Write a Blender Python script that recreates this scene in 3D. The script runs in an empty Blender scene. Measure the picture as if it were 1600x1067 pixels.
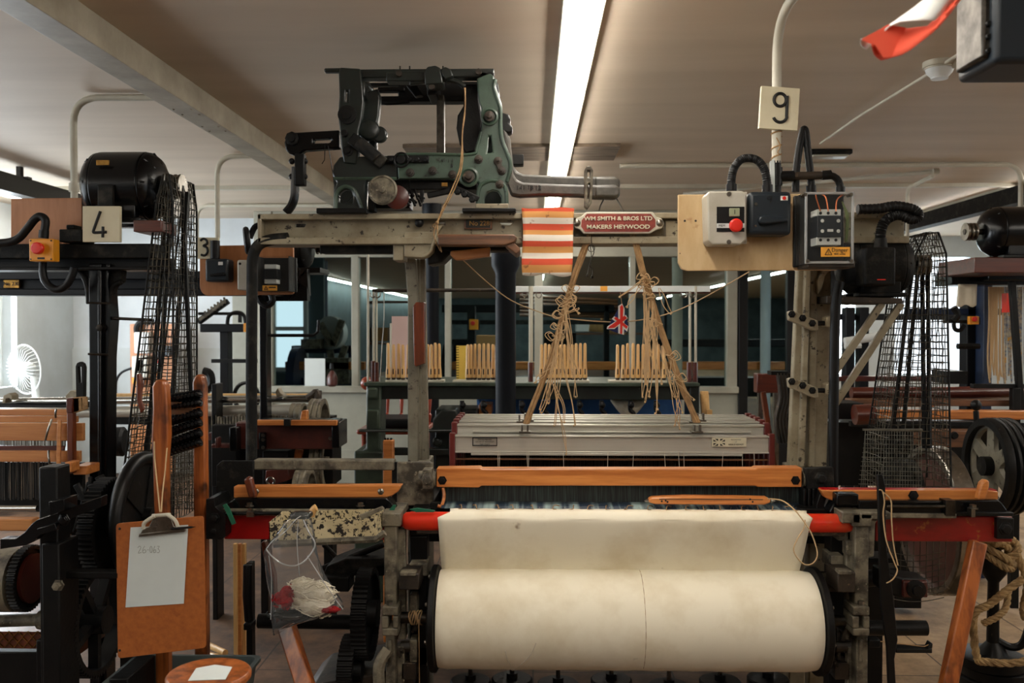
import bpy,bmesh,math,random
from mathutils import Vector,Matrix,Euler
V=Vector;PI=math.pi;RND=random.Random(11)
F=1400.;YAW=math.radians(1.35);PIT=math.radians(-1.04)
RC=Euler((PI/2+PIT,0,YAW)).to_matrix();CAM=V((0,0,1.5));CEIL=2.58
scn=bpy.context.scene;COL=scn.collection
def W(px,py,Y):                                   # point at depth Y seen at a place in the photograph
    d=RC@V(((px-800)/F,(533.5-py)/F,-1));return CAM+d*(Y/d.y)
def X(px,Y,py=520):return W(px,py,Y).x
def Z(py,Y,px=800):return W(px,py,Y).z
def PY(z,Y,px=800):                               # inverse of Z
    a,b=W(px,0,Y).z,W(px,1067,Y).z;return (z-a)/(b-a)*1067
def CP(px,py,h=1.06):                             # point on (just under) the ceiling
    d=RC@V(((px-800)/F,(533.5-py)/F,-1));return CAM+d*(h/d.z)
U=lambda Y:Y/F
def crom(p,n=6,closed=False):                     # smooth curve through points
    p=[V(q) for q in p];o=[];L=len(p)
    if L<3 and not closed:return p
    for i in range(L if closed else L-1):
        if closed:a,b,c,d=p[i-1],p[i],p[(i+1)%L],p[(i+2)%L]
        else:a,b,c,d=p[max(i-1,0)],p[i],p[i+1],p[min(i+2,L-1)]
        for k in range(n):
            t=k/n;o.append(.5*((2*b)+(c-a)*t+(2*a-5*b+4*c-d)*t*t+(3*b-a-3*c+d)*t**3))
    if not closed:o.append(p[-1])
    return o
def frame(ax):
    ax=V(ax).normalized();u=ax.cross(V((0,0,1)))
    if u.length<1e-3:u=V((1,0,0))
    u.normalize();return ax,u,ax.cross(u)
class MB:
    def __init__(s):s.bm=bmesh.new()
    def fc(s,vs):
        try:s.bm.faces.new(vs)
        except ValueError:pass
    def box(s,a,b):
        x=sorted((a[0],b[0]));y=sorted((a[1],b[1]));z=sorted((a[2],b[2]))
        v=[s.bm.verts.new((x[i],y[j],z[k])) for i in(0,1) for j in(0,1) for k in(0,1)]
        for f in((0,1,3,2),(4,6,7,5),(0,4,5,1),(2,3,7,6),(0,2,6,4),(1,5,7,3)):s.fc([v[i] for i in f])
        return s
    def bx(s,x0,y0,x1,y1,Y0,Y1):                  # front rectangle at depth Y0, running back to Y1
        a=W(x0,y0,Y0);b=W(x1,y1,Y0);return s.box((a.x,Y0,a.z),(b.x,Y1,b.z))
    def bar(s,p,q,w,h=None,up=None):              # rectangular bar between two points
        p,q=V(p),V(q);ax,u,v=frame(q-p)
        if up is not None:
            u=ax.cross(V(up)).normalized();v=u.cross(ax)
        h=h or w;vs=[[s.bm.verts.new(c+u*(i*w/2)+v*(j*h/2)) for i,j in((-1,-1),(1,-1),(1,1),(-1,1))] for c in(p,q)]
        for k in range(4):s.fc([vs[0][k],vs[0][(k+1)%4],vs[1][(k+1)%4],vs[1][k]])
        s.fc(vs[0][::-1]);s.fc(vs[1]);return s
    def poly3(s,outer,dv,holes=()):               # planar outline (3D points) extruded by vector
        dv=V(dv);ed=[];loops=[]
        for lp in [outer]+list(holes):
            vs=[s.bm.verts.new(p) for p in lp];loops.append(vs)
            for i in range(len(vs)):ed.append(s.bm.edges.new((vs[i],vs[(i+1)%len(vs)])))
        if holes:
            g=bmesh.ops.triangle_fill(s.bm,edges=ed,use_beauty=True);fs=[f for f in g['geom'] if isinstance(f,bmesh.types.BMFace)]
        else:fs=[s.bm.faces.new(loops[0])]
        mp={}
        for lp in loops:
            for v in lp:mp[v]=s.bm.verts.new(v.co+dv)
        for f in fs:s.fc([mp[v] for v in reversed(f.verts)])
        for lp in loops:
            for i in range(len(lp)):a,b=lp[i],lp[(i+1)%len(lp)];s.fc([a,b,mp[b],mp[a]])
        return s
    def poly(s,pts,Y0,Y1,holes=()):
        return s.poly3([W(x,y,Y0) for x,y in pts],(0,Y1-Y0,0),[[W(x,y,Y0) for x,y in h] for h in holes])
    def lathe(s,c,ax,prof,n=20,loop=False):                  # prof: (distance along the axis, radius)
        ax,u,v=frame(ax);c=V(c);rs=[]
        for t,r in prof:
            rs.append([s.bm.verts.new(c+ax*t+(u*math.cos(k*2*PI/n)+v*math.sin(k*2*PI/n))*max(r,1e-4)) for k in range(n)])
        for a,b in zip(rs,rs[1:]):
            for k in range(n):s.fc([a[k],a[(k+1)%n],b[(k+1)%n],b[k]])
        if loop:
            a,b=rs[-1],rs[0]
            for k in range(n):s.fc([a[k],a[(k+1)%n],b[(k+1)%n],b[k]])
            return s
        s.fc(rs[0][::-1]);s.fc(rs[-1]);return s
    def cyl(s,p,q,r,r2=None,n=14):
        p,q=V(p),V(q);return s.lathe(p,q-p,[(0,r),((q-p).length,r if r2 is None else r2)],n)
    def tube(s,pts,r,n=6,sm=0,closed=False,flat=1.):
        P=crom(pts,sm,closed) if sm else [V(p) for p in pts]
        if len(P)<2:return s
        L=len(P);rs=[];pu=None
        for i,p in enumerate(P):
            if closed:t=P[(i+1)%L]-P[i-1]
            else:t=P[min(i+1,L-1)]-P[max(i-1,0)]
            if t.length<1e-7:t=V((0,0,1))
            t.normalize()
            if pu is None:_,u,_=frame(t)
            else:
                u=pu-t*pu.dot(t)
                if u.length<1e-5:_,u,_=frame(t)
                u.normalize()
            pu=u;w=t.cross(u);rr=r(i/(L-1)) if callable(r) else r
            rs.append([s.bm.verts.new(p+(u*math.cos(k*2*PI/n)+w*math.sin(k*2*PI/n)*flat)*rr) for k in range(n)])
        for i in range(L if closed else L-1):
            a,b=rs[i],rs[(i+1)%L]
            for k in range(n):s.fc([a[k],a[(k+1)%n],b[(k+1)%n],b[k]])
        if not closed:s.fc(rs[0][::-1]);s.fc(rs[-1])
        return s
    def sph(s,c,r,n=12,sc=(1,1,1)):
        bmesh.ops.create_uvsphere(s.bm,u_segments=n,v_segments=max(6,n//2+2),radius=1,matrix=Matrix.Translation(V(c))@Matrix.Diagonal((r*sc[0],r*sc[1],r*sc[2],1)));return s
    def ring(s,c,ax,R,r,n=28,m=8):
        ax,u,v=frame(ax);return s.tube([V(c)+(u*math.cos(k*2*PI/n)+v*math.sin(k*2*PI/n))*R for k in range(n)],r,m,closed=True)
    def gear(s,c,ax,R,w,teeth,rim=.16,spokes=0,hub=.2,td=.05):   # toothed wheel with rim, web or spokes, hub
        ax,u,v=frame(ax);c=V(c)
        def P(a,r):return c-ax*(w/2)+(u*math.cos(a)+v*math.sin(a))*r
        if teeth:
            o=[]
            for k in range(teeth):
                a=2*PI*k/teeth;d=2*PI/teeth
                o+=[P(a,R*(1-td)),P(a+d*.25,R),P(a+d*.5,R),P(a+d*.75,R*(1-td))]
        else:o=[P(2*PI*k/40,R) for k in range(40)]
        ri=R*(1-rim)
        s.poly3(o,ax*w,[[P(2*PI*k/32,ri) for k in range(32)]])
        s.lathe(c-ax*w*.8,ax,[(0,R*hub*.8),(0.001,R*hub),(w*1.6,R*hub),(w*1.6+.001,R*hub*.5)],18)
        if spokes:
            for k in range(spokes):
                a=2*PI*k/spokes+.3;d=u*math.cos(a)+v*math.sin(a);s.bar(c+d*R*hub*.8,c+d*ri*1.01,R*.13,w*.6,up=ax)
        else:s.lathe(c-ax*w*.15,ax,[(0,R*hub*.9),(0.0005,ri*1.01),(w*.3,ri*1.01),(w*.3+.0005,R*hub*.9)],32)
        return s
    def sheet(s,g,th=.002):                       # grid of points -> cloth of a real thickness
        n,m=len(g),len(g[0]);vs=[[s.bm.verts.new(p) for p in r] for r in g];fs=[]
        for i in range(n-1):
            for j in range(m-1):fs.append(s.bm.faces.new([vs[i][j],vs[i][j+1],vs[i+1][j+1],vs[i+1][j]]))
        s.th=th;return s
    def build(s,name,m,parent=None,bev=0,kind=None,label=None,cat=None,group=None,solid=0,flat=False,seg=2):
        bmesh.ops.recalc_face_normals(s.bm,faces=s.bm.faces[:])
        me=bpy.data.meshes.new(name);s.bm.to_mesh(me);s.bm.free()
        if not flat:
            me.shade_smooth();me.set_sharp_from_angle(angle=math.radians(38))
        o=bpy.data.objects.new(name,me);COL.objects.link(o);me.materials.append(MT[m])
        if bev:
            b=o.modifiers.new('bevel','BEVEL');b.width=bev;b.segments=seg;b.limit_method='ANGLE';b.harden_normals=False
        if solid or hasattr(s,'th'):
            b=o.modifiers.new('solid','SOLIDIFY');b.thickness=solid or s.th;b.offset=0
        if parent:o.parent=parent
        if kind:o['kind']=kind
        if label:o['label']=label
        if cat:o['category']=cat
        if group:o['group']=group
        return o
def thing(name,label,cat,group=None):
    o=bpy.data.objects.new(name,None);COL.objects.link(o);o.empty_display_size=.1
    o['label']=label;o['category']=cat
    if group:o['group']=group
    return o
def dup(root,d,label=None,group=None):
    r=root.copy();COL.objects.link(r);r.location=root.location+V(d)
    if label:r['label']=label
    if group:r['group']=group
    for ch in root.children:
        c=ch.copy();COL.objects.link(c);c.parent=r
        for g in ch.children:
            h=g.copy();COL.objects.link(h);h.parent=c
    return r
def text(body,px,py,Y,h,m,parent,name='lettering',ext=.0006,sx=1.,rot=0.,th=0.):
    cu=bpy.data.curves.new(name,'FONT');cu.body=body;cu.size=h*U(Y)*1.38;cu.align_x='CENTER';cu.align_y='CENTER';cu.extrude=ext;cu.offset=th
    o=bpy.data.objects.new(name,cu);COL.objects.link(o);o.location=W(px,py,Y);o.rotation_euler=(PI/2,rot,0);o.scale=(sx,1,1)
    cu.materials.append(MT[m]);dg=bpy.context.evaluated_depsgraph_get();me=bpy.data.meshes.new_from_object(o.evaluated_get(dg));bpy.data.objects.remove(o);bpy.data.curves.remove(cu)
    n=bpy.data.objects.new(name,me);COL.objects.link(n);me.transform(Matrix.Translation(W(px,py,Y))@Euler((PI/2,rot,0)).to_matrix().to_4x4()@Matrix.Diagonal((sx,1,1,1)));n.parent=parent;return n
def bolt(b,c,ax=(0,-1,0),r=.012,h=.01):
    b.lathe(c,ax,[(0,r*1.5),(h*.25,r*1.5),(h*.26,r),(h,r),(h+.0008,r*.7)],6);return b
NOSPLIT=set('lettering print flag_print tick_marks pencil_writing warning_sign terminal_hole terminal_screw wound_string loose_ends lacing pins loose_thread raised_pattern wire_cage lower_cage fine_mesh_panel wire_grid knot coil folded_edge rod_comb dropper_bank lower_linkage inner_works grille ink_number shaft partition_frame'.split())
def split_loose(o):                               # separate pieces of one part become parts of their own
    me=o.data;n=len(me.vertices);par=list(range(n))
    def find(a):
        while par[a]!=a:par[a]=par[par[a]];a=par[a]
        return a
    for e in me.edges:
        a,c=find(e.vertices[0]),find(e.vertices[1])
        if a!=c:par[a]=c
    isl={}
    for i in range(n):isl.setdefault(find(i),[]).append(i)
    if not 2<=len(isl)<=60:return
    bb=[]
    for vs in isl.values():
        c=[me.vertices[i].co for i in vs];bb.append([V([min(p[k] for p in c)-.003 for k in range(3)]),V([max(p[k] for p in c)+.003 for k in range(3)]),set(vs)])
    ch=True
    while ch:
        ch=False
        for i in range(len(bb)):
            for j in range(i+1,len(bb)):
                if all(bb[i][0][k]<=bb[j][1][k] and bb[j][0][k]<=bb[i][1][k] for k in range(3)):
                    a=bb.pop(j);bb[i]=[V([min(bb[i][0][k],a[0][k]) for k in range(3)]),V([max(bb[i][1][k],a[1][k]) for k in range(3)]),bb[i][2]|a[2]];ch=True;break
            if ch:break
    if not 2<=len(bb)<=24:return
    for k,(_,_,vs) in enumerate(bb):
        m2=me.copy();b=bmesh.new();b.from_mesh(m2);b.verts.ensure_lookup_table();bmesh.ops.delete(b,geom=[v for v in b.verts if v.index not in vs],context='VERTS');b.to_mesh(m2);b.free()
        if k==0:first=m2
        else:
            c=o.copy();c.data=m2;COL.objects.link(c)
    o.data=first
def finalize():
    bpy.context.view_layer.update();done={}
    for o in [o for o in scn.objects if o.type=='MESH' and o.parent and not o.children and o.get('kind')!='stuff' and o.data.users==1]:
        if o.name.split('.')[0] not in NOSPLIT:split_loose(o)
    bpy.context.view_layer.update()
    for o in [o for o in scn.objects if o.parent is None and o.type in('EMPTY','MESH')]:
        pts=[]
        for c in [o]+list(o.children_recursive):
            if c.type in('MESH','FONT'):pts+=[c.matrix_world@V(q) for q in c.bound_box]
        if not pts:continue
        base=V(((min(p.x for p in pts)+max(p.x for p in pts))/2,(min(p.y for p in pts)+max(p.y for p in pts))/2,min(p.z for p in pts)))
        if o.type=='EMPTY':d=base-o.location;o.location=base
        else:
            if o.data not in done:
                d=base-o.location;done[o.data]=d;o.data.transform(Matrix.Translation(-d))
            d=done[o.data];o.location=o.location+d
        for c in o.children:c.location=c.location-d
# ---------------------------------------------------------------- materials
MT={}
def C(r,g,b):
    f=lambda c:(c/255/12.92 if c/255<=.04045 else ((c/255+.055)/1.055)**2.4);return (f(r),f(g),f(b),1)
def M(name,c1,rough=.5,metal=0,c2=None,vs=6,vr=(.4,.65),chip=None,cs=40,ct=(.6,.66),bump=0,bs=80,st=(1,1,1),coat=0,rv=0,spec=.5):
    m=bpy.data.materials.new(name);m.use_nodes=True;nt=m.node_tree;N=nt.nodes;L=nt.links;b=N['Principled BSDF'];MT[name]=m
    b.inputs['Base Color'].default_value=c1;b.inputs['Roughness'].default_value=rough;b.inputs['Metallic'].default_value=metal;b.inputs['Coat Weight'].default_value=coat;b.inputs['Coat Roughness'].default_value=.15;b.inputs['Specular IOR Level'].default_value=spec
    if not(c2 or chip or bump):return m
    tc=N.new('ShaderNodeTexCoord');mp=N.new('ShaderNodeMapping');mp.inputs['Scale'].default_value=st;L.new(tc.outputs['Object'],mp.inputs[0])
    def noise(sc,det=6,v=None):
        n=N.new('ShaderNodeTexNoise');n.inputs['Scale'].default_value=sc;n.inputs['Detail'].default_value=det;n.inputs['Roughness'].default_value=.62;L.new(v or mp.outputs[0],n.inputs['Vector']);return n.outputs['Fac']
    def ramp(fac,a,c):
        r=N.new('ShaderNodeMapRange');r.inputs[1].default_value=a;r.inputs[2].default_value=c;L.new(fac,r.inputs[0]);return r.outputs[0]
    def mix(fac,a,c):
        x=N.new('ShaderNodeMix');x.data_type='RGBA';L.new(fac,x.inputs[0])
        for k,q in((6,a),(7,c)):
            if isinstance(q,tuple):x.inputs[k].default_value=q
            else:L.new(q,x.inputs[k])
        return x.outputs[2]
    col=c1
    if c2:col=mix(ramp(noise(vs),*vr),col,c2)
    if chip:
        f=ramp(noise(cs,3,tc.outputs['Object']),*ct);col=mix(f,col,chip)
    if not isinstance(col,tuple):L.new(col,b.inputs['Base Color'])
    if rv:
        r=N.new('ShaderNodeMapRange');r.inputs[3].default_value=rough-rv;r.inputs[4].default_value=rough+rv;L.new(noise(vs*2),r.inputs[0]);L.new(r.outputs[0],b.inputs['Roughness'])
    if bump:
        bp=N.new('ShaderNodeBump');bp.inputs['Strength'].default_value=bump;bp.inputs['Distance'].default_value=.004;L.new(noise(bs),bp.inputs['Height']);L.new(bp.outputs[0],b.inputs['Normal'])
    return m
def EM(name,col,s):
    m=bpy.data.materials.new(name);m.use_nodes=True;N=m.node_tree.nodes;N.clear();e=N.new('ShaderNodeEmission');e.inputs[0].default_value=col;e.inputs[1].default_value=s;o=N.new('ShaderNodeOutputMaterial');m.node_tree.links.new(e.outputs[0],o.inputs[0]);MT[name]=m
def GL(name,tint,refl,rough=.02,frost=0.):        # thin clear pane: see-through plus a mirror share
    m=bpy.data.materials.new(name);m.use_nodes=True;N=m.node_tree.nodes;L=m.node_tree.links;N.clear()
    t=N.new('ShaderNodeBsdfTransparent');t.inputs[0].default_value=tint;g=N.new('ShaderNodeBsdfGlossy');g.inputs['Roughness'].default_value=rough
    fr=N.new('ShaderNodeLayerWeight');fr.inputs[0].default_value=refl;x=N.new('ShaderNodeMixShader');o=N.new('ShaderNodeOutputMaterial')
    L.new(fr.outputs['Fresnel'],x.inputs[0]);L.new(t.outputs[0],x.inputs[1]);L.new(g.outputs[0],x.inputs[2]);out=x.outputs[0]
    if frost:
        d=N.new('ShaderNodeBsdfDiffuse');d.inputs[0].default_value=(.8,.82,.82,1);y=N.new('ShaderNodeMixShader');y.inputs[0].default_value=frost;L.new(out,y.inputs[1]);L.new(d.outputs[0],y.inputs[2]);out=y.outputs[0]
    L.new(out,o.inputs[0]);MT[name]=m
M('iron_black',C(11,12,13),.4,0,C(22,22,21),9,chip=C(58,54,46),cs=55,ct=(.66,.74),bump=.15,rv=.12,spec=.25)
M('iron_gloss',C(7,8,10),.24,0,C(12,13,15),7,bump=.12,bs=40,spec=.35)
M('iron_dusty',C(17,17,16),.6,0,C(62,58,50),16,(.5,.75),bump=.4,bs=120,spec=.2)
M('iron_grey',C(124,120,104),.55,0,C(98,92,78),9,(.4,.7),chip=C(44,38,30),cs=34,ct=(.6,.7),bump=.25,rv=.1)
M('iron_khaki',C(150,141,118),.48,0,C(108,92,66),7,(.42,.72),chip=C(46,36,24),cs=38,ct=(.62,.7),bump=.22)
M('iron_worn',C(120,112,94),.55,0,C(58,52,42),18,(.42,.62),chip=C(140,132,112),cs=60,ct=(.62,.7),bump=.4,bs=60)
M('iron_brown',C(60,50,40),.5,.2,C(30,26,22),14,chip=C(112,92,70),cs=40,ct=(.63,.72),bump=.3)
M('oil_black',C(6,6,6),.45,0,C(15,13,12),16,bump=.2,spec=.25)
M('iron_arm',C(74,70,62),.5,0,C(48,45,40),14,bump=.3);M('green',C(64,84,70),.42,0,C(40,54,45),7,(.4,.68),chip=C(24,24,20),cs=30,ct=(.62,.7),bump=.15,coat=.2)
M('green_dark',C(24,33,29),.38,0,C(14,18,17),8,chip=C(62,66,56),cs=42,ct=(.68,.76),bump=.15,coat=.2)
M('green_bench',C(58,70,56),.45,0,C(38,46,38),8,chip=C(96,98,84),cs=30,ct=(.66,.74),bump=.1)
M('navy',C(9,13,20),.5,0,C(6,9,14),6,bump=.06,spec=.25)
M('blue_frame',C(22,42,74),.45,0,C(16,28,50),6)
M('steel',C(150,146,138),.3,1,C(108,102,92),14,(.4,.7),rv=.1)
M('steel_dark',C(84,80,74),.36,1,C(48,44,40),16,rv=.1)
M('alu',C(196,192,180),.36,.35,C(176,172,160),7,(.3,.8),st=(.15,1,6),rv=.06)
M('chrome',C(205,208,206),.14,1)
M('brass',C(164,124,62),.35,.9,C(98,70,34),20)
def wood(n,a,b,st,rough=.38,chip=None,coat=.25):M(n,a,rough,0,b,7,(.36,.68),chip=chip,cs=22,ct=(.66,.8),bump=.06,bs=30,st=st,coat=coat)
OR=C(208,134,68);OR2=C(166,92,38)
wood('wood_x',OR,OR2,(.5,8,8));M('wood_z',C(176,98,44),.36,0,C(112,54,22),6,(.4,.62),chip=C(44,22,12),cs=9,ct=(.56,.74),bump=.08,bs=30,st=(5,5,.5),coat=.25)
wood('wood_dark',C(112,50,22),C(66,30,14),(6,6,.6),.35,C(30,16,10));wood('wood_loom',C(200,138,82),C(172,108,58),(.4,8,8))
wood('wood_pale',C(226,184,122),C(204,156,94),(8,8,.6),.45);wood('wood_old',C(120,78,48),C(66,44,30),(.6,7,7),.45,C(40,28,20))
wood('ply',C(206,178,134),C(192,160,114),(3,3,1),.5,C(170,128,84),.05);wood('ply_orange',C(180,120,74),C(164,104,60),(5,5,.8),.5,None,.1)
wood('hardboard',C(176,100,42),C(156,84,34),(9,9,9),.5,C(130,66,24),.15);wood('wood_mahog',C(92,36,20),C(60,22,14),(.5,7,7),.32,C(120,60,30),.4)
M('red_dark',C(156,22,18),.35,0,C(116,16,14),8,chip=C(150,84,34),cs=26,ct=(.64,.7),coat=.3,st=(.4,1,1))
M('red_bright',C(176,14,16),.35,0,C(140,12,14),7,(.4,.8),coat=.3);M('red_handle',C(214,44,20),.32,0,C(190,80,36),6,(.5,.75),coat=.3)
M('patch',C(128,112,94),.8,0,C(88,76,62),6,(.4,.65),st=(.6,3,1));M('red_stave',C(92,28,22),.4);M('plate_red',C(142,52,40),.5,0,C(112,36,28),30);M('rust_red',C(78,28,18),.4,0,C(54,18,12),9,coat=.3)
M('canvas',C(236,228,206),.75,0,C(206,190,156),4,(.45,.8),chip=C(120,94,62),cs=11,ct=(.72,.8),bump=.12,bs=400)
M('cord',C(168,134,92),.85,0,C(134,104,70),30,bump=.4,bs=300);M('rope',C(176,146,100),.9,0,C(120,94,60),22,bump=.6,bs=200)
M('cord_pale',C(184,154,114),.85);M('thread',C(206,196,176),.8)
M('paint_white',C(196,192,176),.5,0,C(182,176,158),5,bump=.05);M('sign_white',C(214,206,178),.45,0,C(200,190,160),4)
M('wall_white',C(196,203,205),.7,0,C(184,190,190),2);M('wall_grey',C(150,150,142),.6,0,C(140,140,132),2);M('panel_grey',C(150,150,137),.5,0,C(138,138,126),3);M('beam_paint',C(166,157,138),.5,0,C(140,130,112),4);M('frame_paint',C(158,156,142),.5,0,C(146,144,130),4)
M('wall_teal',C(84,100,104),.7,0,C(66,80,84),2);M('wall_dim',C(92,80,66),.8,0,C(74,64,52),2);M('wall_pale',C(206,212,216),.7,0,C(192,198,202),2);M('plastic_grey',C(186,182,170),.4,0,C(172,166,150),8,chip=C(140,110,80),cs=30,ct=(.72,.8))
M('plastic_navy',C(22,32,40),.42);M('plastic_black',C(10,10,11),.45,spec=.3);M('plastic_white',C(212,216,214),.4);M('rubber',C(12,12,13),.5,bump=.1,spec=.3)
M('yellow',C(226,150,34),.4);M('red_button',C(222,42,28),.35);M('label_orange',C(236,166,58),.5);M('ink',C(12,11,10),.6);M('ink_soft',C(120,122,112),.7)
M('paper',C(214,222,220),.8,0,C(206,213,211),3);M('lcd',C(150,156,126),.3)
M('crate_grey',C(84,94,92),.45);M('copper',C(196,106,62),.4,.6);M('wire_green',C(90,104,50),.5)
M('tray',C(206,192,154),.5,0,C(180,164,126),8,chip=C(28,22,18),cs=75,ct=(.52,.56),bump=.2);M('blue_cloth',C(64,116,184),.85,0,C(46,92,156),6);M('rule_yellow',C(232,204,96),.5)
M('pink',C(200,172,166),.6);M('flag_red',C(236,92,66),.8);M('flag_white',C(226,226,222),.8);M('flag_blue',C(24,34,86),.8)
M('yarn_white',C(232,226,208),.95,0,C(212,202,176),30,bump=.8,bs=120);M('yarn_red',C(170,16,24),.95,0,C(120,8,14),40,bump=.8,bs=120)
M('green_tape',C(30,96,72),.4);M('cardboard',C(168,120,70),.7);M('roof_dark',C(46,42,38),.9)
M('wire_mesh',C(96,90,76),.45,.5,C(34,31,26),20,(.35,.6));M('wire_light',C(132,130,118),.4,.7,C(86,84,74),20)
EM('lamp_light',(1,.93,.83,1),30);EM('sky_light',(.86,.94,1,1),1.35)
GL('glass',(.66,.76,.77,1),.10);GL('clear_plastic',(.95,.95,.94,1),.05,.06,.012);GL('bag_edge',(.97,.97,.97,1),.5,.12,.35);GL('bag_plastic',(.985,.985,.985,1),.16,.09,.03)
# ---------------------------------------------------------------- the room
def S(o):o['kind']='structure';return o
def special():
    m=bpy.data.materials.new('ceiling_paint');m.use_nodes=True;nt=m.node_tree;N=nt.nodes;L=nt.links;b=N['Principled BSDF'];MT['ceiling']=m
    tc=N.new('ShaderNodeTexCoord');mp=N.new('ShaderNodeMapping');mp.inputs['Scale'].default_value=(.35,2.2,1);L.new(tc.outputs['Object'],mp.inputs[0])
    n=N.new('ShaderNodeTexNoise');n.inputs['Scale'].default_value=1.7;n.inputs['Detail'].default_value=8;L.new(mp.outputs[0],n.inputs['Vector'])
    r=N.new('ShaderNodeValToRGB');r.color_ramp.elements[0].position=.3;r.color_ramp.elements[0].color=C(196,180,160);r.color_ramp.elements[1].position=.7;r.color_ramp.elements[1].color=C(212,196,176);L.new(n.outputs['Fac'],r.inputs[0])
    # a dark soft-edged patch above the machine
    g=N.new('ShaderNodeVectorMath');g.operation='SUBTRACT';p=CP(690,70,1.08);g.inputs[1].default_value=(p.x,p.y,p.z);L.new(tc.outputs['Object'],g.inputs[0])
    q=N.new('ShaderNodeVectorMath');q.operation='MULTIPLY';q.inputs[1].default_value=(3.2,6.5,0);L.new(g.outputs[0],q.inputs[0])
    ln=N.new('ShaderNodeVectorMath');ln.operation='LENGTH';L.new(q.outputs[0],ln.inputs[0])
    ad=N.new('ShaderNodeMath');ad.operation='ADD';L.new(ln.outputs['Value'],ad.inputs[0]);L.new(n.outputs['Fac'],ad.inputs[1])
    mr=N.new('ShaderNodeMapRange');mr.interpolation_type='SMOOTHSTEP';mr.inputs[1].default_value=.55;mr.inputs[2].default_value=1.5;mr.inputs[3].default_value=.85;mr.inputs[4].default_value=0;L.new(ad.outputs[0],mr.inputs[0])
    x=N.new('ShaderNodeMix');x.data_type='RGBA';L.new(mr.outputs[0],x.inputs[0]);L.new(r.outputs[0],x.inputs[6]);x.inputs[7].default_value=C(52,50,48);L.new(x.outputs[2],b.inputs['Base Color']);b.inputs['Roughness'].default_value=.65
    m=bpy.data.materials.new('floor_boards');m.use_nodes=True;nt=m.node_tree;N=nt.nodes;L=nt.links;b=N['Principled BSDF'];MT['floor']=m
    tc=N.new('ShaderNodeTexCoord');n=N.new('ShaderNodeTexNoise');n.inputs['Scale'].default_value=5;n.inputs['Detail'].default_value=10;n.inputs['Roughness'].default_value=.7;L.new(tc.outputs['Object'],n.inputs['Vector'])
    r=N.new('ShaderNodeValToRGB');e=r.color_ramp.elements;e[0].position=.36;e[0].color=C(56,38,26);e[1].position=.68;e[1].color=C(116,84,58);L.new(n.outputs['Fac'],r.inputs[0])
    r2=N.new('ShaderNodeValToRGB');e=r2.color_ramp.elements;e[0].position=.36;e[0].color=C(112,88,62);e[1].position=.66;e[1].color=C(164,136,102);L.new(n.outputs['Fac'],r2.inputs[0])
    sp=N.new('ShaderNodeSeparateXYZ');L.new(tc.outputs['Object'],sp.inputs[0]);wb=N.new('ShaderNodeMath');wb.inputs[1].default_value=.5;wb.operation='MULTIPLY_ADD';L.new(n.outputs['Fac'],wb.inputs[0]);L.new(sp.outputs['X'],wb.inputs[2]);fm=N.new('ShaderNodeMapRange');fm.inputs[1].default_value=.7;fm.inputs[2].default_value=.85;L.new(wb.outputs[0],fm.inputs[0])
    xm=N.new('ShaderNodeMix');xm.data_type='RGBA';L.new(fm.outputs[0],xm.inputs[0]);L.new(r.outputs[0],xm.inputs[6]);L.new(r2.outputs[0],xm.inputs[7])
    br=N.new('ShaderNodeTexBrick');br.inputs['Color1'].default_value=(1,1,1,1);br.inputs['Color2'].default_value=(.86,.86,.86,1);br.inputs['Mortar'].default_value=(.2,.18,.16,1);br.inputs['Scale'].default_value=1;br.inputs['Mortar Size'].default_value=.004;br.inputs['Brick Width'].default_value=3.2;br.inputs['Row Height'].default_value=.6
    mp=N.new('ShaderNodeMapping');mp.inputs['Rotation'].default_value=(0,0,PI/2);L.new(tc.outputs['Object'],mp.inputs[0]);L.new(mp.outputs[0],br.inputs['Vector'])
    x=N.new('ShaderNodeMix');x.data_type='RGBA';x.blend_type='MULTIPLY';x.inputs[0].default_value=1;L.new(xm.outputs[2],x.inputs[6]);L.new(br.outputs[0],x.inputs[7]);L.new(x.outputs[2],b.inputs['Base Color']);b.inputs['Roughness'].default_value=.7
    # striped towel: colour bands along the drop
    m=bpy.data.materials.new('striped_towel');m.use_nodes=True;nt=m.node_tree;N=nt.nodes;L=nt.links;b=N['Principled BSDF'];MT['towel']=m
    tc=N.new('ShaderNodeTexCoord');s=N.new('ShaderNodeSeparateXYZ');L.new(tc.outputs['Generated'],s.inputs[0]);r=N.new('ShaderNodeValToRGB');r.color_ramp.interpolation='CONSTANT'
    a,o,w=C(206,82,54),C(210,150,86),C(226,218,204);ys=[(0,w),(.06,o),(.17,a),(.26,w),(.34,o),(.43,a),(.51,w),(.60,o),(.665,a),(.755,w),(.84,o),(.93,a)]
    e=r.color_ramp.elements
    while len(e)<len(ys):e.new(.5)
    for i,(t,c) in enumerate(ys):e[i].position=t;e[i].color=c
    L.new(s.outputs['Z'],r.inputs[0]);n=N.new('ShaderNodeTexNoise');n.inputs['Scale'].default_value=38;n.inputs['Detail'].default_value=4;L.new(tc.outputs['Object'],n.inputs['Vector'])
    mr=N.new('ShaderNodeMapRange');mr.inputs[1].default_value=.64;mr.inputs[2].default_value=.72;L.new(n.outputs['Fac'],mr.inputs[0]);x=N.new('ShaderNodeMix');x.data_type='RGBA';L.new(mr.outputs[0],x.inputs[0]);L.new(r.outputs[0],x.inputs[6]);x.inputs[7].default_value=C(150,100,60);L.new(x.outputs[2],b.inputs['Base Color']);b.inputs['Roughness'].default_value=.9
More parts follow.
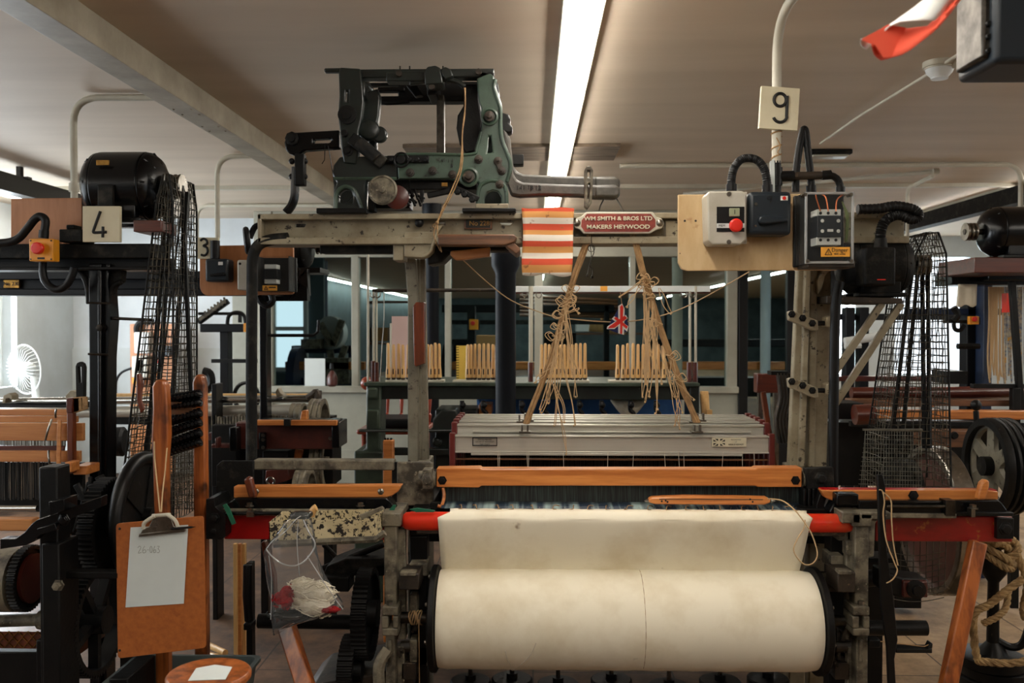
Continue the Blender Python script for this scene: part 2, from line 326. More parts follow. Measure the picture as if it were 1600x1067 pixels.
    # fine vertical wires and threads
    for nm,sc,c1,c2,lo in(('reed',420,C(16,20,20),C(58,70,68),.55),('warp',260,C(30,28,26),C(150,138,120),.62),('tartan',34,C(150,172,170),C(30,48,66),.42)):
        m=bpy.data.materials.new(nm);m.use_nodes=True;nt=m.node_tree;N=nt.nodes;L=nt.links;b=N['Principled BSDF'];MT[nm]=m
        tc=N.new('ShaderNodeTexCoord');mp=N.new('ShaderNodeMapping');mp.inputs['Scale'].default_value=(1,.02,.02);L.new(tc.outputs['Object'],mp.inputs[0]);n=N.new('ShaderNodeTexNoise');n.inputs['Scale'].default_value=sc;n.inputs['Detail'].default_value=2;L.new(mp.outputs[0],n.inputs['Vector'])
        mr=N.new('ShaderNodeMapRange');mr.inputs[1].default_value=lo-.1;mr.inputs[2].default_value=lo+.12;L.new(n.outputs['Fac'],mr.inputs[0]);x=N.new('ShaderNodeMix');x.data_type='RGBA';L.new(mr.outputs[0],x.inputs[0]);x.inputs[6].default_value=c1;x.inputs[7].default_value=c2;L.new(x.outputs[2],b.inputs['Base Color']);b.inputs['Roughness'].default_value=.5
special()
PYW=8.5
S(MB().box((-6,-3.6,-.1),(7.2,11.3,0)).build('floor','floor'));S(MB().box((-6,11.3,-.1),(14,37,0)).build('floor_far','floor'))
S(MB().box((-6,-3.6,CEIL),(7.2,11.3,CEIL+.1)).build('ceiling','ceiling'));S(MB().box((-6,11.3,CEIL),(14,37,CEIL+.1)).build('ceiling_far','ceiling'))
b=MB();b.box((-1.635,-3.5,2.468),(-1.513,PYW,CEIL))
for y in(4.0,4.1,4.35,4.45):
    for x in(-1.615,-1.535):b.lathe((x,y,2.468),(0,0,-1),[(0,.008),(.004,.005)],8)
S(b.build('ceiling_beam','beam_paint',bev=.006))
S(MB().box((CP(625,225).x,5.35,CEIL-.02),(CP(970,228).x,5.8,CEIL)).build('trim_1','patch'))
S(MB().box((-5.2,6.9,CEIL-.03),(7,6.95,CEIL)).build('trim_2','paint_white'))
# left side wall with a tall window, a second one nearer the camera
def winwall(name,x,wins,y0,y1,m,t=.25,sg=-1):
    b=MB();ys=y0
    for(a,c,zl,zh) in wins:
        b.box((x,ys,0),(x+sg*t,a,CEIL));b.box((x,a,0),(x+sg*t,c,zl));b.box((x,a,zh),(x+sg*t,c,CEIL));ys=c
    b.box((x,ys,0),(x+sg*t,y1,CEIL));return S(b.build(name,m))
LX=-4.67;LW=[(-1.5,.6,.95,2.2),(1.6,4.2,.95,2.2),(5.6,8.0,.95,1.95)]
winwall('wall_left',LX,LW,-3.5,9.2,'wall_white')
def window(n,fr,pane):
    S(fr.build('window_%d'%n,'plastic_white',bev=.004));S(pane.build('window_%d_pane'%n,'sky_light'))
n=1
for a,c,zl,zh in LW:
    f=MB();x=LX-.16
    for y in(a,(a+c)/2,c):f.box((x-.03,y-.03,zl),(x+.03,y+.03,zh))
    for z in(zl,(zl*2+zh)/3,(zl+2*zh)/3,zh):f.box((x-.025,a,z-.025),(x+.025,c,z+.025))
    window(n,f,MB().box((x-.06,a,zl),(x-.05,c,zh)));n+=1
S(MB().box((LX,9.0,0),(X(398,9),9.2,CEIL)).build('wall_back_left','wall_pale'))
S(MB().box((LX,8.97,0),(X(345,9),9.0,1.27)).build('trim_3','wall_white'))
S(MB().bx(362,395,402,780,8.8,9.0).build('trim_4','panel_grey',bev=.01))
S(MB().box((-6,-3.5,0),(7.2,-3.6,CEIL)).build('wall_front','wall_dim'))
# glazed partition
def zz(py):return Z(py,PYW)
xs=lambda px:X(px,PYW)
b=MB()
b.box((xs(400),PYW-.05,zz(402)),(xs(1168),PYW+.05,CEIL))
b.box((xs(400),PYW-.06,0),(xs(428),PYW+.06,CEIL))
for a,c in((551,562),(696,705),(835,848),(983,992),(1134,1150)):b.box((xs(a),PYW-.06,zz(606)),(xs(c),PYW+.06,zz(400)))
b.box((xs(400),PYW-.08,zz(613)),(xs(1152),PYW+.06,zz(603)))
S(b.build('partition_frame','frame_paint',bev=.006))
b=MB();b.box((xs(428),PYW-.03,0),(xs(1152),PYW+.03,zz(606)));b.box((xs(428),PYW-.045,0),(xs(1152),PYW-.03,zz(703)))
S(b.build('wall_back_lower','panel_grey'))
for i,(a,c) in enumerate(((428,551),(562,696),(705,835),(848,983),(992,1134))):
    S(MB().box((xs(a),PYW-.005,zz(603)),(xs(c),PYW+.005,zz(402))).build('window_%d_pane'%n,'glass'));n+=1
b=MB();b.box((xs(1152),PYW-.07,0),(xs(1166),PYW+.05,CEIL));b.box((xs(1290),PYW-.07,0),(xs(1304),PYW+.05,CEIL));b.box((xs(1152),PYW-.06,zz(395)),(xs(1300),PYW+.05,CEIL));b.box((xs(1166),PYW-.04,0),(xs(1290),PYW+.03,zz(690)));b.box((xs(1228),PYW-.04,0),(xs(1240),PYW+.03,zz(390)))
S(b.build('door_1','plastic_black',bev=.005))
S(MB().box((xs(1166),PYW-.005,zz(692)),(xs(1290),PYW+.005,zz(392))).build('door_1_pane','glass'))
# room beyond the glass
S(MB().box((-6,36,0),(14,36.2,CEIL)).build('wall_far','wall_teal'))
S(MB().box((-4.9,9.2,0),(-4.8,36,CEIL)).build('wall_far_left','wall_teal'))
S(MB().box((12.6,11.3,0),(12.7,36,CEIL)).build('wall_far_right','wall_teal'));S(MB().box((6.6,11.2,0),(12.7,11.3,CEIL)).build('wall_far_front','wall_teal'))
f=MB();x0,x1=-4.3,-3.35;z0,z1=.85,2.05
for q in(x0,(x0+x1)/2,x1):f.box((q-.03,13.1,z0),(q+.03,13.18,z1))
for q in(z0,(z0+z1)/2,z1):f.box((x0,13.1,q-.03),(x1,13.18,q+.03))
S(MB().box((-4.8,13.2,0),(x1+.25,13.3,CEIL)).build('wall_far_pier','wall_teal'))
S(f.build('window_%d'%n,'plastic_white'));S(MB().box((x0,13.19,z0),(x1,13.2,z1)).build('window_%d_pane'%n,'sky_light'));n+=1
# right end: bright windows in the back wall and along the side wall
RWX=6.4;BY=11
winwall('wall_right',RWX,[(-1,1.5,.9,2.2),(3,5.5,.9,2.2),(7.5,10,.9,2.1)],-3.5,11.2,'wall_white',.25,1)
for a,c,zl,zh in[(-1,1.5,.9,2.2),(3,5.5,.9,2.2),(7.5,10,.9,2.1)]:
    f=MB();x=RWX+.16
    for y in(a,(a+c)/2,c):f.box((x-.03,y-.03,zl),(x+.03,y+.03,zh))
    for z in(zl,(zl+zh)/2,zh):f.box((x-.025,a,z-.025),(x+.025,c,z+.025))
    window(n,f,MB().box((x+.05,a,zl),(x+.06,c,zh)));n+=1
ws=[(X(1306,BY),X(1336,BY)),(X(1398,BY),X(1515,BY))];zl,zh=Z(585,BY,1400),Z(402,BY,1400)
zl_,zh_=zl,zh;b=MB();xa=X(1304,BY)
for a,c in ws:
    b.box((xa,BY,0),(a,BY+.25,CEIL));b.box((a,BY,0),(c,BY+.25,zl));b.box((a,BY,zh),(c,BY+.25,CEIL));xa=c
b.box((xa,BY,0),(RWX+.3,BY+.25,CEIL));S(b.build('wall_back_right','wall_white'))
for a,c in ws:
    f=MB()
    for q in(a,(a+c)/2,c):f.box((q-.03,BY+.1,zl),(q+.03,BY+.16,zh))
    for q in(zl,(zl+zh)/2,zh):f.box((a,BY+.1,q-.025),(c,BY+.16,q+.025))
    window(n,f,MB().box((a,BY+.2,zl),(c,BY+.21,zh)));n+=1
# navy iron columns
def column(px0,px1,Y,lab,top=CEIL):
    x=(X(px0,Y)+X(px1,Y))/2;r=(X(px1,Y)-X(px0,Y))/2
    b=MB().lathe((x,Y,0),(0,0,1),[(0,r*1.6),(.08,r*1.6),(.12,r),(top-.18,r),(top-.14,r*1.4),(top,r*1.4)],24)
    o=b.build('iron_column','navy');
    if top==CEIL:S(o)
    o['label']=lab;o['category']='column';return o
column(774,806,4.35,'thick navy painted iron column in front of the green winding bench',1.93)
column(664,686,8.0,'slimmer navy iron column standing just before the glass partition')
# ---------------------------------------------------------------- lamps and ceiling services
def strip(x,y0,y1,lab,z=CEIL,w=.1,grp=None):
    t=thing('strip_light',lab,'ceiling light',grp)
    MB().box((x-w/2-.025,y0-.02,z-.035),(x+w/2+.012,y1+.02,z)).build('housing','paint_white',t)
    MB().box((x-w/2,y0,z-.06),(x+w/2,y1,z-.03)).build('diffuser','lamp_light',t,bev=.012)
strip(.172,-3.2,8.3,'long glowing strip light running over the middle of the room')
strip(-4.15,-2,8.0,'glowing strip light under the ceiling along the left windows')  # near length, out of view, is added to brighten the left loom
strip(3.75,-2,10.5,'glowing strip light behind the right hand motor')  # extended out of view towards the camera to light the dim right side
strip(-4.55,17,35,'strip light beyond the glass partition on its left side')
strip(4.85,14,35,'strip light beyond the glass partition on its right side')
strip(.172,9.0,35,'strip light beyond the glass, in line with the long one')
def pipe(name,pts,r,m,lab,cat,sm=0,grp=None,clips=()):
    t=thing(name,lab,cat,grp);MB().tube(pts,r,10,sm).build('tube',m,t)
    if clips:
        b=MB()
        for c,ax in clips:b.cyl(V(c)-V(ax)*.02,V(c)+V(ax)*.02,r*1.45)
        b.build('coupling',m,t)
    return t
def bend(a,c,d,r=.12,n=6):                          # a -> corner c -> d with a rounded corner
    a,c,d=V(a),V(c),V(d);u=(a-c).normalized()*r;w=(d-c).normalized()*r
    return [a]+[c+u*(1-k/n)**2+w*(k/n)**2 for k in range(n+1)]+[d]
p=W(116,310,4.15);pipe('conduit_pipe',bend((p.x,4.15,p.z),(p.x,4.15,CEIL-.02),(X(245,4.15),4.15,CEIL-.02)),.016,'paint_white','white conduit pipe dropping from the ceiling to the number 4 board','pipe',clips=[((p.x,4.15,p.z+.05),(0,0,1))])
p=W(340,372,5.6);pipe('conduit_pipe',bend((p.x,5.6,p.z),(p.x,5.6,CEIL-.02),(X(445,5.6),5.6,CEIL-.02)),.016,'paint_white','white conduit pipe dropping beside the number 3 sign','pipe')
p=W(308,400,7.9);pipe('conduit_pipe',bend((p.x,7.9,p.z),(p.x,7.9,CEIL-.02),(X(520,7.9),7.9,CEIL-.02)),.016,'paint_white','thin white conduit farther back, left of the number 3 pipe','pipe')
p=W(1594,400,6.0);pipe('conduit_pipe',bend((X(968,6),6.0,CEIL-.02),(p.x,6.0,CEIL-.02),(p.x,6,p.z)),.016,'paint_white','white conduit crossing the right ceiling then dropping at far right','pipe')
a=CP(1068,303);c=CP(1462,268);pipe('conduit_pipe',[a,c],.014,'paint_white','white conduit crossing the ceiling above the right motor','pipe',clips=[(c,(1,0,0))])
p=CP(1418,288);pipe('conduit_pipe',bend((c.x-.02,c.y,CEIL-.05),(p.x,p.y,CEIL-.05),(p.x,p.y,1.7),.08),.014,'paint_white','short white conduit dropping behind the right belt guard','pipe')
pts=[CP(x,y) for x,y in((1282,224),(1345,180),(1440,122),(1530,64),(1600,20))]
pipe('ceiling_cable',pts,.007,'paint_white','thin white cable clipped along the ceiling past the smoke detector','cable')
t=thing('smoke_detector','white domed smoke detector on the ceiling at upper right','smoke detector');c=CP(1468,112,1.04);c.z=CEIL
MB().lathe(c,(0,0,-1),[(0,.065),(.022,.065),(.024,.058),(.03,.058)],28).build('base','paint_white',t)
b=MB().lathe(c,(0,0,-1),[(.03,.055),(.045,.05),(.06,.036),(.066,.03)],24);b.lathe(c,(0,0,-1),[(.062,.033),(.07,.033)],24)
for k in range(10):
    a=k*PI/5;b.bar(c+V((math.cos(a)*.05,math.sin(a)*.05,-.028)),c+V((math.cos(a)*.03,math.sin(a)*.03,-.064)),.006)
b.build('sensor_head','plastic_white',t)
MB().cyl(c+V((.03,-.03,-.02)),c+V((.08,-.08,-.02)),.018).build('cable_entry','paint_white',t)
t=thing('ceiling_light','old black bulkhead light fixed flat to the ceiling near the right','ceiling light');c=CP(1297,243,1.05);c.z=CEIL
MB().box((c.x-.14,c.y-.06,CEIL-.03),(c.x+.12,c.y+.06,CEIL)).build('housing','iron_dusty',t,bev=.008)
MB().box((c.x-.12,c.y-.05,CEIL-.045),(c.x+.1,c.y+.05,CEIL-.03)).build('cover','plastic_grey',t,bev=.006)
def trunk(p0,p1,lab,m='iron_gloss'):
    t=thing('cable_trunking',lab,'trunking');MB().bar(p0,p1,.11,.12,up=(0,0,1)).build('channel',m,t);b=MB()
    for k in(.2,.75):
        q=V(p0).lerp(V(p1),k);b.box((q.x-.015,q.y-.02,q.z+.05),(q.x+.015,q.y+.02,CEIL));b.box((q.x-.07,q.y-.025,q.z+.055),(q.x+.07,q.y+.025,q.z+.07))
    b.build('hanger',m,t)
trunk((-3.5,2.6,2.44),(-3.5,7.2,2.44),'black steel trunking hung below the ceiling at left')
trunk((3.45,4.6,2.42),(3.45,10.2,2.42),'black steel trunking hung below the ceiling at right','iron_dusty')
# ---------------------------------------------------------------- the number nine loom
def fl(Y):return PY(0,Y)
L9=thing('power_loom','grey-green iron power loom with cream canvas on its cloth roll','loom')
# arch beam: channel with flanges
b=MB();y0,y1=3.28,3.42
zt,zb=Z(333,y0),Z(381,y0);x0,x1=X(403,y0),X(1420,y0)
b.box((x0,y0,zt-.02),(x1,y1,zt));b.box((x0,y0,zb),(x1,y1,zb+.026));b.box((x0,y0,zb),(x0+.014,y1,zt))
b.poly3([(x0,y0+.045,zb),(x1,y0+.045,zb),(x1,y0+.045,zt),(x0,y0+.045,zt)],(0,.02,0),[[W(x,y,y0+.045) for x,y in h] for h in ([(461,349),(478,349),(476,355),(461,355)],[(679,346),(695,346),(695,349),(679,349)],[(780,346),(803,346),(797,352),(783,351)])])
b.bx(1040,345,1075,370,y0+.02,y0+.06)
b.build('arch_beam','iron_khaki',L9,.003)
MB().bx(500,381,618,395,3.34,3.42).build('motor_rail','iron_dusty',L9,.003)
b=MB();b.poly([(631,362),(680,362),(680,353),(692,352),(684,364),(679,378),(676,392),(668,400),(660,403),(631,401)],3.29,3.36)
b.poly([(614,367),(631,367),(631,407),(614,407)],3.30,3.42);b.poly([(684,364),(679,378),(676,392),(668,400),(660,403),(659,399),(668,395),(672,386),(676,374),(680,363)],3.27,3.30)
b.build('beam_bracket','iron_khaki',L9,.004)
MB().sph(W(655,348,3.30),.017,14,(1,.7,1)).build('knob','plastic_black',L9)
# rear posts
b=MB();b.poly([(632,404),(650,404),(653,470),(654,725),(637,725),(637,470)],3.40,3.43);b.poly([(652,404),(664,404),(670,725),(654,725)],3.44,3.47)
b.poly([(646,404),(656,404),(660,725),(650,725)],3.43,3.55);b.poly([(637,720),(671,720),(671,fl(3.4)),(637,fl(3.4))],3.40,3.55)
b.build('rear_post','iron_grey',L9,.004)
b=MB();b.poly([(645,478),(650,472),(663,472),(663,568),(650,573),(647,570)],3.35,3.40);b.build('wooden_block','wood_dark',L9,.003)
b=MB();b.poly([(1247,416),(1268,416),(1258,730),(1233,730)],3.32,3.36);b.poly([(1258,416),(1268,416),(1258,730),(1248,730)],3.30,3.42)
b.poly([(1233,728),(1258,728),(1258,fl(3.3)),(1233,fl(3.3))],3.32,3.42);b.build('rear_post','iron_khaki',L9,.005)
b=MB();b.poly([(1268,400),(1300,400),(1292,730),(1264,730)],3.38,3.42);b.poly([(1266,400),(1278,400),(1274,730),(1263,730)],3.35,3.5);b.poly([(1264,728),(1292,728),(1292,fl(3.4)),(1264,fl(3.4))],3.37,3.5)
b.poly([(1270,334),(1300,334),(1300,402),(1270,402)],3.38,3.42);b.build('outer_post','iron_khaki',L9,.005)
b=MB();b.poly([(1286,420),(1300,420),(1290,432),(1284,452),(1278,460),(1276,440)],3.33,3.38);b.build('curved_bracket','iron_khaki',L9,.004)
for ys in((487,489),(592,592)):
    y=ys[0];b=MB();b.poly([(1232,y),(1238,y-2),(1278,y+14),(1279,y+29),(1272,y+30),(1233,y+13)],3.26,3.29);b.poly([(1291,y+8),(1302,y+6),(1302,y+24),(1291,y+24)],3.28,3.34)
    o=b.build('post_clamp','iron_khaki',L9,.003);c=MB()
    for q in((1237,y+4),(1254,y+10),(1269,y+18)):bolt(c,W(q[0],q[1],3.26),r=.009,h=.014)
    c.cyl(W(1278,y+18,3.3),W(1300,y+18,3.3),.009);c.build('bolt','iron_black',o)
# side frames, cross tubes and the dark works inside
def sideframe(x0,x1,nm='side_frame'):
    b=MB();b.bx(x0,800,x1,838,3.05,3.62);b.bx(x0,1010,x1,1040,3.05,3.62);b.bx(x0,838,x1,fl(3.05),3.05,3.12);b.bx(x0,800,x1,fl(3.5),3.5,3.62);b.bar(W((x0+x1)/2,838,3.1),W((x0+x1)/2,1060,3.5),.03,.05)
    return b.build(nm,'oil_black',L9,.004)
sideframe(640,668);sideframe(1298,1330)
b=MB();b.bx(660,828,1310,850,3.3,3.36);b.bx(655,1020,1330,1045,3.45,3.5);b.cyl(W(640,905,3.35),W(1320,905,3.35),.03);b.build('cross_rail','oil_black',L9,.004)
MB().bx(665,735,1265,830,3.56,3.6).build('warp_beam_guard','oil_black',L9)
MB().lathe(W(655,930,3.85),(1,0,0),[(0,.2),(.03,.2),(.031,.1),(1.42,.1),(1.421,.2),(1.45,.2)],28).build('warp_beam','iron_black',L9)
# front uprights with bearings
def upright(x,w,nm,mir=1):
    Y=2.93;b=MB();b.bx(x,822,x+w,950,Y,Y+.05);b.bx(x+w*.12,990,x+w*.9,fl(Y),Y,Y+.05)
    b.bx(x+w*.05 if mir<0 else x+w,826,x+w*1.7 if mir>0 else x-w*.7,1000,Y+.05,Y+.08);b.bx(x+(w if mir>0 else -w*.55),1010,x+(w*1.6 if mir>0 else 0),1090,Y+.05,Y+.08)
    b.bx(x-4,802,x+w+6,823,Y-.01,Y+.09);b.bx(x+w*.3,1000,x+w*.6,1035,Y-.012,Y)
    o=b.build(nm,'iron_worn',L9,.004)
    c=MB();c.bx(x-3,948,x+w+2,962,Y-.03,Y+.06);c.bx(x-3,982,x+w+2,994,Y-.03,Y+.06);c.bx(x-4,963,x+w*.32,982,Y-.03,Y+.06);c.bx(x+w*.68,963,x+w+2,982,Y-.03,Y+.06);c.build('bearing_block','iron_worn',o,.004)
    d=MB();d.cyl(W(x+w*.45,948,Y-.01),W(x+w*.45,939,Y-.01),.011,n=6);d.build('bearing_bolt','steel',o)
    return o
upright(600,20,'front_upright');upright(1336,21,'front_upright',-1)
for x in(1330,):
    b=MB();b.bx(1316,800,1345,818,2.92,3.05);b.bx(1345,800,1392,812,2.92,3.02);b.poly([(1345,812),(1372,812),(1368,818),(1366,870),(1352,872),(1350,826)],2.94,2.97);b.bx(1310,812,1334,845,2.98,3.05);b.bx(1322,845,1333,868,2.96,3.0);b.build('frame_head','iron_worn',L9,.004)
for x0,x1,y0,y1 in((623,655,896,922),(1309,1337,894,926)):
    o=MB().bx(x0,y0,x1,y1,2.9,3.02).build('stop_block','iron_brown',L9,.004);MB().bx(x0+2,y0-2,x1-6,y0+4,2.89,2.93).build('worn_top','iron_worn',o,.002)
b=MB()
for px in(640,1318):
    for k in range(9):
        q=RND.uniform(-14,12);h=RND.uniform(985,1062);b.bar(W(px+q,h,RND.uniform(2.97,3.04)),W(px+q+RND.uniform(-16,16),h-RND.uniform(8,46),RND.uniform(2.97,3.04)),RND.uniform(.006,.016))
    b.lathe(W(px,1010,3.0),(1,0,0),[(-.03,.02),(.03,.02)],12);b.bx(px-13,1036,px+10,1062,2.98,3.05)
b.build('take_up_linkage','iron_brown',L9,.002)
b=MB();b.bx(640,880,668,900,3.0,3.1);b.bx(640,930,652,958,2.98,3.03);b.bx(1299,868,1318,890,3.0,3.1);b.bx(1292,905,1310,925,3.02,3.1);b.bx(640,1000,652,1035,2.98,3.04);b.build('spacer_plate','iron_worn',L9,.003)
# cloth roll and breast beam
RC9=V((0,2.98,.5197));rr=.1615;xa,xb=X(681,2.86),X(1287,2.86)
b=MB();pr=[];n=40
for k in range(n+1):
    t=k/n;pr.append((xa+(xb-xa)*t,rr+.0007*math.sin(k*1.7)+(-.004 if k in(0,n) else 0)))
b.lathe((0,RC9.y,RC9.z),(1,0,0),pr,64)
cr=b.build('cloth_roll','canvas',L9)
MB().tube([RC9+V((X(1010,2.83),math.cos(a)*rr*1.001*-1,math.sin(a)*rr*1.001)) for a in[i*PI/14-.9 for i in range(24)]],.0009,4).build('cloth_seam','cord',cr)
b=MB()
def onroll(px,py):
    # point on the front of the roll
    best=None
    for i in range(200):
        a=-1.2+i*.0135;q=RC9+V((0,-math.cos(a)*rr,math.sin(a)*rr));d=abs(PY(q.z,q.y,px)-py)
        if best is None or d<best[0]:best=(d,q,a)
    q=best[1];return V((X(px,q.y),q.y-.002*math.cos(best[2]),q.z+.002*math.sin(best[2])))
b.tube([onroll(x,y) for x,y in((790,1016),(793,1030),(800,1046),(815,1036),(830,1020),(838,1003))],.0016,5,4);b.tube([onroll(x,y) for x,y in((800,1046),(797,1036),(789,1024))],.0013,5,4);b.build('loose_yarn','thread',cr)
for xx,s in((xa-.028,-1),(xb+.004,1)):
    b=MB().lathe((xx,RC9.y,RC9.z),(1,0,0),[(0,.168),(.004,.174),(.020,.174),(.024,.168)],48);e=b.build('roll_flange','oil_black',L9)
    c=MB()
    for k in range(8):
        a=k*PI/4+.2;p=RC9+V((0,math.cos(a)*.15,math.sin(a)*.15));p.x=xx-.001 if s<0 else xx+.025;bolt(c,p,(s,0,0),.006,.006)
    c.build('bolt','steel',e)
for px0,px1 in((624,674),(1297,1345)):
    q=MB();q.cyl(V((X(px0,2.98),RC9.y,RC9.z)),V((X(px1,2.98),RC9.y,RC9.z)),.02,n=18);o=q.build('roll_shaft','steel_dark',L9)
    if px0<700:
        w=MB();cx=X(649,2.98)
        w.tube([V((cx-.02+.04*i/90+.004*math.sin(i),RC9.y+math.cos(i*.55)*.023,RC9.z+math.sin(i*.55)*.023)) for i in range(90)],.0022,5);w.tube([V((cx+.012,RC9.y-.02,RC9.z)),V((cx+.014,RC9.y-.02,.33)),V((cx+.012,RC9.y-.02,.12))],.0018,5);w.build('wound_string','cord',o)
# breast beam with red painted ends
b=MB();bz,by=.846,2.975;b.lathe((X(628,by),by,bz),(1,0,0),[(0,.012),(.004,.022),(.012,.0285),(.03,.031),(X(1335,by)-X(628,by)-.03,.031),(X(1335,by)-X(628,by)-.012,.0285),(X(1335,by)-X(628,by)-.004,.022),(X(1335,by)-X(628,by),.012)],28)
b.build('breast_beam','red_handle',L9);MB().bx(650,826,1320,838,2.97,3.02).build('beam_support','iron_brown',L9,.003)
# canvas apron: over the beam, down and in behind the roll
pf=crom([(3.10,.8635),(3.04,.8715),(3.0,.8795),(2.965,.8805),(2.944,.868),(2.938,.85),(2.95,.80),(2.972,.745),(2.995,.70),(3.01,.66)] and [V((y,z,0)) for y,z in[(3.10,.8635),(3.04,.8715),(3.0,.8795),(2.965,.8805),(2.944,.868),(2.938,.85),(2.95,.80),(2.972,.745),(2.995,.70),(3.012,.66)]],5)
g=[]
for i in range(61):
    t=i/60;row=[]
    for j,q in enumerate(pf):
        s=j/(len(pf)-1);l=703 if s<.35 else (703-(s-.35)/.12*20 if s<.47 else 683+(s-.47)*14);r=1262 if s<.35 else(1262+(s-.35)/.1*10 if s<.45 else 1272-(s-.45)*42)
        row.append(V((X(l,q.x)+(X(r,q.x)-X(l,q.x))*t,q.x+.0018*math.sin(i*.45+j*.15)*(s>.5),q.y+.0006*math.sin(i*1.3)*(s<.15))))
    g.append(row)
MB().sheet(g,.0025).build('canvas_apron','canvas',L9)
b=MB();zc=.866
for k in range(19):
    px=720+k*29+RND.uniform(-5,5);y=3.06;c=V((X(px,y),y,.872));d=RND.uniform(-.03,.03)
    b.tube([c+V((d,.05,.0)),c+V((d*.3,.02,.008)),c,c+V((RND.uniform(-.012,.012),-.03,.004)),c+V((RND.uniform(-.02,.02),-.05,.006))],.0016,5,3)
b.build('lacing','cord',L9)
b=MB()
for k in range(44):
    px=706+k*12.7;c=W(px,795,3.12);b.tube([c,c+V((RND.uniform(-.01,.01),-.03,.012)),c+V((RND.uniform(-.01,.01),-.05,.0))],.0011,4);b.sph(c+V((0,0,.008)),.0028,6)
b.build('pins','steel',L9)
a0,a1=X(690,3.12),X(1262,3.12);MB().sheet([[V((a0+(a1-a0)*i/20,y,z)) for y,z in((3.08,.868),(3.14,.872),(3.22,.876))] for i in range(21)],.002).build('tartan_cloth','tartan',L9)
MB().bx(672,786,1270,799,3.14,3.17).build('temple_bar','iron_dusty',L9,.002)
# sley: hand rail, reed, race
b=MB();b.poly([(682,732),(750,731),(752,733),(1180,733),(1184,731),(1253,731),(1253,761),(1184,761),(1180,759),(752,759),(748,762),(682,761)],3.12,3.18);hr=b.build('hand_rail','wood_x',L9,.004)
b=MB()
for q in(691,1243):bolt(b,W(q,750.5,3.12),r=.011,h=.008)
b.build('bolt','iron_black',hr)
MB().bx(690,758,1258,790,3.17,3.185).build('reed','reed',L9)
b=MB()
for px0,px1 in((655,682),(1253,1276)):b.cyl(W(px0,748,3.15),W(px1,748,3.15),.028,n=18)
b.build('rail_boss','iron_worn',L9)
b=MB();b.poly([(660,734),(674,734),(676,764),(660,764)],3.10,3.16);bolt(b,W(668,749,3.10),r=.016,h=.02);b.poly([(672,722),(677,724),(676,798),(664,798),(664,790),(620,790),(620,722)],3.19,3.21);b.build('sley_sword','iron_worn',L9,.004)
b=MB();b.poly([(1258,732),(1302,730),(1304,763),(1262,764)],3.11,3.14);bolt(b,W(1282,747,3.11),r=.015,h=.02);b.build('sley_sword','iron_dusty',L9,.003)
b=MB()
for k in range(5):b.bx(1256+k*7,764,1260+k*7,815,3.1,3.16)
b.bx(1250,795,1300,806,3.05,3.12);b.poly([(1284,764),(1296,764),(1288,790),(1296,812),(1278,812),(1276,790)],3.06,3.1);b.build('temple_linkage','oil_black',L9,.002)
b=MB();b.tube([W(692,762,3.14),W(694,775,3.13),W(690,790,3.12),W(684,790,3.12)],.006,8,5);b.build('rail_strap','wood_x',L9)
# heddle frames
hf=[(3.35,680,705,'front'),(3.405,663,678,''),(3.46,658,664,''),(3.515,654,659,''),(3.57,651,655,''),(3.625,648,652,'')]
for i,(Y,yt,yb,_) in enumerate(hf):
    xl,xr=X(711,3.35)+(.003*i),X(1202,3.35)-.004*i;zt=Z(yt,Y);b=MB();b.box((xl,Y,zt-.062),(xr,Y+.012,zt));b.box((xl,Y-.008,zt-.006),(xr,Y+.036,zt));b.box((xl,Y-.006,zt-.066),(xr,Y+.03,zt-.06))
    if i==0:b.box((xl+.06,Y-.006,zt-.075),(xr-.1,Y+.01,zt-.066))
    if i==1:b.box((xl+.06,Y-.012,zt-.03),(xr-.05,Y,zt-.024))
    hfm=b.build('heddle_frame','alu',L9,.0015)
    b=MB()
    for x in(xl-.022,xr):b.box((x,Y-.006,.80),(x+.022,Y+.024,zt+.008))
    b.build('side_stave','red_stave',hfm,.003)
Y=3.35
b=MB();b.bx(711,716,1203,720,3.355,3.37);b.build('lease_rod','wood_old',L9);MB().bx(713,706,1203,760,3.64,3.66).build('warp_sheet','oil_black',L9)
b=MB()
for k in range(230):
    px=712+k*490/230+RND.uniform(-.8,.8);Y=RND.choice([3.36,3.40,3.47,3.53]);x=X(px,Y);b.box((x-.0006,Y,.80),(x+.0006,Y+.0012,Z(706,Y)))
b.build('heddle_wires','steel_dark',L9,kind='stuff')
b=MB()
for px in(778,781,823,826,880,950,990,1038,1060,1068,1130,1160,1178):b.tube([W(px,705,3.34),W(px+RND.uniform(-2,2),732,3.34)],.0009,4)
b.build('loose_thread','thread',L9)
fr=MB();p=W(738,683,3.34);q=W(777,697,3.34);t=.0036
for a,c in(((p.x,3.341,p.z),(q.x,3.343,p.z-t)),((p.x,3.341,q.z),(q.x,3.343,q.z+t)),((p.x,3.341,q.z),(p.x+t,3.343,p.z)),((q.x-t,3.341,q.z),(q.x,3.343,p.z))):fr.box(a,c)
pl=fr.build('maker_plate','ink',L9)
for i,(s,w) in enumerate((('Norcia Harness',1),('LUCAS ST KEIGHLEY',.95),('Made in England',.7))):text(s,757.5,686.6+i*3.6,3.342,2.5,'ink',pl,sx=w)
pl=MB().bx(1113,684,1166,698,3.341,3.345).build('maker_label','sign_white',L9)
